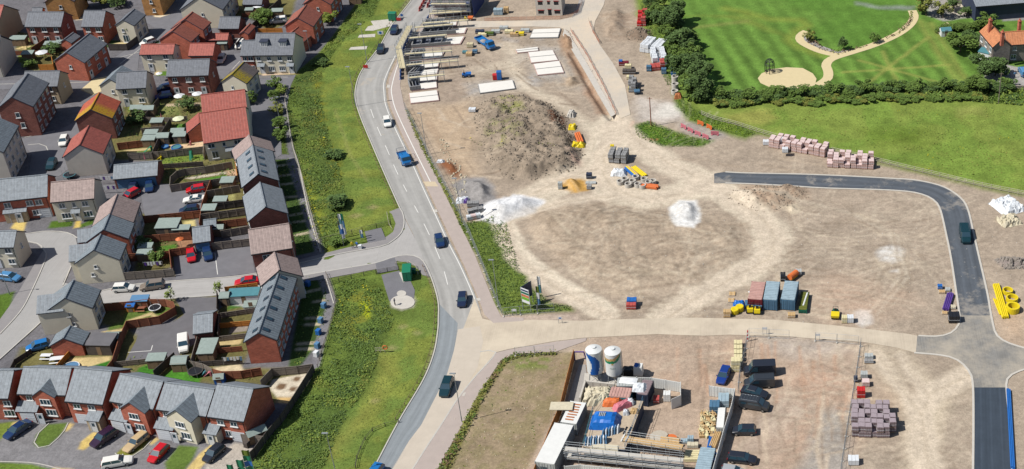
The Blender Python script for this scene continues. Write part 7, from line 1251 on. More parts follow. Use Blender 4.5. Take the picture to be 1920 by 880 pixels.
for px, s, m, l in [((1186, 170), (2.0, .9, 1.0), 'yellow_plastic', 'yellow strapped pack lowest beside the haul road'), ((1180, 138), (3.2, 1.2, 1.1), 'fence_dark', 'dark open box midway beside the haul road'), ((1170, 122), (2.4, 1.2, .9), 'cont_redside', 'maroon crate uppermost beside the haul road'), ((1164, 121), (.9, .9, 1.2), 'blue_plastic', 'small blue bin uppermost beside the haul road'), ((1178, 128), (1.6, 1.0, 1.0), 'block_yellow', 'yellow pack beside the haul road above the dark box'), ((1182, 148), (1.8, 1.0, .8), 'block_yellow', 'yellow pack beside the haul road below the dark box'),
                   ((1629, 671), (1.5, 1.0, .7), 'cont_grey', 'pale pallet box uppermost by the right yard fence'), ((1629, 680), (1.6, .8, .6), 'block_grey', 'grey slatted box second by the right yard fence'), ((1620, 708), (1.2, 1.1, 1.1), 'cont_grey', 'pale box above the orange marked one by the right fence'), ((1623, 722), (1.3, 1.2, 1.0), 'block_pink', 'pinkish pack with orange mark by the right fence'), ((1614, 743), (1.4, 1.2, 1.7), 'red_plastic', 'bright red box above the big square stack'), ((1600, 868), (1.7, 1.4, 1.1), 'wrap_white', 'white pack with orange label below the big square stack'), ((1604, 716), (.7, .6, 1.2), 'cont_dark', 'small dark post box on the right yard fence'),
                   ((1363, 593), (1.3, 1.0, 1.3), 'timber', 'timber crate left of the yellow drums'), ((1373, 552), (1.2, 1.2, .2), 'timber', 'upper loose pallet left of the containers'), ((1371, 564), (1.2, 1.2, .2), 'timber', 'lower loose pallet left of the containers'), ((1468, 524), (1.0, 1.6, 1.2), 'black', 'dark tank behind the grey blue containers'), ((1497, 514), (1.2, 1.1, .9), 'cont_grey', 'white box behind the orange tank'), ((1484, 594), (1.4, 1.0, .7), 'timber', 'beige sack pile before the right container'), ((1594, 603), (1.2, 1.2, 1.2), 'wrap_white', 'white pack beside the pale patch'), ((1583, 604), (1.0, 1.0, 1.3), 'block_yellow', 'yellow topped pallet beside the roller'),
                   ((1788, 602), (2.0, 1.6, 1.6), 'black', 'black lidded skip at the new junction'), ((1762, 541), (.9, .8, .8), 'blue_plastic', 'blue bucket uppermost by the purple pipes'), ((1766, 549), (1.2, .8, .4), 'timber', 'tan sack by the blue bucket'), ((1777, 545), (.9, .9, .5), 'cont_grey', 'pale coil by the blue bucket'), ((1787, 578), (.9, .9, .5), 'chalk', 'cream tub between purple pipes and black skip'), ((1771, 588), (1.0, .8, .3), 'timber', 'small tan box under the purple pipes'),
                   ((886, 209), (1.6, 1.2, .8), 'wrap_white', 'white sheeted box left of the spoil heap'), ((1105, 334), (1.2, 1.0, 1.2), 'cont_dark', 'dark crate above the orange sand'), ((1051, 354), (.9, .8, 1.6), 'cont_grey', 'grey upright box left of the orange sand'), ((1105, 354), (1.0, 1.0, .9), 'block_grey', 'grey drum right of the orange sand'), ((1108, 344), (2.2, .9, .3), 'cont_grey', 'pale flat sheets right of the orange sand'), ((1148, 277), (.8, .7, .7), 'yellow_plastic', 'small yellow box by the grey block packs'),
                   ((1295, 829), (1.0, .9, 1.1), 'cont_blue', 'blue grey bin left in the pair beside the timber roll'), ((1283, 830), (1.1, .8, .6), 'cont_blue', 'low blue box beside the timber roll'), ((1299, 838), (1.8, .9, .7), 'chalk', 'cream box under the blue grey bins'), ((1231, 753), (1.0, 1.2, .9), 'block_red', 'small red box by the white compound gate'), ((1251, 750), (1.2, 1.2, 1.6), 'cont_white', 'white cube toilet box at the gate corner'), ((1184, 577), (1.8, 1.4, 1.1), 'block_red', 'red and blue crate alone above the site road'), ((1185, 572), (1.8, 1.2, 1.4), 'blue_plastic', 'blue crate behind the red one above the site road'),
                   ((872, 100), (1.2, 1.0, .6), 'teal_sheet', 'teal box left in the scatter by the slabs'), ((880, 104), (1.5, 1.2, .8), 'timber', 'timber crate in the scatter by the slabs'), ((891, 100), (1.2, 1.0, .9), 'cont_blueside', 'teal box right in the scatter by the slabs'), ((882, 88), (1.6, 1.2, 1.0), 'board_yellow', 'yellow crate above the scatter by the slabs'), ((935, 27), (2.4, 1.4, 1.6), 'cont_blue', 'blue box by the orange mesh'), ((950, 24), (1.2, 1.2, 1.6), 'timber', 'timber crate by the orange mesh')]: pack(px, s, m, l, None)
for i, (x, y, m, l) in enumerate([(905, 68, 'block_yellow', 'leftmost'), (918, 66, 'leaf_mid', 'green'), (930, 62, 'cont_grey', 'pale'), (955, 62, 'block_yellow', 'long'), (965, 67, 'timber', 'middle'), (975, 66, 'yellow_plastic', 'bright'), (985, 60, 'cont_grey', 'right'), (945, 55, 'cont_grey', 'upper'), (900, 62, 'cont_dark', 'dark')]): pack((x, y), (2.2, 1.2, .8), m, l+' material stack beside the east west haul road', 'material stacks beside the haul road')
# containers
def container(q, H, mr, ms, label, name='shipping_container', cat='container', z0=0, win=False, group=None, ribs=True):
 """q: roof corners front-left, front-right, back-left as seen"""
 A, B, D = (P(*p, z0+H) for p in q); u = (B-A); L = u.length; u = u/L; d = D-A; v = Vector((-u.y, u.x, 0)); Wd = abs(d.dot(v));
 # keep it rectangular along its longer side
 if Wd > L: ax = d.normalized(); an = math.atan2(ax.y, ax.x)-math.pi/2
 else: an = math.atan2(u.y, u.x)
 root = thing(name, label, cat, (A.x, A.y, z0), an, group); b = MB(); b.box(0, L, 0, Wd, .1, H-.1); b.build('body', ms, root)
 r = MB(); n = int(Wd/.5) if Wd > L else int(L/.5); r.box(-.02, L+.02, -.02, Wd+.02, H-.1, H-.03)
 for i in range(0 if mr == 'cont_white' else n):
  if Wd > L: r.box(.06, L-.06, Wd*i/n+.1, Wd*(i+1)/n-.1, H-.03, H+.03)
  else: r.box(L*i/n+.1, L*(i+1)/n-.1, .06, Wd-.06, H-.03, H+.03)
 r.build('roof', mr, root); f = MB(); [f.box(x-.07, x+.07, y-.07, y+.07, 0, H) for x in (0, L) for y in (0, Wd)]; f.build('corner_posts', ms, root)
 if ribs:
  s = MB(); k = int(Wd/.35); [s.box(x, x+.05, Wd*i/k+.08, Wd*i/k+.22, .15, H-.15) for i in range(k) for x in (-.05, L)]; s.build('side_ribs', ms, root)
 for i in (0, 1):
  s = MB(); s.box(L*.06+L*.45*i, L*.06+L*.45*i+L*.42, -.05, -.005, .15, H-.2); [s.bar((L*.06+L*.45*i+L*.42*t, -.08, .15), (L*.06+L*.45*i+L*.42*t, -.08, H-.2), .03, 4) for t in (.3, .7)]; s.build('door', ms, root)
 if win: s = MB(); s.box(L*.25, L*.6, -.09, -.055, 1.0, 1.9); s.build('window', 'glass', root)
 return root, L, Wd
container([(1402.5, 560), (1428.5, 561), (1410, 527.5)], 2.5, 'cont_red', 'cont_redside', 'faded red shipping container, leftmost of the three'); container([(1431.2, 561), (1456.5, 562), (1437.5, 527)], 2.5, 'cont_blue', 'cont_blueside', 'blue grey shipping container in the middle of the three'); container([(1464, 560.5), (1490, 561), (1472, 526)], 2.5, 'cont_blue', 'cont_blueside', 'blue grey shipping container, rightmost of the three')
container([(1003, 865), (1039, 870), (1040, 792.5)], 2.8, 'cont_white', 'cont_grey', 'long plain white site cabin beside the brown hoarding', 'site_cabin', 'cabin', win=True); h, L, Wd = container([(1051, 791), (1079, 797), (1070, 751.5)], 2.5, 'cont_white', 'cont_grey', 'white container with rusty streaked roof', group=None)
for i in range(7): b = MB(); y = Wd*(.12+.12*i); b.box(L*.2, L*(.65+.2*random.random()), y, y+.28, 2.531, 2.535); b.build('rust_streak', 'rust', h)
b = MB(); c = P(1053, 762, 2.7); b.box(-1.9, 1.9, -1.0, 1.0, 0, .1); [b.box(x-.05, x+.05, y-.05, y+.05, -2.7, 0) for x in (-1.8, 1.8) for y in (-.9, .9)]; o = b.build('canopy', 'chalk'); o.location = c; tag(o, 'cream flat canopy beside the rusty streaked container', 'canopy')
container([(1141, 743), (1180, 746), (1150, 725)], 2.6, 'cont_red', 'teal_sheet', 'pink roofed container with green front at the head of the raised deck'); container([(1156, 724), (1192, 724), (1162, 708)], 2.6, 'cont_grey', 'cont_dark', 'grey roofed container behind the pink one'); container([(1194, 738), (1214, 738), (1206, 711)], 2.6, 'block_purple', 'cont_dark', 'brown roofed container against the white gate fence')
container([(1303, 880), (1331, 883), (1314, 838)], 1.6, 'cont_blue', 'cont_dark', 'low blue grey tank beside the long white fence', 'storage_tank', 'tank'); container([(1343, 801), (1356, 802), (1347, 764)], 1.4, 'cont_white', 'cont_grey', 'long pale blue box against the white fence', 'storage_box', 'box'); pack((1340, 770), (1.7, 1.8, 1.6), 'cont_blueside', 'green topped generator left inside the white fence corner', None, name='generator', cat='generator'); pack((1357, 757), (1.8, 2.2, 1.5), 'cont_blue', 'green topped generator right inside the white fence corner', None, name='generator', cat='generator')
# raised deck of the compound, with handrails
DK = 2.6; dq = [(1094, 840), (1112, 772), (1128, 750), (1206, 752), (1172, 842)]; w = [tuple(P(a, b, DK)[:2]) for a, b in dq]; g = thing('timber_deck', 'raised timber deck stacked with sheeted materials in the compound', 'deck', (w[0][0], w[0][1], 0)); lw = [(a-w[0][0], b-w[0][1]) for a, b in w]
b = MB(); b.prism(lw, .05, DK-.12); b.build('deck_base', 'cont_dark', g); b = MB(); b.prism(lw, DK-.119, DK); b.build('deck_boards', 'deck_wood', g)
def handrail(pts, parent, h=1.1, m='galv'):
 for a, c in zip(pts, pts[1:]):
  n = max(1, int((c-a).length/2)); r = MB()
  for z in (.55, 1.1): r.bar(a+Vector((0, 0, z)), c+Vector((0, 0, z)), .035, 4)
  r.build('handrail', m, parent)
  for i in range(n+1): k = a.lerp(c, i/n); p = MB(); p.bar(k, k+Vector((0, 0, h)), .035, 4); p.build('rail_post', m, parent)
handrail([Vector((lw[i][0], lw[i][1], DK)) for i in (0, 1, 2)], g, m='teal_sheet'); handrail([Vector((lw[i][0], lw[i][1], DK)) for i in (3, 4)], g, m='cont_blueside')
def crumple(px, s, m, label, name, cat, z=DK, rz=0, seed=1, group=None, n=9, amp=.18):
 rs = np.random.default_rng(seed); L, Wd, H = s; V = []; F = []
 for j in range(n):
  for i in range(n):
   x, y = i/(n-1), j/(n-1); e = min(x, 1-x, y, 1-y); hh = H*min(1, e*5)**.5 if e > 0 else 0; V.append(((x-.5)*L*(1.05 if e == 0 else 1)+(rs.random()-.5)*amp*.6, (y-.5)*Wd+(rs.random()-.5)*amp*.6, max(0, hh+(rs.random()-.5)*amp*(e > 0))))
 for j in range(n-1):
  for i in range(n-1): k = j*n+i; F.append((k, k+1, k+n+1, k+n))
 F.append(tuple(n*n-1-i*1 for i in range(0)) or (0, n-1, n*n-1, n*n-n)[::-1]); me = bpy.data.meshes.new(name); me.from_pydata(V, [], F); me.materials.append(MATS[m]); c = P(*px, z); o = ob(name, me, None, (c.x, c.y, z+.01), R(rz)); tag(o, label, cat, group); return o
o = crumple((1135, 793), (4.6, 3.8, 1.5), 'blue_tarp', 'bright blue tarpaulin draped over a load on the deck', 'tarpaulin', 'tarpaulin', rz=-4)
for i in range(4): b = MB(); b.box(-.05+i*.28, .08+i*.28, -.45, .45, 1.42, 1.62); p = b.build('strap', 'cont_grey', o); p.location = (-.9, .3, 0)
crumple((1148, 757), (3.0, 1.8, .9), 'orange_plastic', 'orange sheeted load behind the blue tarpaulin', 'sheeted_load', 'load', seed=2); crumple((1168, 763), (3.4, 1.6, 1.0), 'pink_plastic', 'pink wrapped bundle beside the orange load', 'wrapped_bundle', 'bundle', rz=35, seed=3); crumple((1181, 757), (1.4, 1.3, .9), 'white_plastic', 'white bag beside the pink bundle', 'bulk_bag', 'bag', seed=4); crumple((1174, 776), (1.0, 1.0, .8), 'door_white', 'white cube bag right of the blue tarpaulin', 'bulk_bag', 'bag', seed=5); crumple((1190, 773), (1.4, 1.0, .7), 'timber', 'brown sack at the deck edge', 'sack', 'sack', seed=6)
crumple((1199, 728), (2.2, 2.2, .6), 'wrap_white', 'white and blue sheet lying on the container roofs', 'plastic_sheet', 'sheet', seed=8, n=7, amp=.3); crumple((1178, 714), (2.9, 1.7, .15), 'white_plastic', 'bright white panel on the grey container roof', 'white_panel', 'panel', seed=9, amp=.05, rz=-8)
for i in range(9): crumple((1100+i*4.6, 830-i*.3), (.34, 1.6, 1.0), 'wrap_white' if i % 2 else 'door_blue', 'slumped blue and white bag in the front row on the deck', 'building_bag', 'bag', rz=-12+i*2, seed=20+i, group='blue and white bags in the front row', n=5, amp=.12)
for i in range(6): crumple((1132+i*5.5, 816-i*1.6), (.4, 1.5, 1.1), 'wrap_white' if i % 2 else 'door_blue', 'slumped blue and white bag in the rear row on the deck', 'building_bag', 'bag', rz=-10, seed=40+i, group='blue and white bags in the rear row', n=5, amp=.12)
for i in range(4): c = P(1168+i*4, 822-(i % 2)*14, DK); b = MB(); b.box(-.1, .1, -.9, .9, 0, .15); [b.box(-.1, .1, y-.05, y+.05, .15, .22) for y in (-.7, .7)]; o = b.build('metal_prop', 'black' if i % 2 else 'cont_white'); o.location = c; o.rotation_euler = (0, 0, -.25); tag(o, 'short dark or white prop lying at the right edge of the deck', 'prop', 'props lying on the deck')
b = MB(); w2 = [tuple(P(a, c_, DK)[:2]) for a, c_ in [(1106, 842), (1112, 832), (1160, 836), (1158, 850), (1104, 850)]]; q0 = w2[0]; b.prism([(a-q0[0], c_-q0[1]) for a, c_ in w2], DK+.02, DK+.12); o = b.build('plywood_sheet', 'chalk'); o.location = (q0[0], q0[1], 0); tag(o, 'cream plywood sheeting at the foot of the raised deck', 'sheet')
# chalk bay
w = [tuple(P(a, b)[:2]) for a, b in [(1096, 752), (1104, 722), (1152, 727), (1144, 752)]]; rs = np.random.default_rng(3); c0 = P(1122, 742); crumple((1122, 748), (5.2, 3.8, 1.7), 'chalk', 'cream rubble heap in the concrete bay below the silos', 'rubble_heap', 'rubble', 0, seed=12, n=16, amp=.5)
for a, c, l in [((1098, 724), (1153, 730), 'concrete wall between silos and cream rubble bay'), ((1098, 724), (1088, 756), 'concrete wall at the left side of the cream rubble bay')]: A, C = P(*a), P(*c); d = C-A; b = MB(); b.box(0, d.length, -.15, .15, 0, 1.2); [b.box(d.length*k/4-.06, d.length*k/4+.06, -.2, -.151, 0, 1.15) for k in range(1, 4)]; o = b.build('concrete_wall', 'concrete'); o.location = A; o.rotation_euler = (0, 0, math.atan2(d.y, d.x)); tag(o, l, 'wall')
slab('concrete_strip', [(1086, 684), (1098, 684), (1102, 720), (1092, 756), (1074, 762), (1060, 762)], 'gravel', .02, .05); slab('concrete_strip', [(1096, 700), (1170, 705), (1165, 722), (1094, 722)], 'concrete', .03, .05)
# silos
def silo(px, design, label):
 c = P(*px); g = thing('mortar_silo', label, 'silo', (c.x, c.y, 0)); n, m, r, z0, z1 = 48, 40, 1.38, 2.1, 6.6; b = MB()
 for j in range(m):
  for i in range(n):
   a0, a1 = 6.28318*i/n, 6.28318*(i+1)/n; h0, h1 = z0+(z1-z0)*j/m, z0+(z1-z0)*(j+1)/m; a = ((a0+a1)/2-4.712+math.pi) % (2*math.pi)-math.pi; f = (j+.5)/m; k = 0
   if design == 0:     # blue swoosh, bulging right
    if np.interp(f, [0, .1, .35, .6, .8, 1], [-.6, -.5, -.25, -.35, -.75, -1.5]) < a < np.interp(f, [0, .3, .6, .85, .93, 1], [.45, .72, .75, .3, -.2, -1.25]): k = 1
   else:
    t = .8+.12*a*a*.6+.1*a
    if abs(f-t) < .055: k = 3
    elif -.17 < f-t < 0 and a < 0.15: k = 2
    elif 0 > f-t > -.2 and a > .1: k = 3 if f-t > -.1+.05*a else 2
    if .56 < f < .62 and abs(a+.02) < .09: k = 3
    if f > t+.055: k = 0
   b.face([(r*math.cos(a0), r*math.sin(a0), h0), (r*math.cos(a1), r*math.sin(a1), h0), (r*math.cos(a1), r*math.sin(a1), h1), (r*math.cos(a0), r*math.sin(a0), h1)], k)
 b.build('tank', ['silo_white', 'silo_blue', 'silo_green', 'silo_gold'], g); t = MB(); t.lathe((0, 0, 0), [(r+.02, z1-.02), (r+.02, z1+.08), (.4, z1+.45), (.4, z1+.6), (0, z1+.6)], 32); t.build('cap', 'silo_white', g)
 t = MB(); t.lathe((0, 0, 0), [(.22, .7), (r, z0)], 24); t.build('cone', 'cont_grey', g)
 for i in range(4):
  a = i*1.5708+.78; L_ = MB(); L_.bar((1.5*math.cos(a), 1.5*math.sin(a), 0), (1.2*math.cos(a), 1.2*math.sin(a), 2.1), .08, 6); L_.build('leg', 'galv', g); a2 = a+1.5708; k = MB(); k.bar((1.48*math.cos(a), 1.48*math.sin(a), .2), (1.25*math.cos(a2), 1.25*math.sin(a2), 1.7), .045, 5); k.build('brace', 'galv', g)
 k = MB(); [k.bar((r+.12, y, .5), (r+.12, y, z1), .03, 4) for y in (-.2, .2)]; [k.bar((r+.12, -.2, .6+i*.4), (r+.12, .2, .6+i*.4), .02, 4) for i in range(15)]; k.build('ladder', 'galv', g)
 if design:
  for i, (x, w_) in enumerate([(-.42, .12), (-.22, .14), (0, .16), (.2, .12), (.4, .14)]): q = MB(); y = -math.sqrt(r*r-x*x)-.012; q.box(x-w_/2, x+w_/2, y-.005, y+.03, 3.75, 3.87); q.build('lettering', 'sign_green', g)
silo((1118, 712), 0, 'left white silo with a broad blue swoosh'); silo((1153, 715), 1, 'right white silo with green and gold bands')
c = P(1198, 706); g = thing('mixer_unit', 'small white mixer unit with blue curved mark beside the silos', 'mixer', (c.x, c.y, 0), -.1); b = MB(); b.box(-.8, .8, -.7, .7, .7, 2.5, 0, .1, .1); b.build('body', 'cont_white', g); b = MB(); b.prism([(-.75, -.3), (-.2, -.7), (.1, -.3), (.1, .3), (-.4, .62), (-.6, .5)], 2.501, 2.52); b.build('mark', 'silo_blue', g); [MB().bar((x, y, 0), (x, y, .7), .06, 5).build('leg', 'galv', g) for x in (-.7, .7) for y in (-.6, .6)]
crumple((1178, 700), (2.4, 2.0, 1.2), 'black', 'dark sheeted heap between silos and mixer unit', 'sheeted_heap', 'heap', 0, seed=50)
# hoardings
def hoard(px, m, label, h=2.2, name='hoarding', ribs=True, pm=None):
 pts = PS(px); o0 = pts[0]; g = thing(name, label, 'fence', tuple(o0))
 for a, c in zip(pts, pts[1:]):
  d = c-a; L = d.length; n = max(1, int(L/2.4));
  for i in range(n):
   b = MB(); b.box(L*i/n+.02, L*(i+1)/n-.02, -.03, .03, .05, h)
   if ribs: k = 8; [b.box(L*i/n+L/n*(j+.3)/k, L*i/n+L/n*(j+.6)/k, -.06, -.031, .08, h-.05) for j in range(k)]
   p = b.build('panel', m, g); p.location = a-o0; p.rotation_euler = (0, 0, math.atan2(d.y, d.x))
   if i % 1 == 0: b = MB(); b.box(-.06, .06, -.06, .06, 0, h+.1); p = b.build('post', pm or m, g); p.location = (a-o0)+d*(i/n)
hoard([(1330, 743), (1378, 749), (1372, 778), (1356, 830), (1337, 900)], 'cont_white', 'long white panel fence between timber store and parked vehicles', 2.3); hoard([(1168, 725), (1222, 727), (1277, 736), (1277, 760), (1259, 768)], 'cont_white', 'white panel fence and gate closing the compound beside the mixer unit', 2.2)
hoard([(1077, 676), (1066, 720), (1052, 778), (1030, 830), (1003, 900)], 'hoarding_brown', 'orange brown timber hoarding between fallow plot and compound', 2.3, ribs=False); hoard([(1060, 892), (1090, 889), (1200, 900)], 'cont_white', 'white panel hoarding at the bottom edge under the scaffold', 2.0)
# scaffolds
def scaffold(p0, p1, label, H=3.2, lifts=(2.0,), width=1.2, board='board_yellow', name='scaffold', step=2.2, rail_=True, z0=0, group=None):
 A, B = P(*p0), P(*p1); d = B-A; L = d.length; g = thing(name, label, 'scaffold', (A.x, A.y, 0), math.atan2(d.y, d.x), group); n = max(1, round(L/step)); k = ('sp', H)
 if k not in WM: b = MB(); b.bar((0, 0, 0), (0, 0, H), .045, 5); WM[k] = b.mesh('standard', 'galv')
 for i in range(n+1):
  for y in (0, width): ob('standard', WM[k], g, (L*i/n, y, 0))
 for z in lifts:
  b = MB(); b.box(-.2, L+.2, .1, width-.1, z, z+.06); b.build('boards', board, g)
  b = MB(); [b.bar((-.3, y, z+q), (L+.3, y, z+q), .035, 4, cap=False) for y in (0, width) for q in ((-.05, .5, 1.0) if rail_ else (-.05,))]; b.build('ledgers', 'galv', g); tm_ = WM.setdefault(('tr', width), MB().bar((0, -.2, 0), (0, width+.3, 0), .035, 4).mesh('transom', 'galv')); [ob('transom', tm_, g, (L*i/n, 0, z-.1)) for i in range(n+1)]
 return g
SG = 'scaffold runs over the unfinished terrace'
scaffold((1062, 872), (1278, 894), 'long scaffold gangway across the bottom of the compound', 4.0, (1.4, 2.8), 1.3, 'concrete'); scaffold((1170, 852), (1276, 868), 'short upper scaffold platform with stacked materials', 3.4, (2.6,), 1.6, 'timber')
for i, (a, c, l) in enumerate([((763, 140), (756, 106), 'yellow boarded scaffold along the road side, lower run'), ((755, 104), (776, 62), 'yellow boarded scaffold along the road side, upper run'), ((765, 137), (860, 128), 'scaffold run across the lowest party wall'), ((762, 116), (848, 110), 'scaffold run across the second party wall'), ((770, 86), (838, 80), 'scaffold run across the third party wall'), ((780, 66), (850, 60), 'scaffold run across the fourth party wall'), ((795, 58), (878, 52), 'scaffold run across the fifth party wall'), ((808, 40), (866, 36), 'scaffold run across the sixth party wall'), ((770, 161), (834, 155), 'scaffold run above the lowest white slab')]): scaffold(a, c, l, 3.0, (1.9,), 1.1 if i > 1 else 1.6, group=SG)
SL = [[(767, 177), (820, 171), (824, 190), (770, 196)], [(768, 160), (819, 154), (820, 166), (772, 172)], [(768, 148), (820, 142), (820, 152), (768, 158)], [(780, 135), (823, 130), (820, 140), (768, 146)], [(772, 124), (824, 118), (822, 128), (768, 133)], [(776, 102), (835, 96), (828, 110), (770, 116)], [(778, 78), (872, 70), (864, 84), (774, 92)], [(800, 60), (876, 54), (872, 64), (790, 70)], [(800, 44), (858, 40), (856, 50), (796, 54)],
      [(896, 160), (962, 152), (967, 168), (900, 177)], [(990, 100), (1037, 96), (1047, 115), (996, 120)], [(1000, 122), (1049, 116), (1058, 138), (1008, 143)], [(967, 95), (1009, 90), (1010, 97), (970, 101)], [(1000, 57), (1052, 55), (1047, 72), (993, 73)]]
SLN = ['lowest of the unfinished terrace by the main road', 'second from the road end of the terrace', 'third of the unfinished terrace', 'fourth of the unfinished terrace', 'fifth of the unfinished terrace', 'sixth of the unfinished terrace', 'seventh, long, of the unfinished terrace', 'eighth of the unfinished terrace', 'highest of the unfinished terrace', 'alone above the spoil heap beside the blue toilet', 'upper of the pair near the haul road', 'lower of the pair near the haul road', 'narrow strip above the pair', 'beside the haul road junction']
for k, (q, l) in enumerate(zip(SL, SLN)):
 w = [P(*p) for p in q]; o0 = w[0]; lw = [(p.x-o0.x, p.y-o0.y) for p in w]; g = thing('foundation_slab', 'white covered house slab, '+l, 'slab', tuple(o0)); b = MB(); b.prism(lw, 0, .28); b.build('base', 'block_pink' if k not in (9, 13) else 'block_grey', g)
 ce = (sum(p[0] for p in lw)/4, sum(p[1] for p in lw)/4); li = [(p[0]*.96+ce[0]*.04, p[1]*.96+ce[1]*.04) for p in lw]; b = MB(); b.prism(li, .281, .33); b.build('membrane', 'slab_white', g)
 if 1 <= k <= 8:
  A_0, A_1, B_0, B_1 = Vector((*lw[3], 0)), Vector((*lw[2], 0)), Vector((*lw[0], 0)), Vector((*lw[1], 0)); f = .38 if k < 6 else .6
  b = MB(); q2 = [lw[0], tuple(B_0.lerp(B_1, f)[:2]), tuple(A_0.lerp(A_1, f)[:2]), lw[3]]; b.prism([(p[0], p[1]) for p in q2], .33, .36); b.build('dark_floor', 'block_dark', g)
  for s, e, nm in ((A_0, A_1, f if k < 6 else .8), (A_0, B_0, 1.0), (B_0, B_1, f)):
   d = (e-s)*nm; b = MB(); b.box(0, d.length, 0, .28, .3, 1.1+.2*(k % 2)); p = b.build('block_wall', 'block_grey', g); p.location = s; p.rotation_euler = (0, 0, math.atan2(d.y, d.x))
  for t in (.15, .3, .5)[:2 if k < 6 else 3]: s = A_0.lerp(A_1, t*f*2); e = B_0.lerp(B_1, t*f*2); d = e-s; b = MB(); b.box(0, d.length, 0, .12, .36, 1.2); p = b.build('inner_wall', 'block_dark' if t == .3 else 'block_grey', g); p.location = s; p.rotation_euler = (0, 0, math.atan2(d.y, d.x))
 elif k != 9:
  for t in (.5,): s = Vector((*lw[3], 0)).lerp(Vector((*lw[0], 0)), t); e = Vector((*lw[2], 0)).lerp(Vector((*lw[1], 0)), t); d = e-s; b = MB(); b.box(0, d.length, -.05, .05, .33, .42); p = b.build('joint', 'block_grey', g); p.location = s; p.rotation_euler = (0, 0, math.atan2(d.y, d.x))
# buildings under way at the top edge
def shellhouse(px, L, Wd, H, m, label, wins, rz=0, red=True):
 c = P(*px); g = thing('unfinished_house', label, 'house', (c.x, c.y, 0), R(rz)); b = MB(); b.box(0, L, 0, Wd, 0, H); b.build('wall', m, g)
 for x, z, w_, h_ in wins: b = MB(); b.box(x-w_/2, x+w_/2, -.02, -.003, z, z+h_); o = b.build('window_opening', 'black', g); b = MB(); b.box(x-w_/2-.1, x+w_/2+.1, -.07, -.0, z+h_, z+h_+.2); b.build('lintel', 'block_red' if red else 'concrete', o)
 return g
shellhouse((1006, 29), 6.9, 6, 5.4, 'render_grey', 'unfinished grey block house with red lintels at the top edge', [(1.3, .5, 1.5, .9), (3.6, .05, .9, 1.6), (5.6, .5, 1.5, .9), (1.3, 3.0, 1.2, 1), (3.5, 3.1, .7, .9), (5.5, 3.0, 1.2, 1)])
shellhouse((814, 30), 8.6, 9, 5.8, 'block_purple', 'unfinished house wrapped in scaffold at the top beside the main road', [(2, .8, 1.4, 1.2), (5, .8, 1.4, 1.2), (7, .2, 1, 2), (2, 3.4, 1.3, 1.1), (5, 3.4, 1.3, 1.1)], red=False); scaffold((812, 34), (882, 34), 'front scaffold of the house at the top beside the main road', 6.0, (1.8, 3.8), 1.0, 'board_yellow'); scaffold((884, 33), (890, 2), 'blue netted side scaffold of the house at the top', 6.0, (2.0, 4.0), 1.0, 'net_blue')
b = MB(); A = P(889, 34); b.box(0, .05, 0, 10, .3, 5.6); o = b.build('debris_net', 'net_blue'); o.location = A; o.rotation_euler = (0, 0, -.1); tag(o, 'dark blue debris netting on the side of the scaffolded house', 'netting')
# temporary fences and barriers
def barrier(px, m, label, group=None, L=1.9, H=1.0, name='road_barrier'):
 pts, T = resample(PS(px), max(2, int(sum((b-a).length for a, b in zip(PS(px), PS(px)[1:]))/L)+1), False); k = ('bar', m, L)
 if k not in WM:
  b = MB(); b.box(0, L-.08, -.06, .06, .15, H, 0, 0, .02); b.box(.1, .4, -.25, .25, 0, .15); b.box(L-.5, L-.2, -.25, .25, 0, .15); [b.box(.15+i*.3, .3+i*.3, -.075, .075, .35, H-.2) for i in range(5)]; WM[k] = b.mesh('barrier', m)
 for a, c in zip(pts, pts[1:]): d = c-a; o = ob(name, WM[k], None, a, math.atan2(d.y, d.x)); tag(o, label, 'barrier', group)
BRG = 'plastic barriers at the road works'
barrier([(786, 22), (800, -4)], 'red_plastic', 'red plastic barrier in the left row at the top of the main road', 'red barriers in the left row'); barrier([(801, 15), (812, -6)], 'red_plastic', 'red plastic barrier in the right row at the top', 'red barriers in the right row'); barrier([(808, 12), (818, -8)], 'blue_plastic', 'blue plastic barrier beside the red row at the top', 'blue barriers at the top'); barrier([(753, 104), (762, 82), (774, 60)], 'blue_plastic', 'blue plastic barrier between main road and terrace scaffold', 'blue barriers beside the terrace'); barrier([(796, 48), (806, 32)], 'blue_plastic', 'blue plastic barrier beyond the terrace head', 'blue barriers beyond the terrace')
barrier([(751, 150), (752, 128)], 'blue_plastic', 'blue plastic barrier at the lower end of the terrace scaffold', 'blue barriers lower end')
barrier([(1277, 238), (1300, 250), (1332, 263)], 'pink_plastic', 'pink plastic barrier laid in the row by the wooden pole', 'pink barriers by the pole'); barrier([(1308, 232), (1322, 237), (1340, 247)], 'orange_plastic', 'orange plastic barrier in the rear row by the hedge', 'orange barriers by the hedge'); barrier([(1333, 253), (1364, 255)], 'pink_plastic', 'pink plastic barrier in the short right row', 'pink barriers short row')
def net(px, label, m='mesh_orange', h=.9):
 pts = PS(px); o0 = pts[0]; g = thing('safety_netting', label, 'netting', tuple(o0)); q, T = resample(pts, max(2, int(sum((b-a).length for a, b in zip(pts, pts[1:]))/2)), False); b = MB()
 for i, (a, c) in enumerate(zip(q, q[1:])): a = a-o0; c = c-o0; s = .08*(-1)**i; [b.face([(a.x+s, a.y, z), (c.x-s, c.y, z), (c.x-s, c.y, z+.1), (a.x+s, a.y, z+.1)]) for z in (.1, .35, .6, .8)]
 b.build('net', m, g)
 for i, a in enumerate(q):
  if i < 60: ob('stake', WM.setdefault('stk', MB().bar((0, 0, 0), (0, 0, h+.1), .025, 4).mesh('stake', 'galv')), g, a-o0)
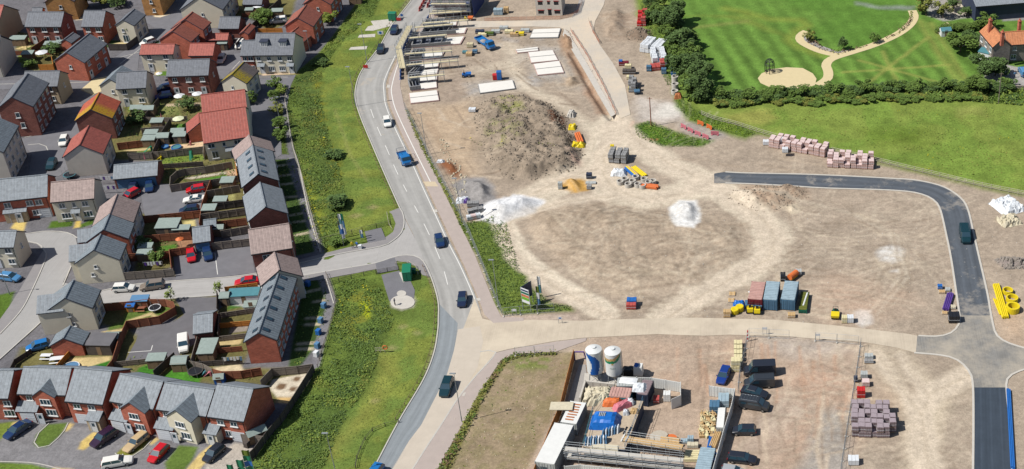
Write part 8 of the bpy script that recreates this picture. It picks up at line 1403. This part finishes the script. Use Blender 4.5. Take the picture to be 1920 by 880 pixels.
net([(908, 40), (960, 38), (1060, 36), (1084, 26), (1092, 4)], 'orange mesh fence along the north side of the haul road'); net([(1070, 58), (1100, 104), (1130, 160), (1156, 216)], 'orange mesh fence along the long haul road kerb'); net([(1104, 40), (1112, 62), (1124, 82)], 'orange mesh fence at the haul road junction'); net([(940, 73), (995, 73)], 'orange mesh beside the material stacks') if 0 else None
def heras(px, label, h=2.0, group='wire mesh site fences'):
 pts = PS(px); o0 = pts[0]; g = thing('mesh_fence', label, 'fence', tuple(o0), 0, group); T = sum((b-a).length for a, b in zip(pts, pts[1:])); q, T = resample(pts, max(2, int(T/3)+1), False)
 for i, (a, c) in enumerate(zip(q, q[1:])):
  d = c-a; L = d.length; k = ('her', round(L, 1))
  if k not in WM:
   b = MB(); [b.bar((x, 0, .1), (x, 0, h), .03, 4) for x in (.05, L-.05)]; [b.bar((.05, 0, z), (L-.05, 0, z), .025, 4) for z in (.15, h*.5, h)]; [b.bar((L*j/14, 0, .15), (L*j/14, 0, h), .006, 3, cap=False) for j in range(1, 14)]; f = MB(); f.box(-.12, .12, -.3, .3, 0, .14); WM[k] = (b.mesh('panel', 'galv'), f.mesh('foot', 'concrete'))
  p, f = WM[k]; ob('panel', p, g, a-o0, math.atan2(d.y, d.x)); ob('foot', f, g, a-o0, math.atan2(d.y, d.x))
heras([(760, 206), (768, 222), (792, 268), (806, 298), (826, 334), (852, 386), (882, 446), (906, 504), (926, 556), (942, 592)], 'long wire mesh fence between main road and building site'); heras([(944, 594), (984, 590), (1040, 586)], 'wire mesh fence before the estate sign corner'); heras([(1404, 632), (1440, 634), (1480, 636)], 'wire mesh panels left of the yard entrance'); heras([(1528, 640), (1570, 643), (1610, 647)], 'wire mesh panels right of the yard entrance'); heras([(1402, 634), (1396, 672), (1388, 700), (1384, 740)], 'wire mesh fence beside the yellow block packs'); heras([(1614, 650), (1608, 690), (1600, 740), (1590, 800), (1576, 890)], 'wire mesh fence down the right side of the car park'); heras([(966, 668), (1040, 664)], 'wire mesh fence at the head of the fallow plot')
c = P(1402, 640); g = thing('marker_post', 'red and white striped post at the yard fence corner', 'post', tuple(c)); [MB().bar((0, 0, i*.4), (0, 0, i*.4+.4), .12, 6).build('stripe', 'red_plastic' if i % 2 else 'white_plastic', g) for i in range(6)]
# pipes, coils, drums
def bundle(p0, p1, n, r, m, label, name='pipe_bundle', cat='pipes', rows=2):
 A, B = P(*p0), P(*p1); d = B-A; L = d.length; g = thing(name, label, cat, (A.x, A.y, .02), math.atan2(d.y, d.x)); ms = m if isinstance(m, list) else [m]
 for i in range(n): j, k = i % (n//rows or 1), i//(n//rows or 1); ob('pipe', WM.setdefault(('pp', round(L, 1), r, ms[i % len(ms)]), MB().bar((0, 0, 0), (L, 0, 0), r, 8).mesh('pipe', ms[i % len(ms)])), g, (random.uniform(-.2, .2), j*r*2.05, r+k*r*1.75))
bundle((1890, 598), (1872, 536), 8, .16, 'yellow_plastic', 'bundle of bright yellow pipes beside the new road'); bundle((1878, 592), (1866, 562), 2, .14, 'yellow_plastic', 'two shorter yellow pipes left of the main bundle', rows=1); bundle((1778, 584), (1787, 554), 8, .16, 'purple_plastic', 'bundle of purple pipes by the new junction'); bundle((1172, 318), (1190, 334), 6, .2, ['blue_plastic', 'yellow_plastic', 'timber'], 'blue and yellow pipes beside the concrete rings'); bundle((1184, 315), (1206, 332), 3, .2, 'yellow_plastic', 'yellow pipes right of the blue and yellow ones', rows=1); bundle((1199, 352), (1232, 356), 8, .17, 'orange_plastic', 'stack of orange clay pipes below the concrete rings')
bundle((1332, 845), (1338, 815), 6, .12, 'blue_plastic', 'bright blue pipes beside the white fence'); bundle((1340, 842), (1354, 806), 8, .14, 'timber', 'long timber planks against the white fence', 'plank_stack', 'planks'); bundle((1283, 866), (1310, 866), 10, .22, 'block_yellow', 'pile of long yellow timbers by the scaffold end', 'plank_stack', 'planks'); bundle((1237, 839), (1272, 843), 6, .32, 'timber', 'roll of tan timber lying in the compound', 'timber_roll', 'timber'); bundle((1506, 580), (1514, 556), 3, .18, 'white_plastic', 'white pipes leaning right of the right container'); bundle((1403, 548), (1436, 570), 2, .1, 'white_plastic', 'pair of thin white poles before the red container', rows=1)
bundle((1888, 733), (1896, 880), 6, .12, 'blue_plastic', 'long blue pipes laid along the fresh black road'); bundle((1079, 254), (1086, 272), 6, .22, 'orange_plastic', 'orange pipes at the right edge of the spoil heap')
def ring(px, r, t, m, label, n=3, name='pipe_coil', cat='coil', group=None, h=None, z=0):
 c = P(*px); g = thing(name, label, cat, (c.x, c.y, z), 0, group); h = h or t*2*n; b = MB(); b.lathe((0, 0, 0), [(r-t*2, 0), (r, 0), (r, h), (r-t*2, h), (r-t*2, 0)], 20); b.build('coil' if 'coil' in name else 'ring', m, g); return g
ring((1889, 549), 1.0, .12, 'yellow_plastic', 'small yellow pipe coil, topmost of three'); ring((1897, 564), 1.15, .14, 'yellow_plastic', 'yellow pipe coil in the middle of three'); ring((1898, 583), 1.3, .2, 'yellow_plastic', 'largest yellow pipe coil, lowest of three'); ring((1334, 862), 1.1, .15, 'blue_plastic', 'blue pipe coil below the blue pipes')
for i, (x, y) in enumerate([(1163, 345), (1172, 340), (1178, 350), (1186, 344), (1192, 336), (1196, 350), (1208, 340), (1216, 346), (1224, 344), (1205, 352)]): ring((x, y), .75, .1, 'concrete', 'concrete ring in the jumble below the blue and yellow pipes', group='concrete rings in the jumble', name='concrete_ring', cat='ring', h=.8)
for (x, y, h_, l) in [(1266, 158, 2.2, 'tallest concrete ring stack against the hedgerow'), (1266, 168, 1.6, 'middle concrete ring stack against the hedgerow'), (1265, 176, .9, 'lowest concrete ring by the orange rubble')]: ring((x, y), .85, .12, 'concrete', l, name='concrete_ring', cat='ring', h=h_)
crumple((1272, 184), (1.8, 1.4, 1.2), 'rust', 'orange brown rubble bag at the hedge foot', 'rubble_bag', 'bag', 0, seed=60); crumple((1160, 326), (3.2, 2.4, 1.0), 'wrap_white', 'white and blue bags left of the blue and yellow pipes', 'plastic_bags', 'bags', 0, seed=61, amp=.5); crumple((1084, 274), (3.0, 1.8, .8), 'yellow_plastic', 'bright yellow bags at the foot of the spoil heap', 'yellow_bags', 'bags', 0, seed=62, amp=.5); crumple((1073, 240), (1.6, 2.2, .8), 'yellow_plastic', 'smaller yellow bundle higher on the heap edge', 'yellow_bags', 'bags', 0, seed=63, amp=.4); crumple((1071, 216), (1.8, 2.6, .9), 'concrete', 'pale rubble above the yellow bundle', 'rubble', 'rubble', 0, seed=64, amp=.6)
crumple((1889, 388), (5.2, 6.0, 1.2), 'wrap_white', 'upper white sheeted heap at the right edge by the field fence', 'sheeted_heap', 'heap', 0, 30, 65, n=16, amp=.7); crumple((1892, 416), (4.2, 3.6, 1.0), 'chalk', 'lower cream and white rubble bags at the right edge', 'rubble_bags', 'bags', 0, 20, 66, n=14, amp=.8); crumple((868, 377), (2.6, 1.8, .6), 'wrap_white', 'white sheeting beside the grey gravel heap', 'plastic_sheet', 'sheet', 0, 10, 67, amp=.5); crumple((874, 378), (1.0, 1.6, .7), 'purple_plastic', 'purple bag above the grey crates', 'bag', 'bag', 0, 10, 68); crumple((826, 304), (1.6, 1, .5), 'wrap_white', 'white bag by the brown soil patch', 'bag', 'bag', 0, 0, 69)
for (x, y, l) in [(1378, 587, 'left front'), (1387, 582, 'right rear')]: c = P(x, y); g = thing('yellow_drum', l+' yellow drum beside the containers', 'drum', tuple(c)); b = MB(); b.lathe((0, 0, 0), [(0, 0), (.72, 0), (.78, .9), (.72, 1.0), (.6, 1.02), (0, .95)], 16); b.build('barrel', 'yellow_plastic', g); ring((x, y), .8, .04, 'yellow_plastic', '', h=.1, z=.9) if 0 else None
crumple((1386, 573), (2.2, 1.8, .9), 'blue_tarp', 'dark blue tarpaulin heap behind the yellow drums', 'tarpaulin', 'tarpaulin', 0, 0, 70)
def dumper(px, rz, label, m='yellow_plastic', m2='cont_blueside', s=1.0):
 c = P(*px); g = thing('site_dumper', label, 'dumper', tuple(c), R(rz)); g.scale = (s, s, s); b = MB(); b.box(-1.2, .1, -.6, .6, .4, 1.1, 0, .1, .05); b.build('body', m, g); b = MB(); b.box(.1, 1.5, -.75, .75, .6, 1.2, 0, -.15, -.1); b.build('skip', m2, g); b = MB(); b.bar((-.5, -.5, 1.1), (-.5, -.5, 2.1), .04, 4); b.bar((-.5, .5, 1.1), (-.5, .5, 2.1), .04, 4); b.bar((-.5, -.5, 2.1), (-.5, .5, 2.1), .04, 4); b.build('roll_bar', 'black', g); b = MB(); b.box(-.7, -.3, -.25, .25, 1.1, 1.5); b.build('seat', 'black', g)
 for x in (-.8, .9):
  for y in (-.65, .65): t, r_ = wheel_mesh(.42); w_ = ob('wheel', t, g, (x, y, .42)); ob('rim', r_, w_)
dumper((1406, 582), 95, 'yellow dumper left of two before the red container'); dumper((1420, 584), 88, 'yellow dumper right of two before the red container'); dumper((1566, 593), -95, 'small green and yellow roller beside the pale patch', 'sign_green', 'yellow_plastic', .9); dumper((874, 144), 10, 'small blue mixer on the northern site', 'blue_plastic', 'blue_plastic', .8); dumper((1194, 174), -80, 'yellow handling machine beside the haul road', s=.8); dumper((878, 38), 0, 'yellow machine before the scaffolded house', 'yellow_plastic', 'orange_plastic', .8)
c = P(1487, 522); g = thing('fuel_tank', 'orange fuel tank behind the right container', 'tank', tuple(c), .9); MB().bar((-1.1, 0, .8), (1.1, 0, .8), .6, 14).build('tank', 'orange_plastic', g); MB().box(-1, 1, -.4, .4, .15, .3).build('frame', 'yellow_plastic', g)
for x, m, l, s in [(937, 'blue_plastic', 'blue portable toilet on the northern site', 2.2), (929, 'red_plastic', 'red box left of the blue portable toilet', 1.4)]: cabinet((x, 149), m, l, (1.1, 1.1, s), 5, 'portable_toilet' if s > 2 else 'tool_box', 'toilet' if s > 2 else 'box')
# reels
for px, r, m, l, t in [((1236, 824), 1.5, 'block_yellow', 'large flat wooden cable reel in the compound', .5), ((1259, 827), .95, 'orange_plastic', 'orange topped drum beside the timber roll', .5)]: c = P(*px); g = thing('cable_reel', l, 'reel', tuple(c)); MB().lathe((0, 0, 0), [(0, 0), (r, 0), (r, .12), (r*.5, .13), (r*.5, t), (r, t+.01), (r, t+.14), (0, t+.14)], 24).build('flanges', m if m != 'block_yellow' else 'rail_wood', g); MB().lathe((0, 0, 0), [(r*.55, .14), (r*.8, .2), (r*.8, t-.05), (r*.55, t)], 20).build('cable', 'black', g)
for i in range(5):
 for j in range(3): c = P(1316+j*9+i*.8, 818-i*9.5); b = MB(); [b.bar((random.uniform(-.5, .5), random.uniform(-.5, .5), k*.12+.1), (random.uniform(-.5, .5), random.uniform(.3, .9), k*.12+.2), .06, 4) for k in range(7)]; b.box(-.45, .45, -.5, .5, 0, .5); o = b.build('timber_bundle', 'block_yellow' if (i+j) % 2 else 'timber'); o.location = c; o.rotation_euler = (0, 0, random.random()); tag(o, 'yellow brown scaffold fitting bin in the store inside the white fence', 'bundle', 'bundles in the timber store')
container([(1498, 580), (1512, 578), (1503, 545)], .9, 'leaf_olive', 'sign_green', 'open green skip filled with scrap right of the containers', 'skip', 'skip'); MB() if 0 else None
# kerbside pale lumps on the haul road edge are left to the ground sheet; lifting frame and purple pipe beside silos
c = P(1078, 676); g = thing('goods_hoist', 'lilac bent pipe frame beside the hoarding head', 'frame', tuple(c)); MB().bar((0, 0, 0), (0, 0, 1.9), .12, 6).bar((0, 0, 1.9), (1.7, 0, 1.9), .12, 6).bar((1.7, 0, 1.9), (2.0, 0, .3), .12, 6).build('tube', 'purple_plastic', g)
# ================================================================ FARM AND PARK
house((1880.7, 71.6), (1855, 42), (1860, 88), 5.2, 'stone', 'clay_tile', 'old farmhouse with orange clay roof and three chimneys', name='farmhouse', pitch=42, specs={'-y': tw(3), '+y': tw(3), '-x': [], '+x': []}); house((1884, 60), (1935, 57), (1908, 84), 4.6, 'stone', 'clay_tile', 'lower farmhouse range with clay roof running off the right edge', name='farmhouse', pitch=40, specs={'-y': [('w', .28, .6, 1.4, 1.3, 2), ('w', .3, 3.0, .9, 1, 2)]})
FH = [o for o in COL.objects if o.name.startswith('farmhouse') and o.parent is None][0]
for px, z in [((1880, 63), 9.2), ((1857, 40), 9.2), ((1912, 42), 8.2)]:
 c = P(px[0], px[1], z); d = c-FH.location; hz = FH.rotation_euler[2]; b = MB(); b.box(-.45, .45, -.35, .35, -3.2, .5); b.box(-.52, .52, -.42, .42, .3, .42); [b.lathe((x, 0, 0), [(.14, .5), (.12, .95), (0, .95)], 8) for x in (-.2, .2)]; o = b.build('chimney', 'brick', FH); o.location = (d.x*math.cos(-hz)-d.y*math.sin(-hz), d.x*math.sin(-hz)+d.y*math.cos(-hz), z)
house((1815, -24), (1940, -34), (1831, 12.7), 4.4, 'cont_dark', 'slate', 'long open fronted farm barn with grey roof at the top right', name='barn', cat='barn', pitch=18, specs={}); house((1800, -30), (1812, -50), (1812, -4), 4.4, 'stone', 'slate', 'grey farm building with pale doors at the top edge', name='farm_building', cat='building', pitch=25, specs={})  # barn wall coloured dark for the shadow inside its open front
for i in range(4): A = P(1846+i*22, 27-i*1.5); b = MB(); b.box(-.15, .15, -.15, .15, 0, 4.3); o = b.build('barn_post', 'stone'); o.location = A; tag(o, 'pale post holding up the front of the open barn', 'post', 'posts of the open barn')
roofed((1846, 112), 2.8, 2.2, 2.4, 'teal_sheet', 'white_plastic', 'glazed lean-to porch at the farmhouse side', -30, 'conservatory', 'conservatory', None, True); roofed((1772, 66), 2.6, 2.0, 1.7, 'teal_sheet', 'white_plastic', 'small glass greenhouse at the end of the short park path', 10, 'greenhouse', 'greenhouse', None)
b = MB(); c = P(1798, 82); b.lathe((0, 0, 0), [(1.7, .3), (1.9, .3), (1.9, 0)], 16); o = b.build('pond_rim', 'concrete'); o.location = c; tag(o, 'round pond rim in the farmhouse garden', 'pond')
c = P(1443, 136); g = thing('park_gazebo', 'dark domed metal gazebo at the edge of the round pale clearing', 'gazebo', tuple(c)); r, H = 1.15, 2.5
for i in range(8):
 a = i*.7854; x, y = r*math.cos(a), r*math.sin(a); MB().bar((x, y, 0), (x, y, H), .09, 6).build('post', 'black', g); b = MB(); pr = (x, y, H)
 for k in range(1, 6): t = k*.314; q = (x*math.cos(t), y*math.cos(t), H+1.1*math.sin(t)); b.bar(pr, q, .06, 5); pr = q
 b.build('dome_rib', 'black', g)
b = MB(); [b.bar((r*s*math.cos(i*.3927), r*s*math.sin(i*.3927), z), (r*s*math.cos((i+1)*.3927), r*s*math.sin((i+1)*.3927), z), .06, 5) for i in range(16) for s, z in ((1, H), (1, H-.3), (.8, H+.65), (.45, H+.98))]; b.build('hoops', 'black', g); b = MB(); [b.obox((r*.8*math.cos(a), r*.8*math.sin(a), 0), (-math.sin(a), math.cos(a)), .9, .4, .35, .45) for a in (.4, 1.6, 2.8)]; b.build('bench', 'fence_dark', g)
for k, (q, l) in enumerate([([(1845, 166), (1925, 168)], 'low stone wall below the farmhouse yard')]): pts = PS(q); d = pts[1]-pts[0]; b = MB(); b.box(0, d.length, -.2, .2, 0, .9); b.box(0, d.length, -.25, .25, .9, 1.0); o = b.build('stone_wall', 'stone'); o.location = pts[0]; o.rotation_euler = (0, 0, math.atan2(d.y, d.x)); tag(o, l, 'wall')
rs = np.random.default_rng(9)
def rubble(poly, n, s, m, label, name='rubble'):
 q = region_pts(poly, n, rs); b = MB()
 for x, y in q: r_ = s*(.4+rs.random()); z = gz(x, y)-.03; a = rs.random()*3; pts = [(x+r_*math.cos(a+i*1.57)*(.7+.5*rs.random()), y+r_*math.sin(a+i*1.57)*(.7+.5*rs.random()), z-.05) for i in range(4)]; top = [(x+(p[0]-x)*.6, y+(p[1]-y)*.6, z+r_*(.5+.5*rs.random())) for p in pts]; b.face(top); [b.face([pts[i], pts[(i+1) % 4], top[(i+1) % 4], top[i]]) for i in range(4)]
 o = b.build(name, m); tag(o, label, 'rubble', kind='stuff')
mat('soil_clod', (152, 139, 123), .95, .25, 2)
rubble(HEAP, 1900, .2, 'soil_clod', 'broken clods covering the big spoil heap', 'soil_clods'); rubble(M7, 200, .35, 'stone', 'grey broken stone in a low heap at the right edge'); rubble(M3, 160, .22, 'soil_clod', 'clods on the dark heap beside the red crates', 'soil_clods'); rubble(M2, 300, .16, 'soil_clod', 'clods on the reddish bank below the new road', 'soil_clods'); rubble([(820, 260), (832, 258), (876, 330), (872, 372), (856, 372)], 90, .25, 'chalk', 'pale stones strewn inside the main road fence'); rubble([(1058, 55), (1066, 55), (1160, 220), (1148, 225)], 130, .22, 'concrete', 'pale stones along the haul road trench')
rubble([(960, 640), (2000, 640), (2000, 400), (960, 400)], 500, .1, 'concrete', 'small stones scattered over the bare site', 'stones'); rubble([(850, 680), (1060, 668), (1000, 880), (820, 880)], 260, .1, 'chalk', 'small stones on the fallow plot', 'stones'); rubble([(900, 60), (1100, 60), (1060, 170), (780, 230)], 150, .14, 'soil_clod', 'small lumps over the northern site', 'stones')
